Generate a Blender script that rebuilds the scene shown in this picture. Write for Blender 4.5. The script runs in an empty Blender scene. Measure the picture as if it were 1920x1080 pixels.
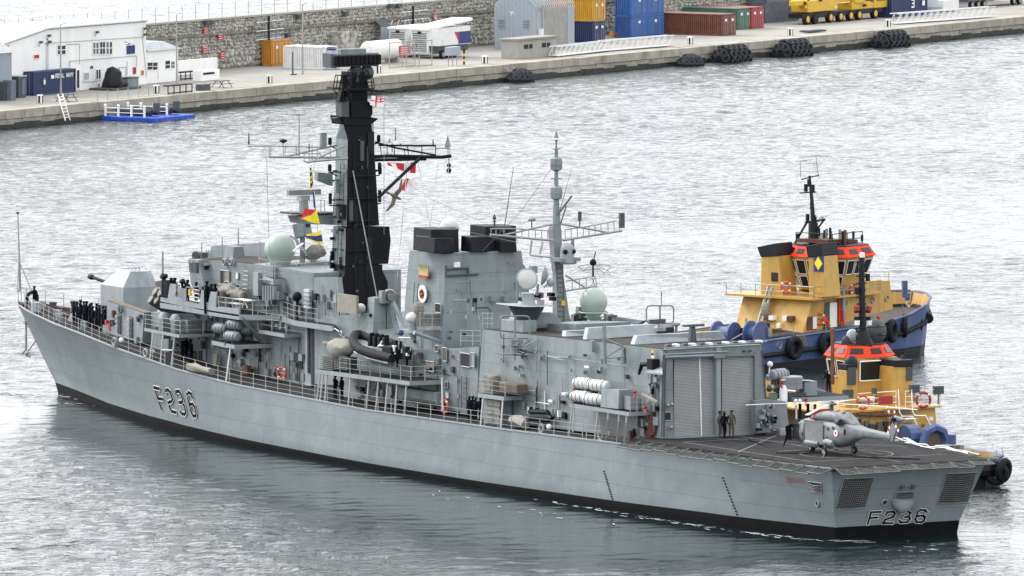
import bpy,math,random
from mathutils import Vector,Matrix,Quaternion
from math import radians as R,sin,cos,pi
random.seed(7)
SC = bpy.context.scene
COL = SC.collection
# ------------------------------------------------------------------ camera
FPX = 19475.0
CAM = Vector((-583.4,358.0,70.3)); PHI = R(29.34); PIT = R(4.507)
FW = Vector((cos(PHI)*cos(PIT),-sin(PHI)*cos(PIT),-sin(PIT)))
RT = Vector((-sin(PHI),-cos(PHI),0.0)); UP = RT.cross(FW)
cd = bpy.data.cameras.new('camera'); cam = bpy.data.objects.new('camera',cd); COL.objects.link(cam)
cd.sensor_width = 36.0; cd.lens = 36.0*FPX/1920.0; cd.clip_start = 5.0; cd.clip_end = 20000.0
cam.matrix_world = Matrix.Translation(CAM) @ Matrix((RT,UP,-FW)).transposed().to_4x4()
SC.camera = cam
# ------------------------------------------------------------------ world and sun (overcast, light from the upper left of the view)
SUN_ELEV = R(38); SUN_AZ = R(27)        # azimuth of the sun measured from +X towards +Y (ship frame)
w = bpy.data.worlds.new('World'); SC.world = w; w.use_nodes = True
nt = w.node_tree; nt.nodes.clear()
sky = nt.nodes.new('ShaderNodeTexSky'); sky.sky_type = 'NISHITA'; sky.sun_disc = False
sky.sun_elevation = SUN_ELEV; sky.sun_rotation = pi/2 - SUN_AZ
sky.air_density = 1.0; sky.dust_density = 5.0; sky.ozone_density = 1.0
hs = nt.nodes.new('ShaderNodeHueSaturation'); hs.inputs['Saturation'].default_value = 0.25
bg = nt.nodes.new('ShaderNodeBackground'); bg.inputs['Strength'].default_value = 0.15
wo = nt.nodes.new('ShaderNodeOutputWorld')
cl = nt.nodes.new('ShaderNodeMix'); cl.data_type = 'RGBA'; cl.inputs[0].default_value = .8      # a veil of thin cloud, brighter on the side where the sun stands behind it
SDIR = Vector((cos(SUN_ELEV)*cos(SUN_AZ),cos(SUN_ELEV)*sin(SUN_AZ),sin(SUN_ELEV)))
tcw = nt.nodes.new('ShaderNodeTexCoord'); dp = nt.nodes.new('ShaderNodeVectorMath'); dp.operation = 'DOT_PRODUCT'; dp.inputs[1].default_value = SDIR
nt.links.new(tcw.outputs['Generated'],dp.inputs[0])
mx0 = nt.nodes.new('ShaderNodeMath'); mx0.operation = 'MAXIMUM'; mx0.inputs[1].default_value = 0; nt.links.new(dp.outputs['Value'],mx0.inputs[0])
pw = nt.nodes.new('ShaderNodeMath'); pw.operation = 'POWER'; pw.inputs[1].default_value = 1.6; nt.links.new(mx0.outputs[0],pw.inputs[0])
ml = nt.nodes.new('ShaderNodeMath'); ml.operation = 'MULTIPLY_ADD'; ml.inputs[1].default_value = .55; ml.inputs[2].default_value = 1.15; nt.links.new(pw.outputs[0],ml.inputs[0])
sc_ = nt.nodes.new('ShaderNodeVectorMath'); sc_.operation = 'SCALE'; sc_.inputs[0].default_value = (7.6,7.75,8.0); nt.links.new(ml.outputs[0],sc_.inputs['Scale'])
nt.links.new(sc_.outputs[0],cl.inputs[7])
nt.links.new(sky.outputs[0],hs.inputs['Color']); nt.links.new(hs.outputs[0],cl.inputs[6]); nt.links.new(cl.outputs[2],bg.inputs['Color']); nt.links.new(bg.outputs[0],wo.inputs['Surface'])
sl = bpy.data.lights.new('sun','SUN'); sl.energy = 1.5; sl.angle = R(14); sl.color = (1.0,0.965,0.92)
sun = bpy.data.objects.new('sun',sl); COL.objects.link(sun)
sdir = Vector((cos(SUN_ELEV)*cos(SUN_AZ),cos(SUN_ELEV)*sin(SUN_AZ),sin(SUN_ELEV)))
sun.rotation_euler = sdir.to_track_quat('Z','Y').to_euler(); sun.location = sdir*500
SC.view_settings.view_transform = 'Standard'; SC.view_settings.look = 'None'; SC.view_settings.gamma = 1.0
SC.view_settings.use_curve_mapping = False; SC.view_settings.exposure = 0.66
SC.render.engine = 'CYCLES'

# ------------------------------------------------------------------ geometry from picture coordinates (real planes in the place)
def ray(px,py): return FW + RT*((px-960)/FPX) - UP*((py-540)/FPX)
def U(px,py,ax,v):
    d = ray(px,py); i = 'XYZ'.index(ax); return CAM + d*((v-CAM[i])/d[i])
def UN(px,py,p0,n):                                  # on the plane through p0 with normal n
    d = ray(px,py); n = Vector(n); return CAM + d*((Vector(p0)-CAM).dot(n)/d.dot(n))
def UD(px,py,p0): return UN(px,py,p0,(cos(PHI),-sin(PHI),0))   # on the upright plane through p0 facing the viewer
V = Vector
# ------------------------------------------------------------------ materials
MATS = {}
def mat(name,col,rough=0.6,metal=0.0,var=0.12,scale=1.5,bump=0.0,bscale=8.0,dirt=None,dirt_amt=0.3,dscale=0.6,spec=0.5,streak=False,seams=None):
    m = bpy.data.materials.new(name); m.use_nodes = True; n = m.node_tree; L = n.links
    b = n.nodes['Principled BSDF']; b.inputs['Roughness'].default_value = rough; b.inputs['Metallic'].default_value = metal
    b.inputs['Specular IOR Level'].default_value = spec
    tc = n.nodes.new('ShaderNodeTexCoord'); geo = n.nodes.new('ShaderNodeNewGeometry')
    nz = n.nodes.new('ShaderNodeTexNoise'); nz.inputs['Scale'].default_value = scale; nz.inputs['Detail'].default_value = 5.0
    L.new(geo.outputs['Position'],nz.inputs['Vector'])
    mr = n.nodes.new('ShaderNodeMapRange'); mr.inputs[1].default_value = .3; mr.inputs[2].default_value = .7
    mr.inputs[3].default_value = 1-var; mr.inputs[4].default_value = 1+var; L.new(nz.outputs['Fac'],mr.inputs[0])
    mx = n.nodes.new('ShaderNodeMix'); mx.data_type = 'RGBA'; mx.blend_type = 'MULTIPLY'; mx.inputs[0].default_value = 1
    mx.inputs[6].default_value = (*col,1); L.new(mr.outputs[0],mx.inputs[7]); out = mx.outputs[2]
    if dirt is not None:
        mp = n.nodes.new('ShaderNodeMapping'); mp.inputs['Scale'].default_value = (1,1,.12 if streak else 1)
        L.new(geo.outputs['Position'],mp.inputs['Vector'])
        dn = n.nodes.new('ShaderNodeTexNoise'); dn.inputs['Scale'].default_value = dscale; dn.inputs['Detail'].default_value = 8
        dn.inputs['Roughness'].default_value = .65
        L.new(mp.outputs[0],dn.inputs['Vector'])
        dr = n.nodes.new('ShaderNodeMapRange'); dr.inputs[1].default_value = .5; dr.inputs[2].default_value = .72
        dr.inputs[3].default_value = 0; dr.inputs[4].default_value = dirt_amt; L.new(dn.outputs['Fac'],dr.inputs[0])
        m2 = n.nodes.new('ShaderNodeMix'); m2.data_type = 'RGBA'; L.new(dr.outputs[0],m2.inputs[0]); L.new(out,m2.inputs[6])
        m2.inputs[7].default_value = (*dirt,1); out = m2.outputs[2]
    if seams:                                          # plate joints: faint darker lines and a slight step in tone from plate to plate
        sx = n.nodes.new('ShaderNodeSeparateXYZ'); L.new(geo.outputs['Position'],sx.inputs[0])
        ad = n.nodes.new('ShaderNodeMath'); ad.operation = 'ADD'; L.new(sx.outputs[0],ad.inputs[0]); L.new(sx.outputs[1],ad.inputs[1])
        cv = n.nodes.new('ShaderNodeCombineXYZ'); L.new(ad.outputs[0],cv.inputs[0]); L.new(sx.outputs[2],cv.inputs[1])
        bk_ = n.nodes.new('ShaderNodeTexBrick'); L.new(cv.outputs[0],bk_.inputs['Vector']); bk_.inputs['Scale'].default_value = 1
        bk_.inputs['Brick Width'].default_value = seams[0]; bk_.inputs['Row Height'].default_value = seams[1]; bk_.inputs['Mortar Size'].default_value = .03; bk_.inputs['Mortar Smooth'].default_value = .6
        bk_.inputs['Color1'].default_value = (1,1,1,1); bk_.inputs['Color2'].default_value = (.90,.905,.915,1); bk_.inputs['Mortar'].default_value = (.66,.66,.65,1)
        m3 = n.nodes.new('ShaderNodeMix'); m3.data_type = 'RGBA'; m3.blend_type = 'MULTIPLY'; m3.inputs[0].default_value = 1; L.new(out,m3.inputs[6]); L.new(bk_.outputs['Color'],m3.inputs[7]); out = m3.outputs[2]
    L.new(out,b.inputs['Base Color'])
    if bump:
        bn = n.nodes.new('ShaderNodeTexNoise'); bn.inputs['Scale'].default_value = bscale; bn.inputs['Detail'].default_value = 4
        L.new(geo.outputs['Position'],bn.inputs['Vector'])
        bp = n.nodes.new('ShaderNodeBump'); bp.inputs['Distance'].default_value = bump; L.new(bn.outputs['Fac'],bp.inputs['Height'])
        L.new(bp.outputs[0],b.inputs['Normal'])
    MATS[name] = m; return m
def G(name): return MATS[name]
mat('ship_grey',(.19,.224,.232),.55,seams=(3.1,1.35),var=.12,scale=.9,dirt=(.10,.108,.105),dirt_amt=.75,dscale=.8,streak=True)
mat('hull_grey',(.198,.233,.242),.5,seams=(7.3,1.55),var=.10,scale=.5,dirt=(.185,.212,.23),dirt_amt=.85,dscale=.6,bump=.05,bscale=.8,streak=True)
mat('ship_pale',(.235,.268,.285),.5,dirt=(.13,.13,.115),dirt_amt=.5,dscale=1.1,streak=True,var=.1)
mat('rail_white',(.36,.365,.355),.5,var=.05)
mat('ship_dark',(.052,.062,.07),.6,var=.12)
mat('deck_grey',(.030,.0295,.031),.95,spec=.08,var=.35,scale=1.2,dirt=(.045,.045,.045),dirt_amt=.5,dscale=.8)
mat('deck_brown',(.055,.05,.046),.95,spec=.1,var=.2)
mat('black_paint',(.0045,.0055,.008),.65,var=.3,scale=2.5,spec=.2)
mat('funnel_black',(.008,.0095,.014),.6,spec=.25,var=.3,scale=1.2,dirt=(.028,.03,.038),dirt_amt=.5)
mat('black_boot',(.004,.0045,.005),.7,spec=.15,var=.3)
mat('rubber',(.008,.0085,.010),.75,var=.3,scale=4,dirt=(.03,.032,.035),dirt_amt=.5,dscale=3,spec=.25)
mat('rope',(.125,.13,.118),.9)
mat('canvas',(.19,.185,.165),.9,var=.2,scale=3,bump=.05,bscale=5)
mat('canvas_beige',(.235,.222,.19),.9,var=.12,scale=3)
mat('radome_green',(.32,.385,.345),.45,var=.04)
mat('radome_white',(.5,.51,.5),.4,var=.04)
mat('white',(.78,.78,.76),.5,var=.04)
mat('navy_cloth',(.005,.006,.012),.95,spec=.1,var=.3,scale=8)
mat('camo',(.075,.065,.04),.9,var=.5,scale=6)
mat('skin',(.42,.25,.18),.6,var=.1)
mat('hair',(.02,.015,.012),.8)
mat('red',(.35,.025,.02),.5); mat('orange_red',(.62,.07,.02),.55); mat('yellow',(.6,.38,.03),.6)
mat('flag_blue',(.03,.04,.16),.8); mat('flag_red',(.62,.03,.04),.8); mat('flag_yellow',(.80,.66,.03),.8); mat('flag_white',(.8,.8,.8),.8); mat('flag_black',(.02,.02,.02),.8)
mat('steel',(.28,.29,.29),.45,.6,var=.1)
mat('alu',(.60,.61,.61),.5,.3,var=.1)
mat('dark_hole',(.012,.013,.015),.8)
mat('rust',(.11,.045,.028),.9,var=.3)
mat('timber',(.115,.092,.068),.85,var=.2)
mat('glass_dark',(.012,.016,.018),.12,spec=.35)

# ------------------------------------------------------------------ mesh builder
class MB:
    def __init__(s): s.v = []; s.f = []; s.m = []; s.cur = 0; s.T = None
    def add(s,vs,fs):
        k = len(s.v)
        if s.T is not None: vs = [s.T @ V(p) for p in vs]
        s.v += [tuple(p) for p in vs]; s.f += [tuple(i+k for i in f) for f in fs]; s.m += [s.cur]*len(fs); return s
    def quad(s,a,b,c,d): return s.add([a,b,c,d],[(0,1,2,3)])
    def poly(s,pts): return s.add(pts,[tuple(range(len(pts)))])
    def box(s,c,d,rz=0.0,M=None):
        x,y,z = d[0]/2,d[1]/2,d[2]/2
        vs = [V((i*x,j*y,k*z)) for k in (-1,1) for j in (-1,1) for i in (-1,1)]
        if M is None: M = Matrix.Rotation(rz,3,'Z')
        c = V(c); vs = [M @ p + c for p in vs]
        return s.add(vs,[(0,2,3,1),(4,5,7,6),(0,1,5,4),(2,6,7,3),(0,4,6,2),(1,3,7,5)])
    def box2(s,a,b):
        return s.box([(a[i]+b[i])/2 for i in range(3)],[abs(b[i]-a[i]) for i in range(3)])
    def loft(s,rings,cap=True,closed=True):
        n = len(rings[0]); vs = [p for r in rings for p in r]; fs = []
        for k in range(len(rings)-1):
            for i in range(n if closed else n-1):
                j = (i+1) % n; fs.append((k*n+i,k*n+j,(k+1)*n+j,(k+1)*n+i))
        if cap: fs.append(tuple(range(n-1,-1,-1))); fs.append(tuple((len(rings)-1)*n+i for i in range(n)))
        return s.add(vs,fs)
    def prism(s,xy,z0,z1,top=None):
        return s.loft([[V((x,y,z0)) for x,y in xy],[V((x,y,z1)) for x,y in (top or xy)]])
    def slab(s,pts,d):                                  # a polygon given thickness along vector d
        d = V(d); return s.loft([[V(p) for p in pts],[V(p)+d for p in pts]])
    def tube(s,pts,r,n=6,cap=True):
        pts = [V(p) for p in pts]; rings = []
        rs = r if isinstance(r,(list,tuple)) else [r]*len(pts)
        for i,p in enumerate(pts):
            t = (pts[min(i+1,len(pts)-1)]-pts[max(i-1,0)])
            if t.length < 1e-9: t = V((0,0,1))
            t.normalize(); a = t.cross(V((0,0,1)) if abs(t.z) < .9 else V((1,0,0))).normalized(); b = t.cross(a)
            rings.append([p + (a*cos(2*pi*k/n)+b*sin(2*pi*k/n))*rs[i] for k in range(n)])
        return s.loft(rings,cap)
    def rod(s,a,b,r,n=5): return s.tube([a,b],r,n)
    def lathe(s,prof,c=(0,0,0),n=20,M=None):
        c = V(c); rings = []
        for r,z in prof:
            ring = [V((r*cos(2*pi*k/n),r*sin(2*pi*k/n),z)) for k in range(n)]
            rings.append([(M @ p if M else p)+c for p in ring])
        return s.loft(rings)
    def sphere(s,c,r,n=16,m=10,sc=(1,1,1),z0=-1.0,z1=1.0):
        a0 = math.asin(z0); a1 = math.asin(z1)
        c = V(c); rings = []
        for i in range(m+1):
            a = a0+(a1-a0)*i/m; rr = max(cos(a),.001)
            rings.append([c+V((r*rr*cos(2*pi*k/n)*sc[0],r*rr*sin(2*pi*k/n)*sc[1],r*sin(a)*sc[2])) for k in range(n)])
        return s.loft(rings)
    def torus(s,c,R0,r,ax='Y',n=20,m=8,M=None,a0=0,a1=2*pi):
        c = V(c); vs = []; fs = []; full = abs(a1-a0-2*pi) < 1e-6; N = n if full else n+1
        for i in range(N):
            a = a0+(a1-a0)*i/n
            for j in range(m):
                b = 2*pi*j/m; q = (R0+r*cos(b)); p = V((q*cos(a),q*sin(a),r*sin(b)))
                if M is not None: p = M @ p
                elif ax == 'Y': p = V((p.x,p.z,p.y))
                elif ax == 'X': p = V((p.z,p.x,p.y))
                vs.append(c+p)
        for i in range(n):
            for j in range(m):
                i2 = (i+1) % N; j2 = (j+1) % m; fs.append((i*m+j,i2*m+j,i2*m+j2,i*m+j2))
        return s.add(vs,fs)
    def lump(s,amt=.1,sc=1.6):                          # folds and sags for covers and rolls
        from mathutils import noise
        s.v = [tuple(V(p)+V(noise.noise_vector(V(p)*sc))*amt+V(noise.noise_vector(V(p)*sc*2.7))*amt*.4) for p in s.v]; return s
    def ladder(s,a,b,wdir,w=.4,step=.3,r=.025):
        a,b,wd = V(a),V(b),V(wdir).normalized()*w/2; s.rod(a-wd,b-wd,r,4); s.rod(a+wd,b+wd,r,4)
        n = max(2,int((b-a).length/step))
        for i in range(1,n): p = a+(b-a)*i/n; s.rod(p-wd,p+wd,r*.8,4)
        return s
    def build(s,name,mats,parent=None,smooth=False,bevel=0,loc=None,rz=None,**props):
        me = bpy.data.meshes.new(name); me.from_pydata(s.v,[],s.f)
        if not isinstance(mats,(list,tuple)): mats = [mats]
        for m in mats: me.materials.append(G(m) if isinstance(m,str) else m)
        if len(mats) > 1: me.polygons.foreach_set('material_index',s.m)
        if smooth: me.polygons.foreach_set('use_smooth',[True]*len(me.polygons))
        me.update()
        import bmesh
        bm = bmesh.new(); bm.from_mesh(me); bmesh.ops.recalc_face_normals(bm,faces=bm.faces); bm.to_mesh(me); bm.free()
        if smooth: me.set_sharp_from_angle(angle=R(40))
        o = bpy.data.objects.new(name,me); COL.objects.link(o)
        if parent: o.parent = parent
        if loc is not None: o.location = loc
        if rz is not None: o.rotation_euler[2] = rz
        if bevel:
            bv = o.modifiers.new('bevel','BEVEL'); bv.width = bevel; bv.segments = 2; bv.limit_method = 'ANGLE'
        for k,v in props.items(): o[k] = v
        return o
def tag(o,label=None,category=None,group=None,kind=None):
    for k,v in (('label',label),('category',category),('group',group),('kind',kind)):
        if v: o[k] = v
    return o
def thing(name,loc,label,category,group=None,rz=0.0):
    o = bpy.data.objects.new(name,None); COL.objects.link(o); o.location = loc; o.rotation_euler[2] = rz
    return tag(o,label,category,group)
def kids(o): return [c for c in KID.get(o.name,[])]
def copy_tree(o,children,parent=None):
    c = o.copy(); COL.objects.link(c)
    if parent is not None: c.parent = parent
    for ch in children.get(o,[]): copy_tree(ch,children,c)
    return c
def child_map():
    d = {}
    for o in bpy.data.objects:
        if o.parent: d.setdefault(o.parent,[]).append(o)
    return d
def dup(o,loc=None,rz=None,**props):
    d = {}
    def rec(x):
        d[x] = list(x.children)
        for y in x.children: rec(y)
    rec(o); c = copy_tree(o,d)
    if loc is not None: c.location = loc
    if rz is not None: c.rotation_euler[2] = rz
    for k,v in props.items(): c[k] = v
    return c
# ------------------------------------------------------------------ the sea
def water_material():
    m = bpy.data.materials.new('sea_water'); m.use_nodes = True; n = m.node_tree; L = n.links
    b = n.nodes['Principled BSDF']; b.inputs['Base Color'].default_value = (.007,.015,.018,1)
    b.inputs['Roughness'].default_value = .05; b.inputs['IOR'].default_value = 1.33
    geo = n.nodes.new('ShaderNodeNewGeometry')
    def mth(op,x,y=None):
        q = n.nodes.new('ShaderNodeMath'); q.operation = op
        for i,v in enumerate((x,y)):
            if v is None: continue
            if isinstance(v,(int,float)): q.inputs[i].default_value = v
            else: L.new(v,q.inputs[i])
        return q.outputs[0]
    def noise(sx,sy,rot,scale,detail,rough=.55,dist=0.0):
        mp = n.nodes.new('ShaderNodeMapping'); mp.inputs['Rotation'].default_value = (0,0,rot); mp.inputs['Scale'].default_value = (sx,sy,1)
        L.new(geo.outputs['Position'],mp.inputs['Vector'])
        t = n.nodes.new('ShaderNodeTexNoise'); t.inputs['Scale'].default_value = scale; t.inputs['Detail'].default_value = detail
        t.inputs['Roughness'].default_value = rough; t.inputs['Distortion'].default_value = dist
        L.new(mp.outputs[0],t.inputs['Vector']); return t.outputs['Fac']
    c = noise(.9,.6,PHI+.3,.9,3,.55,.4)              # wind waves
    c2 = noise(1,.6,PHI-.5,2.2,3,.55,.3)
    d = noise(1,.8,PHI,6,2,.5)                        # ripples
    pt = noise(1,1,0,.018,3,.5)                       # gusts and slicks
    gu = n.nodes.new('ShaderNodeMapRange'); gu.inputs[1].default_value = .35; gu.inputs[2].default_value = .65; gu.inputs[3].default_value = .5; gu.inputs[4].default_value = 1.15
    L.new(pt,gu.inputs[0])
    h = mth('ADD',mth('ADD',mth('MULTIPLY',mth('POWER',c,1.6),.21),mth('MULTIPLY',c2,.20)),mth('MULTIPLY',d,.06))
    sx = n.nodes.new('ShaderNodeSeparateXYZ'); L.new(geo.outputs['Position'],sx.inputs[0])
    def ramp(x,a,b_,lo,hi):
        r_ = n.nodes.new('ShaderNodeMapRange'); r_.interpolation_type = 'SMOOTHSTEP'
        for i,v in enumerate((a,b_,lo,hi)): r_.inputs[i+1].default_value = v
        L.new(x,r_.inputs[0]); return r_.outputs[0]
    reach = mth('SUBTRACT',sx.outputs[1],mth('MULTIPLY',mth('SUBTRACT',125,sx.outputs[0]),.16))      # the calm water under the ship's side widens aft
    lee = mth('MULTIPLY',mth('MULTIPLY',ramp(reach,6,24,1,0),ramp(sx.outputs[1],-14,-6,0,1)),mth('MULTIPLY',ramp(sx.outputs[0],-18,0,.25,1),ramp(sx.outputs[0],112,128,1,0)))
    calm = mth('SUBTRACT',1,mth('MULTIPLY',lee,.88))
    h = mth('MULTIPLY',mth('MULTIPLY',h,gu.outputs[0]),calm)
    bp = n.nodes.new('ShaderNodeBump'); bp.inputs['Strength'].default_value = 1; bp.inputs['Distance'].default_value = 1.0
    L.new(h,bp.inputs['Height']); L.new(bp.outputs[0],b.inputs['Normal'])
    MATS['sea_water'] = m; return m
water_material()
import numpy as np
def wave_height(X,Y,lmin=.95,lmax=4.5,n=120,rms=.105,seed=3):
    r_ = np.random.RandomState(seed); h = np.zeros_like(X)
    lam = np.exp(r_.uniform(math.log(lmin),math.log(lmax),n)); ang = -PHI+.25+r_.normal(0,.62,n); ph = r_.uniform(0,2*pi,n)
    sl = np.ones(n)*(lam**-.12); sl *= rms/np.sqrt((sl**2).sum()/2)
    for i in range(n):
        k = 2*pi/lam[i]; h += sl[i]/k*np.sin(k*(X*cos(ang[i])+Y*sin(ang[i]))+ph[i])
    return h
def lee_mask(X,Y): return np.clip(1-(Y-.16*(125-X)-5)/18,0,1)*np.clip((Y+14)/8,0,1)*np.clip((X+14)/16,0,1)*np.clip((128-X)/16,0,1)
def sea_patch():
    # a patch of real waves over the harbour, laid out in rows across the line of sight
    H_ = CAM.z+.25; rows = np.arange(560,1420,.42); nc = 330
    u = np.linspace(-1,1,nc)
    d0,r0_ = np.array([cos(PHI),-sin(PHI)]),np.array([-sin(PHI),-cos(PHI)])
    D,S = np.meshgrid(rows,u,indexing='ij'); S = S*(D*1.45*960/FPX+8)
    X = CAM.x+d0[0]*D+r0_[0]*S; Y = CAM.y+d0[1]*D+r0_[1]*S
    g_ = .85+.5*np.sin(X*.021+1.3*np.sin(Y*.013))*np.sin(Y*.027+.9*np.sin(X*.017))
    edge = np.clip(np.minimum(np.minimum(D-560,1420-D)/15,(1-np.abs(S/(D*1.45*960/FPX+8)))*12),0,1)
    lee = lee_mask(X,Y)          # calmer water under the frigate's side
    g_ = g_*(1-.8*lee)
    Z = (wave_height(X,Y)*g_)*edge+.02-(1-edge)*.12
    nr = len(rows); co = np.stack([X,Y,Z-.27],-1).reshape(-1,3).astype(np.float32)
    me = bpy.data.meshes.new('water'); me.vertices.add(nr*nc); me.vertices.foreach_set('co',co.ravel())
    i,j = np.meshgrid(np.arange(nr-1),np.arange(nc-1),indexing='ij'); a = (i*nc+j).ravel(); f = np.stack([a,a+1,a+nc+1,a+nc],-1).astype(np.int32)
    nf = len(f); me.loops.add(nf*4); me.loops.foreach_set('vertex_index',f.ravel()); me.polygons.add(nf); me.polygons.foreach_set('loop_start',np.arange(0,nf*4,4,dtype=np.int32)); me.polygons.foreach_set('loop_total',np.full(nf,4,dtype=np.int32))
    me.polygons.foreach_set('use_smooth',np.ones(nf,dtype=bool)); me.update(calc_edges=True); me.materials.append(G('sea_water'))
    if me.polygons[0].normal.z < 0: me.flip_normals()
    o = bpy.data.objects.new('water',me); COL.objects.link(o); return tag(o,kind='structure')
sea_patch()
o = MB().box((1500,-800,-6.35),(12000,12000,12)).build('open_sea','sea_water'); tag(o,kind='structure')
def sea_z(x,y):
    X,Y = np.array([x]),np.array([y]); g_ = .85+.5*np.sin(X*.021+1.3*np.sin(Y*.013))*np.sin(Y*.027+.9*np.sin(X*.017))
    return float((wave_height(X,Y)*g_*(1-.8*lee_mask(X,Y)))[0])-.25
mat('sea_foam',(.5,.52,.52),.8,spec=.2)
def foam(spots,seed):
    """broken water: small ragged patches lying on the waves; each spot is x, y, length, width, how many flecks"""
    r_ = random.Random(seed); g = MB()
    for x,y,L_,Wd,n,an in spots:
        for i in range(n):
            u_,v_ = r_.gauss(0,.35),r_.gauss(0,.35); cx = x+L_*u_*cos(an)-Wd*v_*sin(an); cy = y+L_*u_*sin(an)+Wd*v_*cos(an); z = sea_z(cx,cy)+.05
            a0 = an+r_.uniform(-.4,.4); l_ = r_.uniform(.1,.55); w_ = l_*r_.uniform(.08,.22); m_ = 7
            g.poly([V((cx+(l_*cos(2*pi*k/m_)*cos(a0)-w_*sin(2*pi*k/m_)*sin(a0))*r_.uniform(.6,1.2),cy+(l_*cos(2*pi*k/m_)*sin(a0)+w_*sin(2*pi*k/m_)*cos(a0))*r_.uniform(.6,1.2),z)) for k in range(m_)])
    return g.build('foam','sea_foam',None,kind='stuff')
foam([(123,2.2,7,2,120,.4),(127,4,9,3,80,.5),(119,5,9,1.5,60,.35),(27,8.6,10,.5,30,.03),(16,8.2,10,.5,40,.08),(6,7.0,6,.7,45,.25),(0,4.6,3,1.5,16,1.2),(30,13,24,2,16,0),(-6,2,8,6,14,.3)],5)
# ------------------------------------------------------------------ the frigate: hull, decks, lettering (ship frame: X forward, Y port, Z up)
SHIP = thing('frigate',(0,0,0),'long pale grey warship with pennant number F236 on its bow, lying across the harbour','warship')
def F(px,py,y=0.0): return U(px,py,'Y',y)
def FX(px,py,x): return U(px,py,'X',x)
def FZ(px,py,z): return U(px,py,'Z',z)
def lerp(xs,ys,x):
    if x <= xs[0]: return ys[0]
    for i in range(1,len(xs)):
        if x <= xs[i]:
            t = (x-xs[i-1])/(xs[i]-xs[i-1]); return ys[i-1]+(ys[i]-ys[i-1])*t
    return ys[-1]
HXD = [-.3,10,24,40,60,80,90,96,101.5,108.5,112,116,121,125,128.6,130.5,131.5]
HYD = [6.0,7.0,7.7,8.05,8.15,8.0,7.7,7.26,6.78,5.81,5.17,4.44,3.23,2.24,1.17,.5,.03]
HZD = [4.66,4.55,4.38,4.1,3.9,4.13,4.5,4.87,5.18,5.58,5.7,5.81,5.95,6.05,6.2,6.25,6.28]
def yd(x): return lerp(HXD,HYD,x)
def zd(x): return lerp(HXD,HZD,x)
HYB = ([0,2,12,24,40,65,80,90,97,103,109,115,120,124.9],[4.55,4.95,6.7,7.6,8.0,8.15,7.8,7.0,6.0,4.75,3.4,2.05,.95,.02])
def yb(x): return lerp(HYB[0],HYB[1],x)
BT = []                                               # boot topping height along the ship, read off its line
for q in [(204,756),(308,786.5),(500,832),(700,870),(887.5,900.6),(1060,925.6),(1149,938.5),(1320,960.3),(1437,975),(1558,988)]:
    y = 6.0
    for i in range(60):
        g = F(q[0],q[1],y); y = .6*y+.4*yb(g.x)
    BT.append((g.x,g.z))
BT.sort(); BT = [(-5,BT[0][1])]+BT+[(124.9,.55)]
def zb(x): return lerp([a for a,b in BT],[b for a,b in BT],x)
def stem_x(z): return lerp([-3,0,.55,6.28],[122.5,124.4,124.9,131.5],z)
def tran_x(z): return 1.55-(z+.0)*.36                  # raked transom
def section(x,port=1):
    """ring of hull points at station x, keel to deck edge"""
    pts = []
    xd_,xb_ = x,x
    return pts
NS = 64
def hull_pts(side):
    rows = []
    for k in range(NS+1):
        t = k/NS; t = t**.85 if False else t
        row = []
        for lv in range(9):
            # level: 0 keel side .. 2 waterline/boot .. 8 deck edge
            if lv <= 2:
                x0,x1 = tran_x(0),stem_x(.2 if lv == 2 else (-1 if lv == 1 else -2.5))
                x = x0+(x1-x0)*t; zz = [-3.0,-.6,zb(x)][lv]
                if lv == 2:
                    x1 = 124.9; x0 = tran_x(zb(0)); x = x0+(x1-x0)*t; zz = zb(x); yy = yb(x)
                else: yy = yb(min(x+(0 if lv else 3),124.9))*([.72,.965][lv])
            else:
                u = (lv-2)/6.0
                zB = .7; xdk = tran_x(4.6)+(131.5-tran_x(4.6))*t; xbk = tran_x(zb(0))+(124.9-tran_x(zb(0)))*t
                x = xbk+(xdk-xbk)*u
                zz = zb(xbk)+(zd(xdk)-zb(xbk))*u
                f = u if xdk < 70 else u+(u*u-u)*min(1,(xdk-70)/35)*.75
                yy = yb(xbk)+(yd(xdk)-yb(xbk))*f
            row.append(V((x,side*yy,zz)))
        rows.append(row)
    return rows
HP = hull_pts(1)
mb = MB()
for side in (1,-1):
    rows = hull_pts(side)
    for k in range(NS):
        for lv in range(8):
            mb.cur = 1 if lv < 2 else 0
            mb.quad(rows[k][lv],rows[k+1][lv],rows[k+1][lv+1],rows[k][lv+1])
a = hull_pts(1)[0]; b = hull_pts(-1)[0]
for lv in range(8):
    mb.cur = 1 if lv < 2 else 0
    mb.quad(a[lv],a[lv+1],b[lv+1],b[lv])
hull = mb.build('hull',['hull_grey','black_boot'],SHIP)
import bmesh
bm = bmesh.new(); bm.from_mesh(hull.data); bmesh.ops.remove_doubles(bm,verts=bm.verts,dist=.004); bmesh.ops.recalc_face_normals(bm,faces=bm.faces)
for f in bm.faces: f.smooth = True
bm.to_mesh(hull.data); bm.free(); hull.data.set_sharp_from_angle(angle=R(32))
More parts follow.
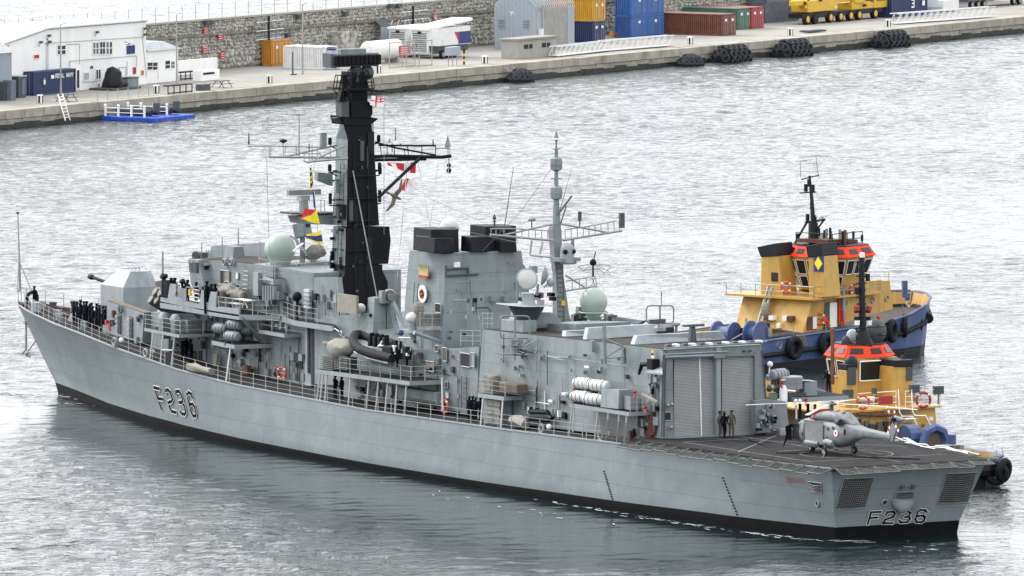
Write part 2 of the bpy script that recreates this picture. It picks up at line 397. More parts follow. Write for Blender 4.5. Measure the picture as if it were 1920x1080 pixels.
def hull_y(x,z):
    z0 = zb(x); u = max(0,min(1,(z-z0)/(zd(x)-z0)))
    xbk = tran_x(.7)+(124.9-tran_x(.7))*((x-u*0)/(131.5))
    # invert approximately: find t so that the interpolated x matches
    lo,hi = 0.0,1.0
    for i in range(40):
        t = (lo+hi)/2; xk = t*NS; k = min(int(xk),NS-1); fr = xk-k
        p = [HP[k][l].lerp(HP[k+1][l],fr) for l in range(2,9)]
        # x at height z on this interpolated section
        xx = p[-1].x
        for l in range(6):
            if p[l].z <= z <= p[l+1].z: w_ = (z-p[l].z)/(p[l+1].z-p[l].z); xx = p[l].x+(p[l+1].x-p[l].x)*w_; break
        if xx < x: lo = t
        else: hi = t
    yy = p[-1].y
    for l in range(6):
        if p[l].z <= z <= p[l+1].z: w_ = (z-p[l].z)/(p[l+1].z-p[l].z); yy = p[l].y+(p[l+1].y-p[l].y)*w_; break
    return yy
def on_hull(px,py,off=.02):
    y = 7.5
    for i in range(40):
        g = F(px,py,y); y = .5*y+.5*(hull_y(g.x,g.z)+off)
    return F(px,py,y)
# rolled deck edge
def ring_deck(side,n=70,dz=0.0,inset=0.0,x0=-.1,x1=131.4):
    return [V((x0+(x1-x0)*k/n,side*max(0.02,yd(x0+(x1-x0)*k/n)-inset),zd(x0+(x1-x0)*k/n)+dz)) for k in range(n+1)]
for s in (1,-1):
    e = MB(); e.tube(ring_deck(s,dz=.02),.07,5); e.build('deck_edge','ship_pale',SHIP)
dk = MB(); A = ring_deck(1,inset=.03,dz=0); B = ring_deck(-1,inset=.03,dz=0)
for k in range(70):
    dk.quad(A[k],A[k+1],B[k+1],B[k])
dk.build('main_deck','deck_grey',SHIP)
# raised flight deck sheet with painted lines
ZF = 4.78
def fd_pt(x,y): return V((x,y,ZF))
fd = MB(); top = [(-.35,5.95),(8,6.75),(16,7.2),(23.8,7.5)]
pl = [(x,y) for x,y in top]+[(x,-y) for x,y in reversed(top)]
fd.prism(pl,ZF-.28,ZF); fd.build('flight_deck',['deck_grey'],SHIP)
def line_strip(pts,w,z,name,m,parent,zfun=None):
    mbb = MB()
    for i in range(len(pts)-1):
        a = V((pts[i][0],pts[i][1],0)); b = V((pts[i+1][0],pts[i+1][1],0)); d = (b-a).normalized(); nn = V((-d.y,d.x,0))*w/2; d = d*w*.3
        f = lambda p: V((p.x,p.y,z))
        mbb.quad(f(a-nn-d),f(b-nn+d),f(b+nn+d),f(a+nn-d))
    return mbb.build(name,m,parent)
mat('deck_line',(.20,.20,.19),.9,var=.5,scale=6,spec=.1)
line_strip([(1,0),(22,0)],.12,ZF+.004,'painted_line','deck_line',SHIP)
line_strip([(4,-5),(4,5.2),(20,5.6),(20,-5.4)],.12,ZF+.006,'painted_line','deck_line',SHIP)
line_strip([(7.4+3.1*cos(2*pi*k/36),.3+3.1*sin(2*pi*k/36)) for k in range(37)],.12,ZF+.008,'painted_line','deck_line',SHIP)
line_strip([(10,-6),(22,3.2)],.12,ZF+.010,'painted_line','deck_line',SHIP)
line_strip([(22,-3.2),(12,6)],.12,ZF+.012,'painted_line','deck_line',SHIP)
# pennant number and ship's name
mat('number_black',(.006,.006,.007),.8,var=.2,spec=.08); mat('number_white',(.6,.6,.57),.6,var=.1); mat('name_red',(.38,.035,.03),.6)
def ribbon(mbb,pts,w,nrm):
    nrm = V(nrm).normalized()
    for i in range(len(pts)-1):
        a,b = V(pts[i]),V(pts[i+1]); d = (b-a)
        if d.length < 1e-6: continue
        d.normalize(); sd = d.cross(nrm).normalized()*w/2; e = d*w*.42
        mbb.quad(a-sd-e,b-sd+e,b+sd+e,a+sd-e)
GL = {'F': [[(978,562),(912,368),(955,378)],[(947,466),(985,472)]],
      '2': [[(1014,412),(1016,392),(1036,388),(1056,410),(1076,470),(1066,492),(1040,502),(1044,525),(1068,580),(1106,592)]],
      '3': [[(1105,425),(1108,404),(1135,400),(1155,430),(1168,480),(1160,500),(1138,500)],[(1160,500),(1182,530),(1197,590),(1186,608),(1162,603),(1148,583)]],
      '6': [[(1256,460),(1244,425),(1222,411),(1206,428),(1218,480),(1246,590),(1264,624),(1284,622),(1289,595),(1275,540),(1256,516),(1234,517)]]}
for ch,strokes in GL.items():
    P3 = [[on_hull(100+x/4.8,650+y/4.8) for x,y in st] for st in strokes]
    for w_,off,m in ((.38,.03,'number_white'),(.24,.05,'number_black')):
        g = MB()
        for st in P3: ribbon(g,[p+V((0,off,0)) for p in st],w_,(0.15,1,-.05))
        g.build('pennant_number',m,SHIP)
GT = {'F': [[(838,675),(862,592),(928,590)],[(852,632),(905,629)]],'2': [[(962,610),(975,592),(1012,588),(1028,600),(1018,622),(958,645),(946,668),(1010,668)]],
      '3': [[(1080,592),(1118,586),(1134,598),(1124,621),(1096,626)],[(1124,621),(1131,640),(1114,660),(1068,663),(1056,650)]],
      '6': [[(1248,592),(1235,577),(1202,577),(1184,592),(1168,640),(1176,660),(1210,662),(1228,650),(1235,627),(1224,616),(1180,619)]]}
TN = V((-1,0,-.36)).normalized(); T0 = V((tran_x(2.4),0,2.4))
def on_tran(px,py,off=.03): return UN(px,py,T0+TN*off,TN)
for ch,strokes in GT.items():
    for w_,off,m in ((.26,.035,'number_white'),(.14,.05,'number_black')):
        g = MB()
        for st in strokes: ribbon(g,[on_tran(1400+x/3.6923,800+y/3.6923,off) for x,y in st],w_,TN)
        g.build('pennant_number',m,SHIP)
VF = {'M': [[(0,0),(0,1),(.5,.4),(1,1),(1,0)]],'O': [[(0,0),(0,1),(1,1),(1,0),(0,0)]],'N': [[(0,0),(0,1),(1,0),(1,1)]],'T': [[(.5,0),(.5,1)],[(0,1),(1,1)]],
      'R': [[(0,0),(0,1),(1,1),(1,.5),(0,.5)],[(.4,.5),(1,0)]],'S': [[(0,0),(1,0),(1,.5),(0,.5),(0,1),(1,1)]],'E': [[(1,0),(0,0),(0,1),(1,1)],[(0,.5),(.8,.5)]]}
g = MB()
for i,ch in enumerate('MONTROSE'):
    for st in VF[ch]:
        pts = []
        for x,y in st:
            u = (i+x*.68)/7.7; px = 1473.5+35*u; py = 904-9.0*y+(u*2.5)-(2)
            pts.append(on_hull(px,py+2,.05))
        ribbon(g,pts,.032,(0,1,0))
g.build('ship_name','name_red',SHIP)
# draught marks
for top,bot,n in (((1132.5,884),(1148,936),12),((1355,896),(1386,976),15)):
    g = MB()
    for i in range(n):
        t = i/(n-1); p = on_hull(top[0]+(bot[0]-top[0])*t,top[1]+(bot[1]-top[1])*t,.03); g.box(p,(.16,.04,.09))
    g.build('draught_marks','number_black',SHIP)
# transom openings with netting, fairleads, towed-body door
def opening(quad_px,name,nx,ny,fn,nrm,border=.07):
    q = [fn(px,py) for px,py in quad_px]; nrm = V(nrm).normalized()
    r = MB(); r.slab([p+nrm*.012 for p in q],nrm*.01); h = r.build(name,'dark_hole',SHIP)
    b = MB()
    for i in range(4): b.rod(q[i]+nrm*.03,q[(i+1) % 4]+nrm*.03,border/2,5)
    b.build('frame','ship_pale',h)
    g = MB()
    for i in range(1,nx):
        t = i/nx; g.rod((q[0].lerp(q[1],t))+nrm*.05,(q[3].lerp(q[2],t))+nrm*.05,.016,4)
    for j in range(1,ny):
        t = j/ny; a_,b_ = q[0].lerp(q[3],t)+nrm*.05,q[1].lerp(q[2],t)+nrm*.05
        mid = (a_+b_)/2-V((0,0,.10)); g.tube([a_,(a_*.6+mid*.4+b_*0) if False else a_.lerp(mid,.5)-V((0,0,.03)),mid,b_.lerp(mid,.5)-V((0,0,.03)),b_],.016,4)
    g.build('net','steel',h); return h
Z3 = lambda x,y: (1400+x/3.6923,800+y/3.6923)
opening([Z3(672,360),Z3(880,350),Z3(820,560),Z3(612,572)],'stern_opening',16,15,on_tran,TN)
opening([Z3(1385,325),Z3(1592,315),Z3(1530,522),Z3(1318,535)],'stern_opening',16,15,on_tran,TN)
opening([Z3(1035,455),Z3(1158,448),Z3(1150,500),Z3(1022,500)],'stern_opening',9,5,on_tran,TN)
opening([(1515.5,903),(1540.5,906),(1541,924),(1519,922)],'side_opening',5,6,lambda a,b: on_hull(a,b,.02),(0,1,0))
g = MB(); c = on_tran(*Z3(1083,505)); n = 12                     # the scoop under the middle opening
rings = []
for j in range(5):
    a_ = j/4*pi/2; rings.append([c+RT*0+V((0,-1,0))*(.86*cos(a_)*cos(pi+pi*k/n))+V((0,0,1))*(.86*cos(a_)*sin(pi+pi*k/n))+TN*(.42*sin(a_)) for k in range(n+1)])
g.loft(rings,cap=False,closed=False); g.slab([c+V((0,.86,0)),c+V((0,.4,0))+TN*.4,c+V((0,-.4,0))+TN*.4,c+V((0,-.86,0))],V((0,0,.05)))
g.build('stern_scoop','ship_pale',SHIP,smooth=True)
for p,nn,m_ in ((on_tran(*Z3(955,525)),TN,0),(on_hull(1532,944,.03),V((0,1,0)),0)):
    g = MB(); M = nn.to_track_quat('Z','Y').to_matrix(); g.torus(p,.2,.06,M=M,n=14,m=6); o = g.build('fairlead','ship_pale',SHIP,smooth=True)
    g = MB(); g.lathe([(.19,0),(.19,.02)],p,12,M); g.build('hole','dark_hole',o)
for q in (Z3(1075,418),Z3(1150,412)):
    g = MB(); p = on_tran(*q); g.box(p+TN*.1,(.18,.22,.25)); g.rod(p+TN*.1,p+TN*.15+V((0,.3,-.05)),.04); g.build('bracket','ship_dark',SHIP)
# anchor hanging under the bow and its housing
an = MB(); top_ = F(49,600,0); an.tube([top_,F(49,655,0)],[.09,.11],6); an.box(F(49,605,0),(.3,.3,.3))
p0 = F(49,655,0); an.tube([p0,F(41,663,.2)],[.1,.05]); an.tube([F(50,662,.2),F(50,668,.2)],[.12,.05])
an.slab([F(40,662,.15),F(53,671,.15),F(51,660,.15)],(0,-.25,0)); an.rod(F(50,662,.1),F(66,640,.1),.05)
an.build('bow_anchor','steel',SHIP)
# jackstaff with tripod
g = MB(); g.tube([F(38,548,0),F(36.5,490,0),F(33.5,402,0)],[.11,.08,.045],6); g.build('jackstaff','steel',SHIP)
g = MB(); g.lathe([(.05,0),(.14,.12),(.2,.2),(.05,.2)],F(33.3,402,0),8); g.rod(F(35,491,0),F(32.5,548,.3),.05); g.rod(F(37,492,0),F(59,545,-.5),.05); g.build('jackstaff_brace','steel',SHIP)
# guard rail stanchions and wires along both deck edges
def rails(pts,h=1.05,nw=3,r=.035,name='stanchion',m='rail_white',parent=None,wires=True,wr=.014,protos={}):
    parent = parent or SHIP; key = (round(h,2),r,m)
    if key not in protos:
        g = MB(); g.rod((0,0,0),(0,0,h),r,5)
        for i in range(nw): g.box((0,0,h*(1-i/nw)-.03),(.16,.05,.035))
        me = g.build(name,m,parent); protos[key] = me; first = True
    else: first = False
    for p in pts:
        if first: o = protos[key]; first = False
        else: o = protos[key].copy(); COL.objects.link(o); o.parent = parent; o.name = name
        o.location = p
    if wires:
        g = MB()
        for i in range(nw):
            dz = V((0,0,h*(1-i/nw)-.02))
            for a_,b_ in zip(pts,pts[1:]): g.rod(a_+dz,b_+dz,wr,3)
        g.build('guard_wire',m,parent)
def edge_pts(x0,x1,n,s=1,inset=.15): return [V((x0+(x1-x0)*i/(n-1),s*max(.05,yd(x0+(x1-x0)*i/(n-1))-inset),zd(x0+(x1-x0)*i/(n-1)))) for i in range(n)]
rails(edge_pts(104,130.5,17)); rails(edge_pts(30,91,33)); rails(edge_pts(86,130.5,24,-1)); rails(edge_pts(92.5,104,6),wires=True)
# ------------------------------------------------------------------ superstructure blocks
def bk(name,pts,y,y2=None,m='ship_grey',parent=None,**kw):
    """a block: its port face given on the plane Y=y, running through to Y=y2; each point may carry its own y"""
    a = []
    for p in pts:
        yy = p[2] if len(p) > 2 else y
        a.append(F(p[0],p[1],yy))
    if y2 is None: b = [V((p.x,-p.y,p.z)) for p in a]
    else: b = [V((p.x,y2,p.z)) for p in a]
    g = MB(); g.loft([a,b]); return g.build(name,m,parent or SHIP,**kw)
def sheet(name,pts3,th,m,parent=None):
    g = MB(); g.slab(pts3,(0,0,-th)); return g.build(name,m,parent or SHIP)
def plat(name,pts3,th=.24,top='deck_grey',side='ship_pale'):
    """a walkway slab: pale edge beams with a dark deck on top"""
    g = MB(); g.slab(pts3,(0,0,-th)); o = g.build(name,side,SHIP)
    c = sum(pts3,V((0,0,0)))/len(pts3)
    g = MB(); g.slab([p+(c-p)*.012+V((0,0,.012)) for p in pts3],(0,0,-.01)); g.build('deck_plate',top,o); return o
def posts(pairs,y0,y1,r=.07,m='rail_white',name='post'):
    for (a,b) in pairs:
        g = MB(); g.rod(F(a[0],a[1],y0),F(b[0],b[1],y1),r,6); g.build(name,m,SHIP)
def door_port(px0,py0,px1,py1,y,m='dark_hole',name='door',open_leaf=None):
    a,b = F(px0,py0,y),F(px1,py1,y)
    g = MB(); g.box2((a.x,y-.02,a.z),(b.x,y+.03,b.z)); o = g.build(name,m,SHIP)
    g = MB(); z0,z1 = sorted((a.z,b.z)); x0,x1 = sorted((a.x,b.x))
    for q0,q1 in (((x0,z0),(x1,z0)),((x1,z0),(x1,z1)),((x1,z1),(x0,z1)),((x0,z1),(x0,z0))):
        g.rod((q0[0],y+.04,q0[1]),(q1[0],y+.04,q1[1]),.045,4)
    g.build('frame','ship_pale',o); return o
def door_aft(px0,py0,px1,py1,x,m='dark_hole',name='door'):
    a,b = FX(px0,py0,x),FX(px1,py1,x)
    g = MB(); g.box2((x-.03,a.y,a.z),(x+.02,b.y,b.z)); o = g.build(name,m,SHIP)
    g = MB(); z0,z1 = sorted((a.z,b.z)); y0,y1 = sorted((a.y,b.y))
    for q0,q1 in (((y0,z0),(y1,z0)),((y1,z0),(y1,z1)),((y1,z1),(y0,z1)),((y0,z1),(y0,z0))):
        g.rod((x-.04,q0[0],q0[1]),(x-.04,q1[0],q1[1]),.045,4)
    g.build('frame','ship_pale',o); return o

# ---- forecastle: breakwater, screens round the missile silo
A = lambda x,y: (180+x/8,470+y/8)        # helpers from enlarged views
B = lambda x,y: (180+x/8,575+y/8)
C6 = lambda x,y: (340+x/8,430+y/8)
D6 = lambda x,y: (340+x/8,550+y/8)
p_fb = F(*B(155,385),3.2); p_ab = F(*B(690,560),4.4)
nrm = (p_ab-p_fb).cross(V((0,0,1))).normalized()
def scr(px,py): return UN(px,py,p_fb,nrm)
inb = V((0,-.7,0))
g = MB(); s_pts = [scr(*A(165,750)),scr(*A(722,940)),scr(*B(690,545)),scr(*B(155,395))]
g.loft([s_pts,[p+inb for p in s_pts]]); scrn = g.build('silo_screen','ship_grey',SHIP)
g = MB(); g.slab([s_pts[0]+V((0,0,.03)),s_pts[1]+V((0,0,.03)),s_pts[1]+inb+V((0,0,.03)),s_pts[0]+inb+V((0,0,.03))],(0,0,.02)); g.build('top_plank','timber',scrn)
far = [V((p.x,-p.y,p.z)) for p in s_pts]
g = MB(); g.loft([far,[p-inb for p in far]]); scf = g.build('silo_screen','ship_grey',SHIP)
g = MB(); zt = s_pts[0].z; x0,x1 = s_pts[0].x,s_pts[1].x       # aft house behind the silo and its ribs
g.box2((x1-3.0,-4.0,4.6),(x1-.2,4.0,s_pts[1].z+.1)); g.build('forward_house','ship_grey',SHIP)
for i in range(6):
    xx = x0-(x0-x1)*(i+.5)/6; q = far[0].lerp(far[1],(i+.5)/6)
    g = MB(); g.box((xx,q.y+.86,zt-.75),(.12,.3,1.4)); g.build('rib','ship_pale',scf)
g = MB(); g.rod(far[0]-inb+V((0,0,.03)),far[1]-inb+V((0,0,.03)),.09,6); g.build('top_rail','steel',scf)
g = MB(); g.box2((x1,-3.6,4.8),(x0,3.6,6.2)); silo = g.build('missile_silo','ship_grey',SHIP)
for i in range(4):
    for j in range(6):
        g = MB(); g.lathe([(.36,0),(.36,.16),(.2,.26)],(x0-1.0-(x0-x1-2)*j/5,-2.4+1.6*i,6.2),8); g.build('silo_lid','ship_pale',silo)
# racks, hose reel and boxes on the port screen
def onscr(px,py,off=.05): return UN(px,py,p_fb,nrm)+nrm*(off if nrm.y > 0 else -off)
SGN = 1 if nrm.y > 0 else -1
ax = (p_ab-p_fb).normalized()
def facebox(c,w_,h,d,ax_,n_):
    M = Matrix((ax_,n_,V((0,0,1)))).transposed(); return MB().box(c+n_*d/2,(w_,d,h),M=M)
NSC = nrm*SGN
for (xx,y0,y1) in ((365,110,410),(540,150,470)):
    t = thing
    g = MB()
    for sx in (-.28,.28):
        g.rod(onscr(*B(xx,y0))+ax*sx,onscr(*B(xx-5,y1))+ax*sx,.04,4)
    rk = g.build('rope_rack','ship_dark',SHIP)
    for i in range(4):
        q = onscr(*B(xx-6,y0+(y1-y0)*(i+.55)/4.2),.1); g = facebox(q,.45,.2,.22,ax,NSC); g.build('rack_tray','ship_pale',rk)
for q,w_,h_,m_ in (((288,110),.3,.55,'rust'),((190,230),.35,.3,'red'),((228,310),.7,.5,'red'),((255,235),.15,.4,'ship_dark'),((285,235),.15,.4,'ship_dark'),((655,185),.3,.4,'ship_dark'),((690,145),.25,.3,'ship_dark'),((635,500),.5,.5,'ship_grey')):
    facebox(onscr(*B(*q)),w_,h_,.2,ax,NSC).build('wall_box',m_,SHIP)
g = MB(); c = onscr(*B(415,40),.25); g.torus(c,.28,.08,'Y',14,6); g.torus(c+V((0,.1,0)),.12,.05,'Y',10,5); g.build('hose_reel','ship_dark',SHIP)
# breakwater strut ahead of the screen, capstans, chains, fairleads
g = MB(); g.slab([V((118,2.6,5.6)),V((117,2.6,5.6)),V((117,2.4,6.4)),V((117.5,2.4,6.5))],(0,-5,0)); g.build('breakwater','ship_grey',SHIP)
for x,y in ((123.5,.9),(123.5,-.9)):
    g = MB(); g.lathe([(.34,0),(.3,.15),(.2,.4),(.3,.75),(.32,.85),(.05,.9)],(x,y,zd(x)),12); g.build('capstan','ship_dark',SHIP,smooth=True)
for y0,y1 in ((.8,1.1),(-.7,-1.2)):
    g = MB()
    for k in range(26):
        t = k/25; p = V((129.3-11*t,y0+(y1-y0)*t+.12*sin(k),zd(129.3-11*t)+.10)); g.box(p,(.34,.2,.16),rz=k*.7)
    g.build('anchor_chain','rust',SHIP,kind='stuff')
def oval_fairlead(p,m='ship_pale'):
    g = MB(); g.torus(p+V((0,0,.38)),.27,.085,'Y',14,6); g.box(p+V((0,0,.05)),(.5,.3,.12)); o = g.build('oval_fairlead',m,SHIP,smooth=True)
    g = MB(); g.sphere(p+V((-.45,-.35,.5)),.2,10,6); g.build('roller','white',o,smooth=True)
for q in (B(275,600),B(742,770),(884+95/1,0)):
    if q[1] > 1: oval_fairlead(F(q[0],q[1],6.9 if q[0] < 240 else 7.2)-V((0,0,0)))
for x in (35.6,27.7): oval_fairlead(V((x,yd(x)-.2,zd(x))))
for x,y in ((121,1.7),(118.5,2.9),(113,3.6),(127,0)):
    for d_ in (-.25,.25):
        g = MB(); g.lathe([(.14,0),(.14,.45),(.18,.45),(.18,.52)],(x+d_,y,zd(x)),10); g.build('bollard','ship_pale',SHIP)
g = MB(); g.torus(V((128.8,0,6.75)),.45,.14,'X',16,6); g.build('bow_fairlead','black_paint',SHIP)
g = MB(); g.box((124,3.0-.9,zd(124)+.45),(.9,.5,.8)); g.build('deck_locker','ship_pale',SHIP,bevel=.05)
g = MB(); g.lathe([(.4,0),(.42,.3),(.3,.7),(.1,.9)],(114.5,-2.6,zd(114)),12); g.build('mushroom_vent','white',SHIP,smooth=True)
g = MB(); g.box((112.5,-3.4,zd(112)+.45),(.7,.7,.9)); g.build('deck_locker','ship_pale',SHIP)

# ---- gun turret
tc = (F(188+4,600,1.4)+F(289,600,-1.4))/2; zt0 = tc.z
cx = FX(*A(405,556),0).x if False else F(*A(405,556),1.75).x
tz1 = F(*A(405,556),1.75).z; tz0 = zd(cx)+.02
xf = F(*A(62,700),1.3).x; xt_a = F(*A(515,312),.95).x; xt_f = F(*A(300,312),.8).x; tz2 = F(*A(515,312),.95).z
def oct_ring(xa,xb,ya,yb_,z): return [V((xa,ya,z)),V((xb-(xb-xa)*.45,yb_,z)) if False else V((xa+(xb-xa)*.62,yb_,z)),V((xb,yb_*.45,z)),V((xb,-yb_*.45,z)),V((xa+(xb-xa)*.62,-yb_,z)),V((xa,-ya,z))]
ch = lambda xa,xb,y1,z: [V((xa-.0,y1*.99,z)),V((xb-.9,y1,z)),V((xb,y1*.45,z)),V((xb,-y1*.45,z)),V((xb-.9,-y1,z)),V((xa+.0,-y1*.55-.25,z)),V((xa-.35,-y1*.2,z))]
g = MB(); turret_rings = [ch(cx+.15,xf-.25,1.62,tz0+.05),ch(cx,xf,1.75,(tz0+tz1)/2+.1),ch(cx,xf-.05,1.75,tz1),ch(xt_a,xt_f+.1,.95,tz2)]
g.loft(turret_rings); tur = g.build('gun_turret','ship_pale',SHIP,bevel=.02)
bz = F(*A(140,450),0).z
g = MB(); b0 = F(205,531,0); b1 = F(168.5,518.5,0); d = (b1-b0)
g.tube([b0-d*.3,b0+d*.15,b0+d*.17,b0+d*.85,b0+d*.86,b1],[.24,.24,.13,.12,.2,.2],10); g.build('gun_barrel','black_paint',tur,smooth=True)
g = MB(); g.ladder(F(*A(612,290),.2),F(*A(690,515),.2),(0,1,0),.42,.33,.03); g.ladder(F(*A(690,575),.2),F(*A(690,690),.2),(0,1,0),.42,.33,.03)
g.build('ladder','ship_dark',tur)
g = MB(); r0 = F(*A(390,290),0); r1 = F(*A(650,280),0)
for k in range(6): q = r0.lerp(r1,k/5); g.rod(q-V((0,0,.2)),q+V((0,0,.12)),.025,4)
g.rod(r0+V((0,0,.12)),r1+V((0,0,.12)),.03,4); g.build('top_rail','ship_dark',tur)

# ---- missile tubes pointing forward and to port (four tubes)
e0,dtub = None,(F(*A(1090,880),3.4)-F(*A(860,740),4.2))
for (x,y) in ((885,612),(965,628),(820,730),(912,735)):
    c = F(*A(x,y),4.4); dd = (F(*A(1080,860),2.6)-F(*A(860,700),4.4)).normalized()
    dd = V((-.06,-.84,-.52)).normalized()
    g = MB(); M = (-dd).to_track_quat('Z','Y').to_matrix(); g.tube([c,c+dd*3.6],.36,14); tb = g.build('missile_tube','ship_dark',SHIP,smooth=True)
    g = MB(); g.lathe([(.31,0),(.31,.05),(.05,.08)],c,14,M); g.build('tube_cap','canvas_beige',tb)

# ---- platform with decoy launchers and its posts
p1 = F(*B(722,305),6.3); p2 = F(*B(1245,430),6.9); zpl = p2.z
p1.z = p2.z = (p1.z+p2.z)/2
q3 = V((p2.x-.2,3.0,p2.z)); q4 = V((p1.x,3.0,p1.z))
plat('launcher_platform',[p1,p2,q3,q4])
posts([((281,676),(286.9,625)),((300.6,683),(305.6,628)),((321,689),(327.5,632))],7.2,6.7)
g = MB(); g.rod(F(305,656,7),F(324,657,7),.06); g.build('cross_bar','rail_white',SHIP)
for x,y in ((1008,165),(1188,195)):
    c = F(*B(x,y),6.0); g = MB(); g.box(c+V((-.5,0,-.75)),(.7,.95,1.5)); st = g.build('decoy_launcher','ship_grey',SHIP,bevel=.05)
    M = V((-.55,.8,.25)).to_track_quat('Z','Y').to_matrix(); g = MB(); g.lathe([(.45,-.5),(.45,0),(.38,.06),(.15,.12),(.02,.2)],c,18,M); g.build('launcher_drum','ship_grey',st,smooth=True)
c = F(*B(1420,300),5.0); g = MB(); g.box(c,(1.5,1.3,1.1)); g.build('platform_locker','ship_grey',SHIP,bevel=.03)
rails([p1.lerp(p2,k/4)+V((0,-.1,0)) for k in range(5)]+[p2.lerp(q3,.5),q3+V((0,.6,0))],1.0)

# ---- bridge superstructure: lower walls
YW = 3.6
bk('lower_house',[(380,530),(588,560),(588,735),(380,705)],YW)
bk('lower_house_wall',[(586,520),(632,520),(640,590),(640,740),(586,730)],YW,3.2)
# bridge: windowed face, roof and wheelhouse
bk('bridge_house',[C6(110,450),C6(620,470),C6(1380,560),(588,512),(588,600),(395,560),(358,533)],3.6)
br = bk('bridge_front',[C6(95,470),C6(120,450),C6(255,470),C6(350,900),(372,560),(362,545)],4.3)
# the windowed port wing of the bridge
b0,b1,b2,b3 = F(*C6(255,460),4.3),FX(*C6(600,470),F(*C6(255,460),4.3).x-.3),None,None
xw = F(*C6(255,470),4.3).x
def fa(x,y): return FX(*C6(x,y),xw)
g = MB(); ring = [fa(255,455),fa(610,462),fa(590,900),fa(350,900)]
g.slab(ring,(-.25,0,0)); g.build('bridge_wing_house','ship_grey',SHIP)
for q in (((318,530),(420,670)),((430,545),(525,680))):
    a,b = fa(*q[0]),fa(*q[1]); g = MB(); g.box2((xw-.33,a.y,a.z),(xw-.25,b.y,b.z)); wn = g.build('window','glass_dark',SHIP)
    g = MB(); g.box2((xw-.45,a.y,a.z+.05),(xw-.25,b.y,a.z+.15)); g.build('hood','ship_pale',wn)
for q in (((120,500),(160,640)),((165,490),(250,650))):
    a,b = F(*C6(*q[0]),4.36),F(*C6(*q[1]),4.36); g = MB(); g.box2((a.x,4.31,a.z),(b.x,4.37,b.z)); g.build('window','glass_dark',SHIP)
g = MB(); a = fa(300,520); b = fa(395,535); g.box2((xw-.6,a.y,a.z-.08),(xw-.3,b.y,a.z+.05)); g.build('window_hood','ship_pale',SHIP)
# roof deck, roof houses
rf = [F(*C6(110,448),3.55),F(*C6(620,468),3.55),F(*C6(1375,560),3.55)]
g = MB(); g.slab([p+V((0,0,.03)) for p in rf]+[V((p.x,-3.4,p.z+.03)) for p in reversed(rf)],(0,0,.02)); g.build('bridge_roof','deck_brown',SHIP)
zr = rf[2].z
bk('roof_house',[C6(385,432),C6(455,250),C6(1265,195),C6(1265,420)],-1.2,-3.4)
g = MB(); zr_ = F(*C6(770,460),1.2).z; hx = F(*C6(770,460),1.2).x
hv = [FX(*C6(770,455),hx),FX(*C6(960,460),hx),FX(*C6(930,262),hx),FX(*C6(790,262),hx)]
g.slab(hv,(1.4,0,0)); g.build('roof_vent','ship_grey',SHIP)
for x,y0,y1,yy in ((615,120,470,2.5),(305,205,400,0),(855,0,240,.5),(1180,180,430,0),(375,310,400,-1),(403,310,400,-1)):
    g = MB(); g.tube([F(*C6(x,y1),yy),F(*C6(x,y0),yy)],[.06,.035],5); g.build('whip_aerial','steel',SHIP)
g = MB(); a = F(*C6(215,390),3); M = V((-.6,.8,0)).to_track_quat('Z','Y').to_matrix(); g.lathe([(.28,-.3),(.32,0),(.3,.08),(.2,.1)],a,12,M); g.box(a-V((0,0,.35)),(.3,.3,.4)); g.build('searchlight','ship_dark',SHIP)
for q in ((285,400),(330,395),(260,420)):
    g = MB(); a = F(*C6(*q),1.5); g.box(a,(.5,.5,.5)); g.build('roof_fitting','ship_dark',SHIP)
# door, shutter, ladder, horns on the bridge port wall
for q0,q1,m_ in (((590,610),(650,880),'dark_hole'),((655,620),(725,790),'canvas_beige'),((815,645),(860,745),'white')):
    door_port(*C6(*q0),*C6(*q1),3.66,m_)
g = MB(); g.ladder(F(*C6(970,560),3.8),F(*C6(945,960),3.8),(1,0,0),.8,.3,.04); g.build('ladder','rail_white',SHIP)
for q in ((1140,590),(640,490),(735,490)):
    g = MB(); a = F(*C6(*q),3.9); g.torus(a,.2,.07,'Y',12,5); g.box(a-V((0,.15,0)),(.5,.2,.55)); g.build('wall_speaker','ship_dark' if q[0] > 1000 else 'ship_pale',SHIP)

# ---- bridge wing deck with its bulwark
YB = 6.0
wa = F(300,563,YB); wc = F(447.5,590,YB); zw = wc.z
wing = [V((wa.x,YB,zw)),V((wc.x,YB,zw)),V((F(522,583.5,3.9).x,3.7,zw)),V((wa.x+.5,3.4,zw))]
plat('bridge_wing',wing,.38)
def wl(pts,y=YB,th=.1,name='wing_bulwark',m='ship_pale'):
    g = MB(); a = [F(px,py,y) for px,py in pts]; g.slab(a,(0,-th,0)); return g.build(name,m,SHIP)
wl([A(965,700),A(1075,715),A(1110,495),A(1195,505),A(1265,560),A(1335,575),A(1345,540),A(1345,760),A(1550,800),A(1580,590),A(1630,595),A(1625,900),A(965,760)])
wl([A(1630,770),A(1680,800),A(1720,615),A(1810,625),A(1795,850),(447.5,578),(447.5,593.5),A(1632,905)])
wl([A(1345,540),A(1555,530),A(1555,545),A(1352,556)])
g = MB(); a = [F(*A(*q),6.2) for q in ((890,460),(985,445),(985,700),(960,560),(890,520))]; g.slab(a,(0,-1.2,0)); g.slab([F(*A(985,445),6.2),F(*A(1130,475),5.0),F(*A(1130,700),5.0),F(*A(985,700),6.2)],(0,-.15,0)); g.build('wing_front','ship_dark',SHIP)
for q,y_ in (((1010,395),6),((1295,460),5.6),((1030,380),5.7)):
    g = MB(); a = F(*A(*q),y_); g.sphere(a,.26,10,7,(1.2,.8,.8)); g.lump(.08,4); g.rod(a,a-V((0,0,1)),.1); g.build('pelorus','black_paint',SHIP)
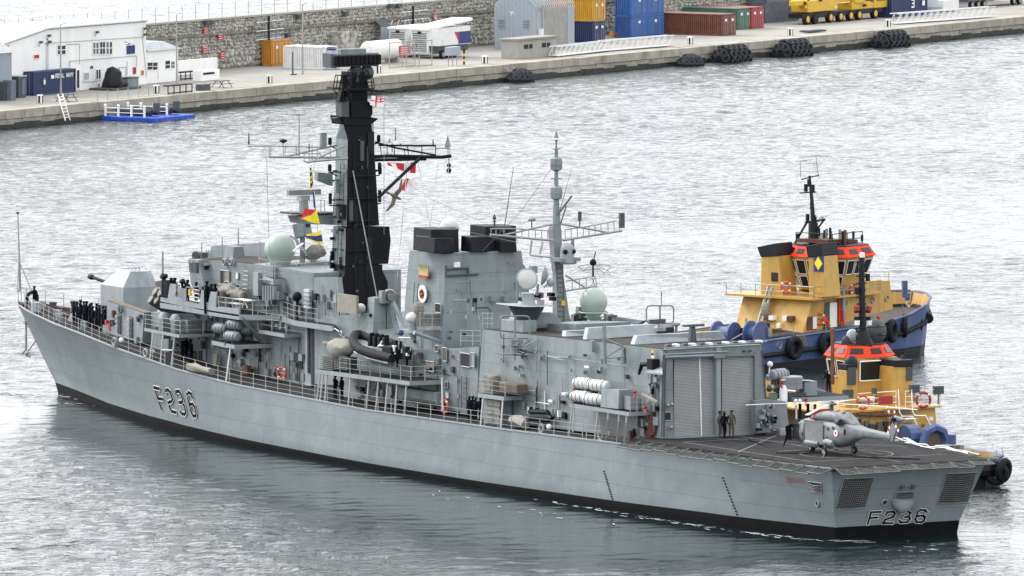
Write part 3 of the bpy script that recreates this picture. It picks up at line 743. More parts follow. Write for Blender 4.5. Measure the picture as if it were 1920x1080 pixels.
g = MB(); g.tube([F(*A(1000,370),5.8),F(*A(1000,10),5.8)],[.09,.07],6); g.build('wing_mast','steel',SHIP)
g = MB(); g.rod(F(*A(1215,480),6.2),F(*A(1210,690),6.2),.06); g.rod(F(*A(1215,600),6.25),F(*A(1175,690),6.25),.03); g.rod(F(*A(1215,600),6.25),F(*A(1260,700),6.25),.03); g.build('wing_bracket','ship_dark',SHIP)
g = MB(); g.rod(F(*A(1632,590),6.08),F(*A(1638,950),6.08),.09,6); g.build('boat_boom','black_paint',SHIP)
for yy in (575,630,690,745):
    g = MB(); g.rod(F(*A(1430,yy),5.9),F(*A(1545,yy+22),5.9),.05); g.build('gate_bar','rail_white',SHIP)
g = MB(); g.box(F(*A(1412,625),5.85),(.3,.15,.45)); g.build('marker_light','orange_red' if False else 'yellow',SHIP)
g = MB(); g.sphere(F(*A(1500,630),5.5),.16,10,6); g.build('marker_float','red',SHIP)
rails([V((wc.x+(F(408,580,YB).x-wc.x)*k/3,YB-.1,zw)) for k in range(4)]+[wing[1].lerp(wing[2],t)+V((0,0,0)) for t in (.33,.66,1)],1.1)
# diagonal strut under the wing
g = MB(); g.slab([F(446,594,5.9),F(455,595,5.9),F(505,650,3.7),F(498,655,3.7)],(-.15,0,0)); g.build('wing_strut','ship_grey',SHIP)
# next deck length aft of the wing (signal deck) and the upper roof platform
wd = [wing[2],V((F(552.5,596,4.9).x,4.9,zw)),V((F(628,598,4.7).x,4.9,zw)),V((F(628,598,3).x,2.6,zw)),V((wing[2].x,2.6,zw))]
plat('signal_deck',wd,.38)
rails([wd[0].lerp(wd[1],t) for t in (.1,.5,.95)]+[wd[1].lerp(wd[2],t) for t in (.3,.6)],1.1)
up0 = F(*C6(1150,715),5.0)
ud = [F(483,520,3.9),F(512,527,4.6),F(640,514,3.4)]
za = F(512,523,4.6).z
uds = [V((F(483,517,3.7).x,3.65,za)),V((F(512,523,4.6).x,4.6,za)),V((F(512,523,4.6).x-1.2,-4.6,za)),V((F(483,517,3.7).x,-3.65,za))]
plat('upper_platform',uds,.42)
xup = uds[1].x
g = MB(); q = [FX(512,500,xup+1.2),FX(645,488,xup+1.2),FX(645,505,xup+1.2),FX(512,522,xup+1.2)]; g.slab(q,(3.0,0,0)); g.build('upper_coaming','ship_grey',SHIP)
rails([uds[1].lerp(uds[2],t)+V((.1,0,0)) for t in (.02,.2,.45)]+[uds[0].lerp(uds[1],t) for t in (.05,.55)],1.25)
g = MB(); q = [FX(508,527,xup+.4),FX(640,515,xup+.4),FX(622,545,xup+.4),FX(575,545,xup+.4)]; g.slab(q,(2.0,0,0)); g.build('platform_support','ship_grey',SHIP)
# ---- radome forward
rc = FX(525,466.5,xup+2.6); k = (rc-CAM).length/FPX
g = MB(); RR = 29.3*k; g.lathe([(RR*.60,-RR*1.0),(RR*.64,-RR*.98),(RR*.86,-RR*.45)]+[(RR*cos(a_),RR*sin(a_)) for a_ in [R(v) for v in range(-18,91,9)]][:-1]+[(.01,RR)],rc,32)
o = g.build('radome','radome_green',SHIP,smooth=True)
g = MB(); g.lathe([(RR*.5,-RR*1.12),(RR*.5,-RR)],rc,20); g.build('pedestal','ship_dark',o)
# covered director behind the gull, and optronic head above
g = MB(); c = FX(588,474,xup+2.2); g.sphere(c,.62,12,8,(.9,1.1,.95)); g.sphere(c+V((0,-.45,.15)),.45,10,7); g.rod(c,c-V((0,0,1)),.25); g.lump(.14,2); g.build('covered_director','canvas',SHIP,smooth=True)
g = MB(); c = FX(567,431,xup+2.6); M = Matrix.Rotation(.5,3,'Z') @ Matrix.Rotation(.25,3,'Y'); g.box(c,(1.0,1.0,1.1),M=M); o = g.build('tracker_head','ship_grey',SHIP,bevel=.08)
for s in (-.2,.12):
    g = MB(); g.box(c+M @ V((-.52,s,.25)),(.06,.22,.3),M=M); g.build('lens','black_paint',o)
g = MB(); g.rod(c-V((0,0,.4)),V((c.x,c.y,za)),.2,8); g.build('tracker_pedestal','ship_grey',SHIP)
# navigation radar platform left of the mast
xr_ = F(649,420,1.3).x+2.5
def R5(x,y): return FX(560+x/5.4,260+y/5.4,xr_)
g = MB(); g.slab([R5(-5,790),R5(385,770),R5(385,875),R5(20,860)],(1.6,0,0)); g.build('radar_platform','ship_grey',SHIP)
g = MB(); g.slab([R5(-70,750),R5(390,745),R5(390,765),R5(-70,770)],(1.8,0,0)); g.build('platform_edge','ship_dark',SHIP)
g = MB(); g.rod(R5(45,760),R5(45,610),.3,10); g.box(R5(45,600),(.7,.7,.35)); rp = g.build('radar_pedestal','steel',SHIP)
g = MB(); a,b = R5(-110,543),R5(215,543); g.box((a+b)/2,(.35,(a-b).length,.38)); g.build('navigation_radar','flag_blue' if False else 'ship_grey',rp)
for x in (10,90,225,262):
    g = MB(); g.rod(R5(x,760),R5(x,620),.035,4); g.build('stanchion','rail_white',SHIP)
g = MB(); g.rod(R5(10,625),R5(262,625),.02,3); g.rod(R5(10,690),R5(262,690),.02,3); g.build('guard_wire','rail_white',SHIP)
g = MB(); g.slab([R5(195,340),R5(345,355),R5(345,480),R5(190,420)],(.5,0,0)); g.build('signal_shelf','ship_grey',SHIP)
# ---- life raft platform on the port side
pa = F(397,637,6.2); pb = F(439.4,648.5,6.6); zz = (pa.z+pb.z)/2
plat('raft_platform',[V((pa.x,6.2,zz)),V((pb.x,6.6,zz)),V((pb.x-.3,3.6,zz)),V((pa.x,3.6,zz))],.3)
posts([((424,716),(432,652))],7.7,6.4)
# small walk further aft
pa = F(487,622,4.6); pb = F(533,626,4.9)
plat('side_walk',[V((pa.x,4.7,pb.z)),V((pb.x,4.9,pb.z)),V((pb.x-.3,3.2,pb.z)),V((pa.x,3.2,pb.z))],.28)
rails([V((pa.x+(pb.x-pa.x)*k/2,4.75,pb.z)) for k in range(3)],1.3)
# vertical trunking and dark slot by the boat bay
for x0_,x1_,y0_,y1_,m_,yy in ((572,583,604,724,'ship_pale',3.9),(576,580,606,700,'dark_hole',4.0),(586,592,604,724,'ship_dark',3.75),(562,566,672,692,'dark_hole',3.7)):
    a,b = F(x0_,y0_,yy),F(x1_,y1_,yy); g = MB(); g.box2((a.x,yy-.3,a.z),(b.x,yy,b.z)); g.build('trunking',m_,SHIP)
g = MB(); a = F(632,550,5.2); b = F(668,590,5.2); g.box2((a.x,5.0,a.z),(b.x,5.2,b.z)); g.build('canvas_dodger','canvas_beige',SHIP)
# ------------------------------------------------------------------ foremast tower
xa = U(679.5,430,'Y',0).x
def tower(name,secs,x,ft='funnel_black',sd='ship_grey'):
    rings = []
    for py,l,e,r in secs:
        pe = FX(e,py,x); pr = FX(r,py,x); pf = F(l,py-(e-l)*.155*0,pe.y)
        z = pe.z; dx = max(.3,pf.x-pe.x)
        rings.append([V((x,pe.y,z)),V((x+dx,pe.y*.9,z)),V((x+dx,-pe.y*.9 if True else pr.y,z)),V((x,pr.y,z))])
    g = MB()
    n = 4
    for k in range(len(rings)-1):
        for i in range(4):
            j = (i+1) % 4; g.cur = 0 if i == 3 else 1
            g.quad(rings[k][i],rings[k][j],rings[k+1][j],rings[k+1][i])
    g.cur = 0; g.poly(rings[0]); g.poly(rings[-1])
    return g.build(name,[ft,sd],SHIP),rings
MAST,mr = tower('foremast',[(234,634,644,696),(262,627,652,700),(300,627,651.7,703),(425,620,649.8,711)],xa,'black_paint')
tower('foremast_base',[(428,622,648,730),(456,620,648,732.6),(498,620,647,728)],xa-.05,'black_paint')
tower('foremast_base',[(499,622,647,717),(510,622,647,717),(532,616,640.6,727),(582,616,640.6,727)],xa-.05,'black_paint','black_paint')
def T5(x,y,dx=0.0): return FX(580+x/5.4,80+y/5.4,xa+dx)
def mast_block(name,quad,dx0,dep,m='black_paint',parent=None):
    g = MB(); g.slab([T5(x+(66*min(dep,1.3) if x < 360 else 0),y,dx0) for x,y in quad],(dep,0,0)); return g.build(name,m,parent or MAST)
mast_block('spike',[(205,765),(380,750),(380,835),(290,830)],.6,.6,'ship_dark'); mast_block('spike',[(700,770),(600,750),(590,835),(630,825)],.6,1.0)
mast_block('upper_drum',[(265,600),(340,596),(345,750),(270,750)],-.1,.9,'ship_dark'); mast_block('upper_drum',[(340,596),(600,596),(640,650),(640,720),(620,760),(345,755)],-.2,2.4)
mast_block('drum_skirt',[(270,750),(640,755),(620,840),(290,835)],-.1,2.2)
mast_block('mast_column',[(300,470),(345,470),(345,600),(270,600)],0,.5); mast_block('mast_column',[(430,300),(590,300),(590,600),(430,600)],.2,1.6)
mast_block('mast_deck',[(290,468),(640,462),(640,482),(285,486)],-.6,3.0)
for nm,L_ in (('lattice_brace',[((350,470),(430,600)),((430,470),(350,600)),((360,330),(440,470)),((440,330),(365,470)),((480,470),(520,330)),((540,470),(500,330)),((330,330),(300,480)),((600,470),(570,330)),((345,330),(345,600))]),
                 ('cage_bar',[((265,330),(640,335)),((265,330),(240,470)),((240,470),(285,530)),((640,335),(660,460)),((660,460),(620,530)),((285,340),(275,470)),((625,340),(635,460)),((245,400),(400,400)),((520,400),(655,400)),((395,270),(395,335)),((240,470),(660,465))])):
    for a,b in L_:

        for dx_ in (-.2,1.4): g = MB(); w_ = .055 if nm == 'lattice_brace' else .04; g.rod(T5(*a,dx_),T5(*b,dx_),w_,4); g.build(nm,'black_paint',MAST)
mast_block('column_head',[(320,330),(358,330),(358,470),(320,470)],.2,.4)
g = MB(); g.tube([T5(575,420),T5(600,310),T5(590,280),T5(565,290)],.05,5); g.build('cage_bar','black_paint',MAST)
g = MB(); c = T5(470,270,.6); g.lathe([(.45,-.9),(.42,-.2),(.5,0),(.32,.25),(.3,.75)],c,12); g.sphere(c+V((0,-.9,-.25)),.55,10,7); rd = g.build('radar_turntable','ship_dark',MAST,smooth=True)
a = T5(195,180,.6); b = T5(690,168,.6); c = (a+b)/2; Lr = (a-b).length; dirr = (b-a).normalized(); dirr.z = 0; dirr.normalize(); fwd = V((0,0,1)).cross(dirr)
RM = Matrix((dirr,fwd,V((0,0,1)))).transposed()
g = MB(); g.box(c,(Lr*.93,1.1,.95),M=RM); ra = g.build('search_radar','ship_dark',MAST,bevel=.08)
for k in range(11):
    g = MB(); q = c+dirr*(Lr*(k/10-.5)*.88); g.box(q-fwd*.62+V((0,0,.02)),(Lr*.075,.3,.7),M=RM); g.build('radar_horn','black_paint',ra,bevel=.05)
g = MB(); g.slab([c-dirr*Lr*.5+V((0,0,.5))-fwd*.3,c-dirr*Lr*.42+V((0,0,.5))-fwd*.5,c-dirr*Lr*.42+V((0,0,-.55))-fwd*.6,c-dirr*Lr*.51+V((0,0,-.5))-fwd*.4],fwd*1.2); g.build('radar_end','ship_dark',ra)
g = MB(); g.box(c+V((0,0,.62))-dirr*.1,(Lr*.52,.55,.4),M=RM); g.build('identification_aerial','ship_grey',ra,bevel=.05)
# fittings on the mast's faces: cable trays, brackets, lamps
qm = random.Random(77)
for k in range(20):
    px,py = qm.uniform(656,698),qm.uniform(250,560); g = MB(); c = FX(px,py,xa-.06); g.box(c,(.12,qm.choice([.12,.5,.3]),qm.choice([.2,.12,1.6]))); g.build('bracket',qm.choice(['ship_dark','funnel_black','funnel_black']),MAST)
for py in (330,372,414,470):
    g = MB(); g.box(FX(676,py,xa-.12),(.22,2.2,.06)); g.build('foot_rail','funnel_black',MAST)
for px in (664,690):
    g = MB(); g.rod(FX(px,270,xa-.1),FX(px+2,560,xa-.1),.05,4); g.build('cable_tray','funnel_black',MAST)
for k in range(22):
    px,py = qm.uniform(622,645),qm.uniform(300,500); g = MB(); c = F(px,py,1.45); g.box(c,(qm.choice([.2,.5,.1]),.3,qm.choice([.2,.12,.9]))); g.build('bracket',qm.choice(['ship_dark','ship_pale','black_paint']),MAST)
# yardarms: two lattice yards to port, two to starboard
def yard(P,segs_top,segs_bot,posts_,name,m,r=.07):
    o = None
    for nm,pl,rr in ((name,segs_bot,r*1.3),('yard_rail',segs_top,r*.7)):
        g = MB(); g.tube([P(*q) for q in pl],rr,6); oo = g.build(nm,m,o or MAST); o = o or oo
    for a,b in posts_:
        g = MB(); g.rod(P(*a),P(*b),.035,4); g.build('yard_post',m,o)
    return o
M7 = lambda x,y: FX(440+x/6,150+y/6,xa+1.2)
M8 = lambda x,y: FX(700+x/6,150+y/6,xa+1.0)
M7b = lambda x,y: FX(440+x/6,150+y/6,xa-1.0)
yard(M7,[(145,745),(380,742),(970,755)],[(380,865),(900,872),(1290,875)],[((390,750),(388,868)),((410,750),(405,868)),((545,690),(548,868)),((570,750),(565,868)),((693,752),(693,868))],'yardarm','steel')
g = MB(); g.tube([M7(570,862),M7(1000,765),M7(1150,735)],.07,5); g.build('yard_stay','steel',MAST)
yard(M7b,[(780,830),(965,828)],[(815,930),(870,915),(1270,880)],[((780,830),(782,912)),((965,828),(955,905)),((835,780),(840,925)),((870,725),(872,915)),((930,785),(930,870)),((1075,770),(1078,880)),((1145,770),(1150,880))],'yardarm','steel')
g = MB(); g.tube([M7b(910,890),M7b(1240,735)],.07,5); g.rod(M7b(850,925),M7b(775,912),.05); g.build('yard_stay','steel',MAST)
yard(M8,[(60,735),(390,738),(700,738)],[(0,862),(210,855),(760,868),(870,855)],[((385,740),(395,850)),((235,745),(238,850)),((545,740),(548,862)),((700,738),(700,868)),((155,710),(155,840)),((212,705),(212,810)),((350,790),(360,850)),((80,740),(90,840))],'yardarm','black_paint',.11)
g = MB(); g.tube([M8(0,900),M8(180,897),M8(590,888)],.13,6); g.build('yardarm','black_paint',MAST)
g = MB(); g.tube([M8(20,700),M8(260,765),M8(700,845)],.07,5); g.build('yard_stay','black_paint',MAST)
g = MB(); g.tube([M8(700,770),M8(860,770),M8(860,855)],.04,5); g.tube([M8(840,770),M8(840,855)],.04,5); g.build('yard_rail','steel',MAST)
g = MB(); g.rod(FX(710,370,xa-.6),FX(787,297,xa+.6),.12,6); g.build('yard_strut','black_paint',MAST)
g = MB(); c = M8(838,755); g.lathe([(.25,0),(.27,.05),(.02,.85)],c,4); g.lathe([(.25,0),(.05,-.04)],c,4); g.build('cone_aerial','ship_grey',MAST)
g = MB(); c = M8(850,960); g.sphere(c,.17,8,6); g.sphere(c-V((0,0,.38)),.2,8,6); g.rod(c+V((0,0,.7)),c-V((0,0,.5)),.04); g.build('signal_balls','black_paint',MAST)
for P,x,y0,y1,m_ in ((M7,160,600,725,'black_paint'),(M7,725,390,865,'steel'),(M7,838,715,790,'ship_dark'),(M8,672,668,735,'black_paint'),(M8,307,718,745,'black_paint'),(M8,182,655,710,'steel'),(M8,250,535,680,'steel')):
    g = MB(); g.tube([P(x,y1),P(x,y0)],[.06,.045],6); g.build('rod_aerial',m_,MAST)
g = MB(); c = M7(548,690); g.lathe([(.02,-.15),(.3,0),(.26,.1),(.05,.18)],c,14); g.build('satellite_dome','black_paint',MAST,smooth=True)
g = MB(); a,b = M7(967,592),M7(1025,770); g.box2((a.x-.15,a.y,a.z),(b.x+.15,b.y,b.z)); g.build('panel_aerial','ship_grey',MAST)
for P,x,y in ((M7,1072,690),(M8,60,660),(M8,70,970),(M7,1070,990),(M8,75,1020)):
    g = MB(); c = P(x,y); g.lathe([(.14,-.25),(.14,.2),(.1,.28)],c,8); g.rod(c-V((0,0,.3)),c+V((1 if P is M8 else 0,-.6 if P is M7 else .6,-.6)),.05); g.build('navigation_light','black_paint',MAST)
for q in ((313,300),(320,580),(820,275),(820,550),(820,615),(320,635)):
    g = MB(); c = FX(560+q[0]/5.4,260+q[1]/5.4,xa+.8); s_ = 1 if q[0] < 500 else -1
    g.lathe([(.13,-.2),(.13,.2)],c,8); g.box(c+V((0,-.5*s_,-.3)),(.25,1.1,.08)); g.build('navigation_light','black_paint',MAST)
g = MB(); g.ladder(F(642,307,1.35),F(636,495,1.6),(1,0,0),.55,.35,.03); g.build('ladder','ship_dark',MAST)
g = MB(); g.ladder(F(629,370,1.35),F(629,400,1.35),(1,0,0),.5,.35,.03); g.build('ladder','ship_dark',MAST)
# black gaff pole for the ensign, halyards
g = MB(); g.rod(T5(600,485),T5(760,495),.06); g.build('gaff','black_paint',MAST)
for a,b in (((720,188,-.3),(720,440,-.3)),((765,300,1),(745,520,-4)),((783,300,1),(808,430,-6)),((822,300,1),(806,430,-6)),((842,300,1),(834,430,-8)),((583,310,-1),(600,470,-1)),((662,320,-2.2),(707,556,-12))):
    g = MB(); g.rod(FX(a[0],a[1],xa+a[2]),FX(b[0],b[1],xa+b[2]),.022 if a[0] != 662 else .05,3); g.build('halyard','steel' if a[0] != 662 else 'rope',SHIP)

# ------------------------------------------------------------------ funnel block
YF = 3.3
xfa = F(832,480,YF).x
def fb(pts,**k): return bk('funnel_casing',pts,YF,**k)
bk('funnel_casing',[(768,470,3.1),(834.5,476.5,3.1),(830.5,640,3.6),(830,700,3.6),(752,690,3.6),(757,600,3.5)],YF)
def FA(px,py): return FX(px,py,xfa)
# aft extension of the casing: the long tapered wall reaching back to the mainmast
g = MB(); q = [F(834.6,477,3.0),F(980,470,-2.6) ]
ra_ = [FA(834.5,476.5),FA(958,469),FA(985,500),FA(1000,600),FA(1000,650),FA(836,660)]
g.slab(ra_,(-.02+.05,0,0)); g.build('casing_aft_wall','ship_grey',SHIP)
# intake on the front side
bk('exhaust_side',[(768,470,3.1),(768,560,3.1),(757,600,3.4),(700,600,3.4)][:3]+[(760,560,3.4)],YF)
def cowl(P0,name,quad,dep,m='funnel_black',top_open=True):
    g = MB(); a = [FX(x,y,P0) for x,y in quad]; g.slab(a,(dep,0,0)); return g.build(name,m,SHIP,bevel=.05)
Z4 = lambda x,y: (560+x/3.6,380+y/3.6)
c1 = xfa+.4
cowl(c1,'funnel',[Z4(895,180),Z4(1080,180),Z4(1084,335),Z4(890,335)],2.6)
g = MB(); a = [F(*Z4(808,182),2.7),F(*Z4(895,182),2.7),F(*Z4(890,332),2.9),F(*Z4(795,322),2.9)]; g.slab(a,(0,-1.4,0)); g.build('funnel','funnel_black',SHIP)
cowl(c1-.7,'funnel_louvre',[Z4(920,240),Z4(1050,240),Z4(1050,342),Z4(915,342)],.8)
g = MB(); c = FX(*Z4(990,178),c1+1.6); g.lathe([(1.0,-.1),(1.0,.06),(.85,.06),(.85,-.3)],c,8); g.build('funnel_rim','ship_dark',SHIP)
g = MB(); g.slab([FX(*Z4(800,228),c1-.1),FX(*Z4(885,236),c1-.1),FX(*Z4(885,228),c1-.1),FX(*Z4(800,222),c1-.1)],(.1,0,0)); g.build('funnel_trim','ship_grey',SHIP)
c2 = xfa-.5
for quad,dx,dep in (([Z4(1262,160),Z4(1470,156),Z4(1470,335),Z4(1260,335)],1.0,2.3),([Z4(1165,232),Z4(1285,228),Z4(1285,335),Z4(1162,335)],.2,1.5),([Z4(1365,260),Z4(1470,260),Z4(1475,335),Z4(1365,335)],.1,1.5)):
    cowl(c2+dx,'funnel',quad,dep)
g = MB(); c = FX(*Z4(1330,160),c2+2); g.lathe([(1.3,-.1),(1.3,.06),(1.1,.06),(1.1,-.3)],c,8); g.build('funnel_rim','ship_dark',SHIP)
g = MB(); c = FX(927,424,c2+2); g.tube([c-V((0,0,.3)),c+V((0,0,.5))],.06); g.lathe([(.05,.3),(.2,.34),(.05,.38)],c,8); g.lathe([(.16,.5),(.02,.85)],c,8); g.build('finial_aerial','black_paint',SHIP)
# white satellite dome behind, pale dome at left
c = UD(843,425,(xfa+3,-3,0)); k = (c-CAM).length/FPX
g = MB(); g.sphere(c,17.5*k,20,12); o = g.build('satellite_dome','radome_white',SHIP,smooth=True)
g = MB(); g.rod(c-V((0,0,.3)),c-V((0,0,3)),.5,10); g.build('pedestal','ship_grey',o)
c = UD(788,452,(xfa+5,-1,0)); g = MB(); g.sphere(c,13*k,16,10); o = g.build('satellite_dome','radome_green',SHIP,smooth=True)
g = MB(); g.rod(c,c-V((0,0,2)),.2); g.build('pedestal','ship_grey',o)
# ship's badge and crown on the casing
def disc(cpx,cpy,rz_,y,n=24): c = F(cpx,cpy,y); return c
bd = F(793,551,3.5); k = (bd-CAM).length/FPX
g = MB(); Mx = Matrix.Rotation(-pi/2,3,'X'); g.lathe([(.64*0+16.4*k,0),(16.4*k,.08)],bd,28,Mx); bdo = g.build('ship_badge','white',SHIP)
g = MB()
for i in range(5):
    a_ = pi/2+i*2*pi/5; g.lathe([(4.6*k,.09),(4.6*k,.12)],bd+V((-cos(a_)*4.6*k,0,sin(a_)*4.6*k)),12,Mx)
g.build('rose','red',bdo)
g = MB(); g.lathe([(2*k,.13),(2*k,.16)],bd,12,Mx); g.build('rose_centre','yellow',bdo)
g = MB(); g.lathe([(9.0*k,.085),(8.2*k,.10)],bd,20,Mx); g.build('rose_ring','black_paint',bdo)
mat('gilt',(.42,.36,.16),.5)
cr = F(796,510,3.45); g = MB(); g.box(cr+V((0,.05,-.1)),(1.3,.12,.3)); cw = g.build('crown_badge','gilt',SHIP)
for i in range(5):
    g = MB(); x_ = (i-2)*.3; g.slab([cr+V((x_-.13,.12,.05)),cr+V((x_+.13,.12,.05)),cr+V((x_,.12,.5))],(0,-.1,0)); g.build('crown_point','gilt',cw)
g = MB(); g.box(cr+V((0,.1,-.33)),(1.15,.08,.2)); g.build('crown_cap','red',cw)
# openings and fittings on casing
Q4 = Z4
for q0,q1,m_ in (((925,680),(962,745),'dark_hole'),): door_port(*Q4(*q0),*Q4(*q1),3.62,m_)
for q0,q1,m_ in (((1115,535),(1160,618),'dark_hole'),((1065,540),(1112,618),'ship_pale'),((1028,685),(1085,775),'dark_hole'),((1090,685),(1155,778),'ship_grey'),((1060,800),(1125,900),'ship_grey'),((1132,800),(1165,900),'ship_grey')):
    door_aft(*Q4(*q0),*Q4(*q1),xfa-.0,m_,'door' if m_ == 'dark_hole' else 'hatch')
for q0,q1 in (((985,450),(1140,440)),((985,492),(1210,482)),((1035,660),(1130,656)),((990,425),(985,500)),((1140,440),(1140,478))):
    g = MB(); g.rod(FA(*Q4(*q0))-V((.12,0,0)),FA(*Q4(*q1))-V((.12,0,0)),.08,5); g.build('pipe','ship_dark' if q0[0] != 1035 else 'ship_pale',SHIP)
g = MB(); g.box(FA(*Q4(1062,418))-V((.1,0,0)),(.2,.45,.35)); g.build('wall_box','white',SHIP)
for q in ((1292,645),(1380,645)):
    g = MB(); g.box(FA(*Q4(*q))-V((.3,0,0)),(.5,.42,.35)); g.rod(FA(*Q4(*q)),FA(q[0]/3.6+560,640),.04); g.build('floodlight','ship_grey',SHIP)
g = MB(); g.ladder(F(*Q4(795,540),3.7),F(*Q4(785,690),3.75),(1,0,0),.55,.3,.03); g.build('ladder','ship_dark',SHIP)
for x in (1170,1188):
    g = MB(); g.rod(FA(*Q4(x,655))-V((.2,0,0)),FA(*Q4(x,900))-V((.2,0,0)),.06); g.build('pipe','ship_dark',SHIP)
g = MB(); g.tube([FA(*Q4(1175,708))-V((.2,0,0)),FA(*Q4(1265,706))-V((.2,0,0)),FA(*Q4(1283,725))-V((.2,0,0)),FA(*Q4(1283,800))-V((.2,0,0))],.06); g.build('pipe','ship_dark',SHIP)

# ------------------------------------------------------------------ boat bay: house under the casing, boat deck, crane
YM = 4.9
bk('mid_house',[(664,588,4.0),(738,640,4.0),(760,650,4.0),(760,730,4.0),(590,720,4.0),(590,600,4.0)],4.0)
bk('mid_house',[(740,648),(757,655),(883,655),(896,655),(894,776),(640,745),(640,668)],YM)
bay = F(664,590,4.3)
door_port(*Z4(1095,1015),866+16,688,4.96) if False else None
# pale pylon left of crane and crane arm
def e3(x,y): return (640+x/8,540+y/8)
bk('crane_pylon',[(*e3(430,155),3.7),(*e3(500,155),3.7),(*e3(470,740),4.4),(*e3(180,740),4.4),(*e3(240,380),4.2),(*e3(420,378),4.0)],4.0,2.6)
xc = F(*e3(500,155),3.7).x
g = MB(); q = [FX(*e3(500,155),xc),FX(*e3(615,140),xc),FX(*e3(650,385),xc),FX(*e3(700,640),xc),FX(*e3(480,735),xc)]; g.slab(q,(1,0,0)); g.build('crane_pylon_back','ship_grey',SHIP)
g = MB(); g.box(FX(*e3(530,405),xc-.05),(.2,1.15,.22)); g.build('pylon_band','black_paint',SHIP)
g = MB(); c = FX(*e3(715,130),xc-.4); g.torus(c,.42,.16,'X',16,6); g.lathe([(.3,-.35),(.3,.35)],c,12,Matrix.Rotation(pi/2,3,'Y')); g.box(c+V((0,.55,0)),(.5,.3,.9)); crn = g.build('crane_head','steel',SHIP)
g = MB(); w0 = FX(*e3(740,210),xc-.4); w1 = FX(*e3(845,690),xc-2.0);
for s in (-.16,.16): g.tube([w0+V((s,0,0)),w1+V((s,0,0))],[.13,.1],6)
g.slab([FX(*e3(730,200),xc-.4),FX(*e3(800,300),xc-1),FX(*e3(860,640),xc-2),FX(*e3(835,680),xc-2)],(.25,0,0)); g.build('crane_arm','ship_grey',SHIP)
g = MB(); g.slab([FX(*e3(750,190),xc-.6),FX(*e3(800,180),xc-.6),FX(*e3(985,560),xc-2.6),FX(*e3(980,600),xc-2.6),FX(*e3(940,580),xc-2.6)],(.3,0,0)); g.build('crane_arm','ship_pale',SHIP)
g = MB(); g.rod(FX(*e3(672,220),xc-.4),FX(*e3(680,740),xc-1),.03,4); g.build('hoist_cable','black_paint',SHIP)
g = MB(); c = F(*e3(290,305),4.1); g.sphere(c,.36,14,8); g.rod(c,c-V((0,0,.6)),.15); g.build('small_dome','radome_white',SHIP,smooth=True)
# boat platform outboard
z_bp = F(768,715,7.6).z
bp0,bp1,bp2 = F(594,692,7.4),F(768,715,7.6),None
BPZ = (bp0.z+bp1.z)/2;
bpl = [V((bp0.x,7.5,bp0.z)),V((bp1.x,7.6,bp1.z)),V((bp1.x-.3,4.9,bp1.z)),V((bp0.x,4.0,bp0.z))]
plat('boat_platform',bpl,.3)
bpc = [(bp0.x,bp0.z),(bp1.x,bp1.z)]
posts([((594,752),(600,697)),((600,753),(606,698)),((609,755),(613,700)),((653,762),(657,707)),((687,768),(691.5,713)),((704.5,771),(709.5,715)),((722,773),(727,717)),((740.5,776),(744.5,719)),((758,779),(762,722)),((1200-370,790-20),(829,708))],7.9,7.4)
rails([bpl[0].lerp(bpl[1],.25+.75*k/7)+V((0,-.1,0)) for k in range(8)]+[bpl[1].lerp(bpl[2],.45)+V((.1,0,0)),bpl[1].lerp(bpl[2],.95)+V((.1,0,0))],1.05)
# after boat crane beam and the platform with canvas dodger
def e3p(x,y,yy): return F(*e3(x,y),yy)
g = MB(); g.slab([e3p(855,615,5.6),e3p(1075,650,5.6),e3p(1080,680,5.6),e3p(860,660,5.6)],(0,-.8,0)); g.build('dodger_platform','ship_pale',SHIP)
x7 = e3p(1075,650,5.6).x
g = MB(); g.slab([FX(*e3(1075,645),x7),FX(*e3(1640,610),x7),FX(*e3(1720,700),x7),FX(*e3(1660,850),x7),FX(*e3(1110,655),x7)],(.4,0,0)); g.build('dodger_platform_wall','ship_grey',SHIP)
g = MB(); g.rod(FX(*e3(1090,670),x7-.2),FX(*e3(1640,855),x7-.2),.16,6); g.build('platform_beam','ship_pale',SHIP)
g = MB(); g.slab([FX(*e3(1120,400),x7+.1),FX(*e3(1620,390),x7+.1),FX(*e3(1620,560),x7+.1),FX(*e3(1130,575),x7+.1)],(.05,0,0)); g.build('canvas_dodger','canvas',SHIP)
rails([FX(*e3(x,620),x7-.1)-V((0,0,.05)) for x in (1180,1362,1620)],1.25)
g = MB(); g.lathe([(.3,-1.1),(.32,0),(.3,.05)],e3p(1065,640,5.2)+V((0,0,.5)),10); g.build('mount_post','ship_pale',SHIP)
g = MB(); c = e3p(1068,450,5.2); g.sphere(c,.5,14,8,(1,1,.85)); g.build('small_dome','radome_white',SHIP,smooth=True)
g = MB(); c = e3p(1165,325,4.8); g.sphere(c,.5,8,6,(.8,.8,1.1)); g.lump(.12,2); g.build('covered_light','canvas',SHIP)
# doors on the boat bay wall
E4 = lambda x,y: (560+x/3.6,560+y/3.6)
xm = F(894,655,YM).x
door_port(*E4(1015,325),*E4(1040,330),YM+.05) if False else None
bk('corner_house',[(863,652),(898,650),(894,778),(863,775)],5.2,3)
for q0,q1,m_,yy in (((1095,365),(1160,465),'dark_hole',5.25),((1165,365),(1190,462),'ship_pale',5.35),((925,315),(945,360),'rust',4.95),((975,330),(1003,425),'timber',5.0),((860,420),(915,495),'canvas_beige',5.1),((985,625),(1015,675),'white',4.97),((990,560),(1010,605),'ship_dark',4.97)):
    door_port(*E4(*q0),*E4(*q1),yy,m_,'door' if m_ == 'dark_hole' else 'wall_locker')
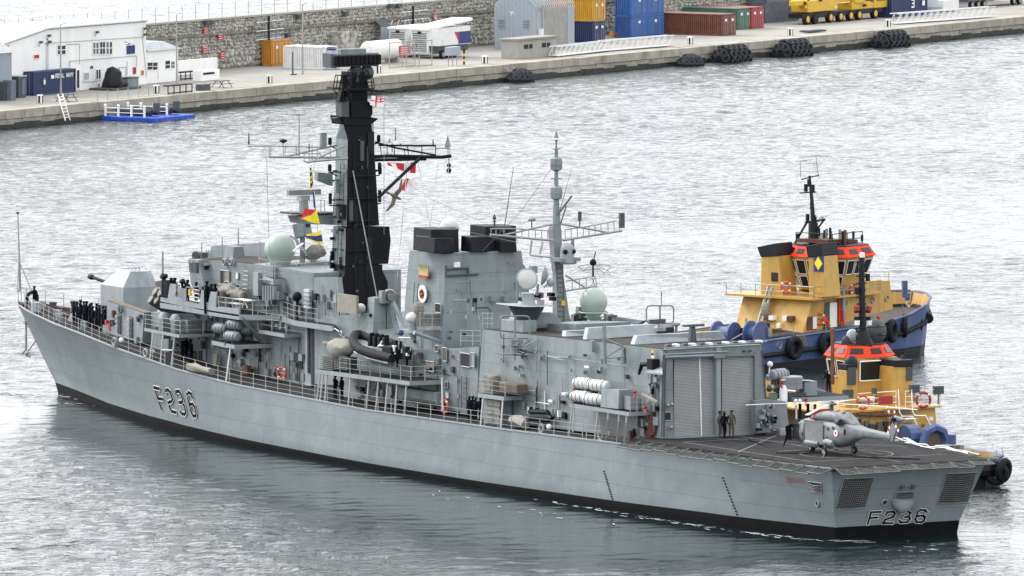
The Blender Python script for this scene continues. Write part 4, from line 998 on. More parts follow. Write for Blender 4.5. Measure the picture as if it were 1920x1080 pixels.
# wall fittings under the boat platform
rr = random.Random(3)
def greeb(x0,x1,y0,y1,yy,n,mset=('ship_dark','ship_pale','ship_grey','black_paint','steel'),slope=.155,seed=1,smax=.6):
    q = random.Random(seed)
    for i in range(n):
        px = q.uniform(x0,x1); py = q.uniform(y0,y1)+(px-x0)*slope; c = F(px,py,yy); m_ = q.choice(mset); kd = q.random()
        if kd < .5:
            g = MB(); w_,h_ = q.uniform(.12,smax),q.uniform(.15,smax); g.box(c+V((0,.1,0)),(w_,q.uniform(.1,.3),h_)); g.build('wall_box',m_,SHIP)
        elif kd < .72:
            g = MB(); L_ = q.uniform(.6,2.4); g.rod(c+V((0,.06,L_/2)),c+V((0,.06,-L_/2)),.035,5); g.build('pipe',m_,SHIP)
        elif kd < .9:
            g = MB(); L_ = q.uniform(.5,2.2); g.rod(c+V((L_/2,.06,0)),c+V((-L_/2,.06,0)),.03,5); g.build('pipe',m_,SHIP)
        else:
            g = MB(); g.torus(c+V((0,.08,0)),.16,.04,'Y',10,4); g.build('hose_coil',m_,SHIP)
greeb(400,590,640,690,3.66,46,slope=.12,seed=4); greeb(480,560,592,615,3.66,26,slope=.05,seed=5,smax=.5)
greeb(545,640,545,585,3.66,30,slope=0,seed=6); greeb(480,560,530,575,3.66,26,slope=.1,seed=16)
greeb(655,765,716,745,YM+.03,34,slope=.12,seed=7); greeb(775,890,660,735,YM+.03,30,slope=.1,seed=8,smax=.45)
greeb(640,760,620,680,4.05,34,slope=.1,seed=9,mset=('ship_dark','ship_pale','black_paint','steel','white')); greeb(840,905,560,640,3.3,10,slope=0,seed=10,smax=.3)
greeb(330,395,625,680,3.66,18,slope=.1,seed=11); greeb(395,470,560,610,3.66,16,slope=.1,seed=21)
for a,b in ((F(547,668,3.8),F(547,712,3.8)),(F(440,655,3.8),F(440,698,3.8)),(F(538,540,3.8),F(538,585,3.8)),(F(870,706,5.3),F(870,765,5.3)),(F(716,716,5.1),F(716,748,5.1)),(F(505,600,3.8),F(505,622,3.8))):
    g = MB(); g.ladder(a,b,(1,0,0),.75,.32,.03); g.build('ladder','ship_dark',SHIP)
for q0,q1 in (((387,600),(387,700)),((486,650),(484,710)),((561,630),(557,716)),((604,604),(604,725)),((655,600),(655,640))):
    g = MB(); g.rod(F(*q0,3.72),F(*q1,3.72),.05); g.build('pipe','ship_dark',SHIP)

for a,b,xx0,xx1 in (((700,300),(925,425),0,-22),((710,372),(1040,470),0,-45),((655,318),(615,500),0,2),((590,300),(560,500),1,2),((1045,300),(905,470),-48,-38),((500,292),(505,470),1,3)):
    g = MB(); g.tube([FX(*a,xa+xx0),(FX(*a,xa+xx0)+FX(*b,xa+xx1))/2-V((0,0,.5)),FX(*b,xa+xx1)],.016,3); g.build('wire_aerial','ship_dark',SHIP)
greeb(768,828,590,645,3.55,9,slope=.1,seed=41,smax=.3); greeb(920,1200,645,700,5.42,26,slope=.11,seed=42,smax=.3,mset=('ship_grey','ship_dark','ship_pale'))
for k in range(24):
    c = FA(qm.uniform(842,975),qm.uniform(485,640)); g = MB(); g.box(c-V((.08,0,0)),(.16,qm.choice([.2,.4,.1]),qm.choice([.15,.3,1.1]))); g.build('wall_box',qm.choice(['ship_dark','ship_pale','ship_grey']),SHIP)
# ------------------------------------------------------------------ hangar and after superstructure
YH = 5.5
H7 = lambda x,y: (860+x/3.6,580+y/3.6)
H5 = lambda x,y: (820+x/8,540+y/8)
H6 = lambda x,y: (920+x/5.4,420+y/5.4)
HP_ = lambda x,y: (1060+x/8,580+y/8)
HB = lambda x,y: (1060+x/6.354,700+y/6.354)
H8 = lambda x,y: (1160+x/3.6,600+y/3.6)
HS = lambda x,y: (1380+x/6,640+y/6)
xh = F(1243,825,YH).x
hb = bk('hangar',[(905,618,5.2),(1243,655.5,5.2),(1243,828,5.5),(893,785,5.5)],YH,None)
yst = FX(1436,749,xh).y
for v in hb.data.vertices:
    if v.co.y < 0: v.co.y = yst+.1 if v.co.z < 7 else yst+.45
ztop = F(1243,655.5,5.2).z
r0,r1 = F(905,618,5.2),F(1243,655.5,5.2)
g = MB(); g.slab([r0+V((0,-.12,.02)),r1+V((0,-.12,.02)),V((r1.x,yst+.6,r1.z+.02)),V((r0.x,yst+.6,r0.z+.02))],(0,0,.02)); g.build('hangar_roof','deck_brown',hb)
# faint weld seams and plating on the port wall
for q0,q1 in ((H7(525,305),H7(1240,395)),(HP_(875,560),(1172,760)),((1009,632),(1005,700))):
    g = MB(); g.rod(F(*q0,5.46),F(*q1,5.5),.025,4); g.build('plate_seam','ship_dark' if False else 'ship_grey',hb)
# door frame
def HA(px,py,dx=0.0): return FX(px,py,xh-dx)
fr = MB(); T_ = .35
def frame_piece(pts,dx=.35,m='ship_grey',name='door_frame',th=.4):
    g = MB(); g.slab([HA(x,y,dx) for x,y in pts],(th,0,0)); return g.build(name,m,hb)
frame_piece([H8(300,205),H8(365,255),H8(372,800),H8(295,800)]); frame_piece([H8(310,200),H8(965,165),H8(905,240),H8(365,262)])
frame_piece([H8(905,235),H8(965,165),H8(1000,540),H8(1000,765),H8(922,775),H8(920,250)])
frame_piece([H8(660,180),H8(690,180),H8(692,790),H8(664,792)],.5,'ship_pale','centre_post',.3)
frame_piece([H8(650,235),H8(718,230),H8(718,255),H8(650,258)],.8,'ship_grey','junction_box',.4)
for q0,q1,r_ in ((H8(320,250),H8(650,238),.1),(H8(315,232),H8(740,212),.06),(H8(310,190),H8(960,150),.07),(H8(310,175),H8(1000,145),.05)):
    g = MB(); g.rod(HA(*q0,.6),HA(*q1,.6),r_,6); g.build('rail_beam','ship_pale',hb)
for k in range(12):
    q = H8(330+k*56,172-k*2.5); g = MB(); g.box(HA(*q,.4),(.5,.35,.16)); g.build('approach_light','white' if k % 2 else 'ship_dark',hb)
for x in (460,500,570,615,850,890):
    g = MB(); g.box(HA(*H8(x,226-(x-460)*.04),.5),(.2,.15,.12)); g.build('lamp','ship_dark',hb)
mat('shutter',(.33,.345,.35),.5,var=.06)
for (xa_,ya0,ya1,xb_,yb0,yb1) in ((368,260,800,664,250,790),(692,240,788,918,238,775)):
    a0,a1,b0_,b1_ = HA(*H8(xa_,ya0),.0),HA(*H8(xa_,ya1),0),HA(*H8(xb_,yb0),0),HA(*H8(xb_,yb1),0)
    g = MB(); g.box2((xh-.04,a0.y,a1.z-.15),(xh-.02,b0_.y,a0.z)); sh = g.build('roller_door','dark_hole',hb)
    nsl = 56; z0_,z1_ = a1.z-.15,a0.z; pr = None; hgt = (z1_-z0_)/nsl
    for k in range(nsl):
        if pr is None:
            g = MB(); w_ = abs(a0.y-b0_.y)-.05; g.loft([[V((0,s*w_/2,-hgt*.42)),V((-.025,s*w_/2,-hgt*.3)),V((-.025,s*w_/2,hgt*.3)),V((0,s*w_/2,hgt*.42))] for s in (-1,1)])
            pr = g.build('slat','shutter',sh); o = pr
        else: o = pr.copy(); COL.objects.link(o)
        o.location = (xh-.05,(a0.y+b0_.y)/2,z0_+hgt*(k+.5))
g = MB(); g.slab([HA(*H8(543,250),.12),HA(*H8(551,250),.12),HA(*H8(564,780),.12),HA(*H8(556,780),.12)],(.02,0,0)); g.build('white_stripe','white',hb)
g = MB(); g.slab([HA(*H8(372,790),.4),HA(*H8(920,768),.4),HA(*H8(920,776),.4),HA(*H8(372,800),.4)],(.35,0,0)); g.build('door_sill','ship_pale',hb)
door_aft(*H8(303,625),*H8(352,678),xh-.36,'dark_hole','control_window')
for q in ((355,725),(335,575),(360,570)):
    g = MB(); g.sphere(HA(*H8(*q),.6),.14,8,6); g.build('lamp','steel',hb)
for x in (300,318,968):
    g = MB(); g.rod(HA(*H8(x,240 if x < 400 else 200),.45),HA(*H8(x-12 if x < 400 else 995,790 if x < 400 else 530),.45),.05,5); g.build('pipe','ship_dark',hb)
# starboard wing wall, its deck, locker group
frame_piece([(1416,752),(1437,749),(1474,753),(1480,808),(1418,812)],1.2,'ship_grey','screen_wall',.6)
q = random.Random(12)
for k in range(22):
    c = HA(1420+q.random()*32,760+q.random()*46,1.45); g = MB(); g.box(c,(.3,q.uniform(.1,.4),q.uniform(.1,.45))); g.build('wall_box',q.choice(['ship_dark','ship_pale','steel','black_paint']),hb)
zst = HA(1436,749,1).z
plat('side_platform',[V((xh+3,-4.6,zst)),V((xh-1.0,-4.6,zst)),V((xh-1.0,-8.6,zst)),V((xh+3,-8.6,zst))],.3)
for px,py0,py1,m_ in ((1493,760,805,'white'),(1500,756,810,'black_paint'),(1515,757,812,'black_paint'),(1528,758,790,'ship_dark')):
    g = MB(); g.rod(HA(px,py0,0),HA(px,py1,0),.12 if m_ != 'white' else .08,6); g.build('post',m_,hb)
for px in (1492,1500):
    g = MB(); g.sphere(HA(px,752,1.2),.13,8,6); g.build('lamp','white',hb)
g = MB(); c = HA(1482,723,-.5); g.lathe([(.85,-1.1),(.85,-.3),(.78,-.25)],c+V((0,0,.9)),12); g.build('winch_drum','ship_grey',SHIP)
g = MB(); c = HA(1488,744,-.5); g.box(c,(1.0,1.4,.6)); g.build('winch_base','ship_dark',SHIP)
g = MB(); c = HA(1512,733,-.6); g.box(c,(1.2,1.0,1.4)); g.build('platform_locker','ship_grey',SHIP)
g = MB(); g.slab([HA(1465,714,-1),HA(1520,714,-1),HA(1520,712,0),HA(1465,711,0)],(0,0,-.08)); g.build('locker_top','white',SHIP)
g = MB(); g.lathe([(.3,-1.5),(.28,-.3),(.15,0)],HA(1469,722,0),10); g.build('vent_post','white',SHIP,smooth=True)
for q_ in (HA(1466,716,.4),HA(1511,749,1.3),F(1190,735,7.0),F(1210,764,6.9),F(1078,729,6.4)):
    g = MB(); g.sphere(q_,.12,8,6,(1,1.5,.8)); g.rod(q_,q_+V((-.2,.1,-.4)),.07); g.rod(q_,q_+V((-.35,.15,.1)),.05); g.build('foam_nozzle','red',SHIP)
for k in range(16):
    c = HA(q.uniform(1436,1466),q.uniform(702,746),-1); g = MB(); g.box(c,(.4,q.uniform(.15,.5),q.uniform(.15,.5))) if k % 2 else g.sphere(c,q.uniform(.12,.3),8,5); g.build('equipment_box',q.choice(['ship_dark','ship_pale','steel','black_paint']),SHIP)
g = MB(); c = HA(1444,683,-1); g.sphere(c,.2,10,6); g.rod(c,HA(1442,700,-1),.05); g.build('domed_light','white',SHIP)
for w_,x_,m_ in ((1.4,1474,'steel'),(1.0,1491,'white')):
    g = MB(); g.box(HA(x_,809,1.6),(.7,w_,.5)); g.build('deck_box',m_,SHIP,bevel=.04)
# roof coamings (transverse sloping screens)
ZR = r1.z
for pts,yy,dep in (([(1060,631),(1061.5,620.6),(1104,619),(1104,629)],4.6,.5),([(1099.4,637),(1103.8,615),(1192,610),(1262.5,605),(1265,624),(1191,631)],4.7,.6),([(1189,646),(1195,629.5),(1354,621),(1361,636)],4.6,.6)):
    x_ = F(pts[0][0],pts[0][1],yy).x; g = MB()
    P0 = [FX(px,py,x_+(0 if i in (0,len(pts)-1,len(pts)-2) or (len(pts) == 6 and i == 4) else .45)) for i,(px,py) in enumerate(pts)]
    g.slab(P0,(.5,0,0)); g.build('roof_coaming','ship_pale',hb)
g = MB(); x_ = F(1099.4,637,4.7).x; g.box2((x_-.06,FX(1232,626,x_).y,FX(1232,621.5,x_).z-.1),(x_+.1,FX(1263,626,x_).y,FX(1232,621.5,x_).z+.25)); g.build('coaming_recess','dark_hole',hb)
g = MB(); g.slab([F(1152,603,-4.7),F(1155.6,594,-4.7),F(1207,601,-4.7),F(1194,609,-4.7)],(0,-.4,0)); g.build('roof_coaming','ship_pale',hb)
g = MB(); g.lathe([(.1,-.8),(.1,0),(.3,.1),(.28,.25)],FX(1268,612,x_),8); g.build('roof_vent','ship_grey',hb)
g = MB(); c = HA(1300,628,-.5); g.slab([c+V((0,-.3,-.7)),c+V((0,.3,-.7)),c+V((0,.15,.6)),c+V((0,-.15,.6))],(.3,0,0)); g.box(c+V((0,0,.65)),(.3,1.6,.15)); g.build('roof_mast','ship_dark',hb)
# ladder-like loop aerials
def loop_aerial(P,x0,x1,y0,y1,base,r=.06):
    xm_ = (x0+x1)/2; g = MB(); c = (x1-x0)*.12
    pts = [(x0,y0+c),(x0+c*.3,y0+c*.3),(x0+c,y0),(x1-c,y0),(x1-c*.3,y0+c*.3),(x1,y0+c),(x1,y1-c),(x1-c*.3,y1-c*.3),(x1-c,y1),(x0+c,y1),(x0+c*.3,y1-c*.3),(x0,y1-c),(x0,y0+c)]
    g.tube([P(*p) for p in pts],r,6,cap=False); g.rod(P(xm_,y0),P(xm_,y1),r*1.2); o = g.build('loop_aerial','ship_grey',SHIP)
    g = MB(); c_ = P(xm_,y1); g.lathe([(.3,-.55),(.42,-.5),(.42,-.3),(.2,-.15),(.12,0)],c_,8); g.build('aerial_base','steel',o); return o
def PA(px,py): return F(px,py,6.2)
YL = 6.2; xl = F(965,648,YL).x
def PL(x,y): return FX(*H5(x,y),xl)
loop_aerial(PL,945,1385,420,755,None)
g = MB(); c = PL(1165,760); g.box(c-V((0,0,.2)),(.7,.9,.3)); g.lathe([(.28,-1.0),(.3,-.3)],c,8); g.rod(c-V((0,0,.9)),F(*H5(1480,790),5.4),.05); g.rod(c-V((0,0,.9)),F(*H5(1385,775),5.4),.05); g.rod(c-V((0,0,1)),c-V((0,0,1.5)),.06); g.build('aerial_mount','ship_grey',SHIP)
g = MB(); a = [PL(940,985),PL(1520,1010),PL(1300,1022),PL(1000,1005)]; g.slab(a,(.8,0,0)); g.build('aerial_foot','ship_grey',SHIP)
g = MB(); g.rod(F(*H5(1220,925),5.9),F(*H5(1430,965),5.5),.08); g.tube([F(*H5(1215,960),5.9),F(*H5(1290,990),5.8),F(*H5(1350,960),5.6)],.05); g.build('aerial_brace','ship_dark',SHIP)
def PL2(x,y): return UD(*H6(x,y),(xh+8,-4.5,0))
def PR(px,py): return FX(px,py,xh+6)
loop_aerial(PR,1212,1263,573,606,None)
g = MB(); g.rod(PR(1238,606),PR(1238,612),.1); g.box(PR(1232,602),(.3,1.2,.25)); g.rod(PR(1240,572),PR(1240,546),.03); g.build('aerial_foot','ship_dark',SHIP)
# rotating aerial frame fixed on port wall
g = MB(); y_ = 5.9
g.rod(F(*HP_(582,255),6.6),F(*HP_(592,812),6.6),.14,8); va = g.build('swing_aerial','ship_grey',SHIP)
for q0,q1,r_ in (((605,450),(915,570),.08),((620,715),(840,575),.045),((615,735),(905,715),.05),((895,570),(900,795),.08),((845,575),(870,640),.03),((870,640),(850,700),.03)):
    g = MB(); g.rod(F(*HP_(*q0),6.6),F(*HP_(*q1),5.5),r_,5); g.build('aerial_arm','ship_grey',va)
for q_,sz,m_ in (((1328,650),(.3,.04,.35),'yellow'),((1328,695),(.3,.04,.35),'white'),((418,555),(.35,.25,.8),'ship_grey'),((340,862),(.6,.1,.12),'white')):
    g = MB(); g.box(F(*HP_(*q_),5.4)+V((0,.08,0)),sz); g.build('wall_plate',m_,hb)
# gun mounting, hoses and fittings near the door's port edge
greeb(1215,1240,690,770,5.5,26,slope=0,seed=14,smax=.5); greeb(980,1065,728,770,5.5,26,slope=.12,seed=15,mset=('white','ship_dark','ship_pale','steel','black_paint'),smax=.5)
greeb(1180,1235,775,815,5.5,24,slope=.1,seed=17,mset=('ship_dark','black_paint','ship_pale','rust'),smax=.7)
g = MB(); c = F(*HP_(1320,820),6.0); g.box(c,(.7,.6,.7)); g.tube([c,c+V((1.2,.2,-.1)),c+V((1.6,.2,-.8))],[.2,.18,.1]); g.build('machine_gun','black_paint',SHIP)
g = MB(); g.slab([F(*HP_(1200,960),6.6),F(*HP_(1460,985),6.6),F(*HP_(1450,880),5.6),F(*HP_(1280,930),5.6)],(0,0,.1)); g.build('gun_shelf','ship_pale',SHIP)
for k in range(4):
    g = MB(); a = F(*HB(920+k*12,255+k*8),6.4); g.rod(a,a+V((-1.6,.0,-.25)),.12,8); g.build('rocket_tube','canvas_beige',SHIP)
# raft platform, shelter
q0,q1 = F(*HB(55,355),7.3),F(*HB(760,465),7.35)
plat('after_platform',[q0,q1,V((q1.x,5.5,q1.z)),V((q0.x,5.5,q0.z))],.26)
zaf = (q0.z+q1.z)/2
posts([(HB(45,755),HB(85,400)),(HB(350,800),HB(390,440)),(HB(480,815),HB(515,460)),(HB(610,830),HB(645,470)),(HB(700,845),HB(735,480)),(HB(92,700),HB(104,400))],7.5,7.25)
g = MB(); a = [F(*HB(430,195),7.2),F(*HB(640,200),7.2),F(*HB(630,425),7.2),F(*HB(420,400),7.2)]
g.slab(a,(0,-1.15,0)); sb = g.build('shelter_box','ship_pale',SHIP)
xs = a[1].x
g = MB(); g.slab([FX(*HB(765,270),xs-.9),FX(*HB(870,285),xs-.9),FX(*HB(875,440),xs-.9),FX(*HB(765,435),xs-.9)],(.7,0,0)); g.build('shelter_box','ship_pale',SHIP)
rails([q1+V((.1,-.15-.5*k,0)) for k in range(4)],1.0)
# small platform with reel
s0,s1 = F(*H7(130,565),6.9),F(*H7(305,590),7.0)
plat('reel_platform',[s0,s1,V((s1.x,5.5,s1.z)),V((s0.x,5.5,s0.z))],.28)
posts([((901,800),(906,748)),((939,805),(943,751))],7.6,6.9)
rails([s0.lerp(s1,k/2)+V((0,-.1,0)) for k in range(3)]+[V((s1.x,5.7,s1.z))],1.0)
g = MB(); c = F(*H7(225,500),6.3); g.lathe([(.62,-.45),(.7,-.2),(.7,.2),(.62,.45)],c,14,Matrix.Rotation(pi/2,3,'X')); g.box(c-V((.2,0,.5)),(1.3,.9,.4)); g.lump(.14,2.2); g.build('covered_reel','canvas',SHIP,smooth=True)
g = MB(); c = F(*H7(370,530),6.2); g.box(c,(2.6,.9,.7)); g.build('covered_stack','timber',SHIP,bevel=.12)
g = MB(); g.box2((F(*H7(190,625),6.4).x,5.6,s0.z-2.15),(F(*H7(290,640),6.4).x,6.6,s0.z-.35)); ro = g.build('rope_rack','ship_grey',SHIP)
for j in range(3):
    for i in range(2):
        g = MB(); z_ = s0.z-.6-.6*j; x_ = F(*H7(215+i*48,650),6.6).x; g.box((x_,6.62,z_),(.95,.15,.42)); g.build('rope_basket','canvas',ro,bevel=.05)
rails(edge_pts(24.5,29.5,4),1.05)
# mooring gear on the after deck: hoses, vents, drums, stairs, hatch
for x_,m_ in ((46.5,'ship_grey'),(45.4,'ship_grey')):
    g = MB(); g.lathe([(.3,0),(.3,.8),(.25,.85)],(x_-5,6.3,zd(x_-5)),12); g.build('deck_drum',m_,SHIP)
g = MB(); c = F(975,790,6.8); g.tube([c+V((1,0,0)),c,c+V((-.9,.1,-.2))],[.38,.42,.3],10); g.lump(.12,2.5); g.build('canvas_roll','canvas_beige',SHIP,smooth=True)
g = MB(); g.tube([F(*H7(480,690),6.0),F(*H7(600,695),6.0),F(*H7(640,730),6.0),F(*H7(610,745),6.0),F(*H7(480,735),6.0)],.18,7); g.build('hose','black_paint',SHIP,smooth=True)
g = MB(); g.tube([F(*e3(0,0),6)]*0+[F(640+1130/8,665+800/8,6.4),F(640+1180/8,665+765/8,6.4),F(640+1250/8,665+755/8,6.4),F(640+1350/8,665+775/8,6.4),F(640+1400/8,665+830/8,6.4)],.22,8); g.build('hose','black_paint',SHIP,smooth=True)
g = MB(); c = F(790,752,5.6); g.rod(c+V((2.3,0,0)),c+V((-2.3,0,0)),.22,10); g.build('rolled_brow','ship_dark',SHIP)
g = MB(); c = F(790,742,5.4); g.box(c,(5.6,.7,.9)); g.build('long_locker','ship_grey',SHIP,bevel=.06)
# canvas rolls on the rail forward
g = MB(); g.tube([F(354,688,7.75),F(365,689,7.75),F(378,693,7.8),F(398,697,7.8)],[.28,.33,.3,.27],10); g.lump(.1,3); g.build('fender_roll','canvas_beige',SHIP,smooth=True)
g = MB(); g.slab([F(403,663,4.0),F(411,664,4.0),F(408,688,4.0),F(402,688,4.0)],(0,.15,0)); g.build('hung_canvas','canvas_beige',SHIP)
g = MB(); g.box(F(463,694,4.2),(.9,.4,.7)); g.build('fire_pump','rust',SHIP,bevel=.1)
# forward covered stores on the boat platform and on the signal deck
g = MB(); c = F(640,653,6.8); g.sphere(c,1.0,26,16,(1.5,.8,.72)); g.lump(.16,1.3); g.rod(c+V((1.2,0,.3)),F(606,643,6.8),.1); g.build('covered_winch','canvas_beige',SHIP,smooth=True)
for (xx0,xx1) in ((601,624),(627,651)):
    x_a,x_b = F(xx0,670,7.3),F(xx1,673,7.3)
    for k in range(8):
        g = MB(); dz = V((0,0,.12-.13*k)); g.rod(x_a+dz,x_b+dz,.035,4); g.build('basket_bar','rope',SHIP)
    g = MB(); g.box((x_a+x_b)/2-V((0,.5,.35)),((x_a-x_b).length,.6,.9)); g.build('net_basket','ship_dark',SHIP)
g = MB(); g.tube([F(621,620,6),F(628,616,6),F(636,622,6),F(638,642,6)],.05); g.build('davit_hook','steel',SHIP)
for (px,py,w_,h_,yy) in ((430,546,2.6,.9,4.6),(445,551,2.0,.8,4.8),(418,543,1.6,.8,4.4)):
    g = MB(); g.sphere(F(px,py,yy),1.0,22,12,(w_/2,.5,h_/2)); g.lump(.3,1.8); g.build('covered_stores','canvas',SHIP,smooth=True)
for (px,py,w_) in ((459,562,2.2),(445,569,1.5)):
    c = F(px,py,5.2); g = MB(); g.box(c,(w_,.6,.06)); g.rod(c,c-V((.4,0,.6)),.05); g.rod(c,c-V((-.4,0,.6)),.05); g.build('folding_table','white',SHIP)
g = MB(); c = F(557,556,4.5); g.sphere(c,.36,12,8); g.rod(c,c-V((0,0,2.0)),.1); g.build('searchlight','black_paint',SHIP,smooth=True)
for q0,q1,m_,yy in ((C6(1075,640),C6(1150,1000),'ship_pale',4.2),(C6(1270,905),C6(1460,1060),'ship_grey',4.3),(C6(690,800),C6(760,900),'ship_grey',3.8),(C6(760,830),C6(830,930),'ship_dark',3.8)):
    a,b = F(*q0,yy),F(*q1,yy); g = MB(); g.box2((a.x,yy-.7,a.z),(b.x,yy,b.z)); g.build('upper_locker',m_,SHIP)
for k in range(5):
    g = MB(); c = F(*C6(1250+k*38,950),4.4); g.box(c,(.12,.3,1.0)); g.build('ready_rack','ship_pale',SHIP)
for (x_,y_) in ((1190,120),(1250,120),(1190,60),(1290,60)):
    pass
mat('tray_grey',(.42,.47,.5),.5)
for i in range(5):
    g = MB(); c = F(577,545+i*7.6,3.8); g.box(c,(.8,.25,.22)); g.build('rack_tray','tray_grey',SHIP)
# ------------------------------------------------------------------ mainmast
XM = U(1046,600,'Y',-.6).x
def PM(px,py,dx=0.0): return FX(px,py,XM+dx)
def M6(x,y,dx=0.0): return PM(*H6(x,y),dx)
g = MB()
for (y0,l0,r0_,y1,l1,r1_) in ((1075,690,820,480,660,730),(480,655,730,60,625,718),(60,628,716,0,632,702)):
    a0,a1,b0_,b1_ = M6(l0,y0),M6(r0_,y0),M6(l1,y1),M6(r1_,y1); w0,w1 = abs(a0.y-a1.y)*.85,abs(b0_.y-b1_.y)*.85
    g.loft([[a0,a1,a1+V((w0,0,0)),a0+V((w0,0,0))],[b0_,b1_,b1_+V((w1,0,0)),b0_+V((w1,0,0))]])
MM = g.build('mainmast','ship_grey',SHIP)
g = MB(); g.tube([M6(668,60,.5),PM(1043,375,.5)],[.32,.2],8); g.tube([PM(1043,375,.5),PM(1043,280,.5)],[.17,.13],8)
for y_ in (361,307): g.lathe([(.2,-.5),(.42,-.4),(.45,0),(.42,.35),(.2,.5)],PM(1043,y_,.5),8)
g.box(PM(1043,335,.5),(.1,.9,.08)); g.tube([PM(1043,280,.5),PM(1043,262,.5)],.07,6); g.box(PM(1043,279,.5),(.1,.7,.06)); g.lathe([(.05,0),(.26,.06),(.05,.12)],PM(1043,265,.5),8); g.lathe([(.2,0),(.02,.5)],PM(1043,259,.5),8)
g.build('pole_topmast','ship_grey',MM)
H66 = lambda x,y,dx=0.0: PM(860+x/2.7,240+y/2.7,dx)
yard(H66,[(160,510),(285,510),(455,520)],[(160,540),(400,563),(480,570)],[((165,508),(163,542)),((190,508),(188,545)),((230,508),(228,550)),((290,508),(290,555)),((320,512),(320,556)),((355,514),(355,560)),((388,516),(390,560)),((420,518),(420,563)),((452,520),(450,565))],'yardarm','steel',.07)
yard(H66,[(538,515),(640,500),(800,470)],[(528,568),(650,548),(825,520)],[((538,515),(540,560)),((570,510),(570,562)),((600,505),(602,558)),((630,500),(632,550)),((660,496),(660,547)),((690,490),(692,540)),((720,486),(722,535)),((755,480),(757,530)),((785,474),(788,527)),((810,475),(815,520))],'yardarm','steel',.07)
for a,b in (((235,540),(470,488)),((515,485),(750,528)),((540,745),(640,808))):
    g = MB(); g.rod(H66(*a),H66(*b),.07,5); g.build('yard_stay','steel',MM)
yard(H66,[(545,775),(690,750),(700,800)],[(540,825),(600,815),(700,800)],[((575,770),(575,820)),((610,765),(612,815)),((645,760),(648,808)),((675,755),(690,800)),((690,755),(672,800))],'yardarm','steel',.06)
g = MB(); g.rod(H66(680,750),H66(680,690),.07); g.sphere(H66(680,680),.25,8,6); g.rod(H66(682,675),H66(693,625),.04)
for a in ((603,700),(630,725),(770,700),(760,725),(740,740)): g.rod(H66(680,685),H66(*a),.018,3)
g.tube([H66(603,700),H66(635,728),H66(680,738),H66(735,742),H66(772,700)],.015,3); g.build('discone_aerial','black_paint',MM)
g = MB(); a = H66(825,430); b = H66(825,505); g.box2((a.x-.1,a.y+.15,a.z),(b.x+.15,b.y-.2,b.z)); g.build('panel_aerial','ship_dark',MM)
for x,y0,y1,r_ in ((370,470,515,.06),(613,455,500,.07),(183,440,490,.05)):
    g = MB(); g.rod(H66(x,y1),H66(x,y0),r_ * .8); g.build('rod_aerial','ship_dark',MM)
g = MB(); g.lathe([(.25,-.12),(.3,0),(.22,.1),(.05,.16)],H66(370,462),10); g.build('domed_aerial','ship_grey',MM,smooth=True)
g = MB(); g.lathe([(.14,-.3),(.14,.35)],H66(613,448),8); g.build('rod_head','ship_dark',MM)
g = MB(); g.tube([H66(500,440),H66(568,350),H66(572,343)],.07,5); g.rod(H66(545,395),H66(515,490),.05); g.build('gaff','ship_dark',MM)
g = MB(); a = PM(963,312,3); b = PM(946,425,3); g.tube([b,a],[.045,.02],4); g.build('whip_aerial','ship_dark',SHIP)
g = MB(); g.tube([H66(512,420),H66(575,195)],[.03,.012],4); g.build('whip_aerial','ship_dark',SHIP)
for a,b in (((370,570),(360,640)),((425,575),(410,640)),((360,645),(465,655))):
    g = MB(); g.rod(H66(*a),H66(*b),.05 + .04*(a[0] != 360),5); g.build('hanger','steel',MM)
# optical ball, shelf
c = H66(549,632,-.8); g = MB(); g.lathe([(.5,-.7),(.5,.2),(.42,.5),(.25,.66),(.02,.72)],c,18); ob = g.build('optical_ball','ship_pale',MM,smooth=True)
for s in (.38,-.3):
    g = MB(); g.lathe([(.17,-.03),(.17,.06)],c+V((-.40,s,.1)),12,V((-1,s*.8,0)).to_track_quat('Z','Y').to_matrix()); g.build('lens','black_paint',ob)
g = MB(); g.box(H66(540,664,-.5),(1.4,1.7,.25)); g.box(H66(558,675,-.8),(.6,.9,.4)); g.rod(H66(578,560,-.5),H66(578,630,-.5),.12); g.build('sensor_shelf','ship_grey',MM)
g = MB(); g.slab([M6(745,740,.3),M6(820,1000,.3),M6(820,1040,.3),M6(740,1040,.3)],(.3,0,0)); g.build('mast_gusset','ship_grey',MM)
g = MB(); g.ladder(M6(700,400,-.1),M6(715,1030,-.1),(0,1,0),.5,.32,.03); g.build('ladder','ship_dark',MM)
g = MB(); g.box(M6(733,800,-.1),(.1,.3,.35)); g.build('notice','yellow',MM)
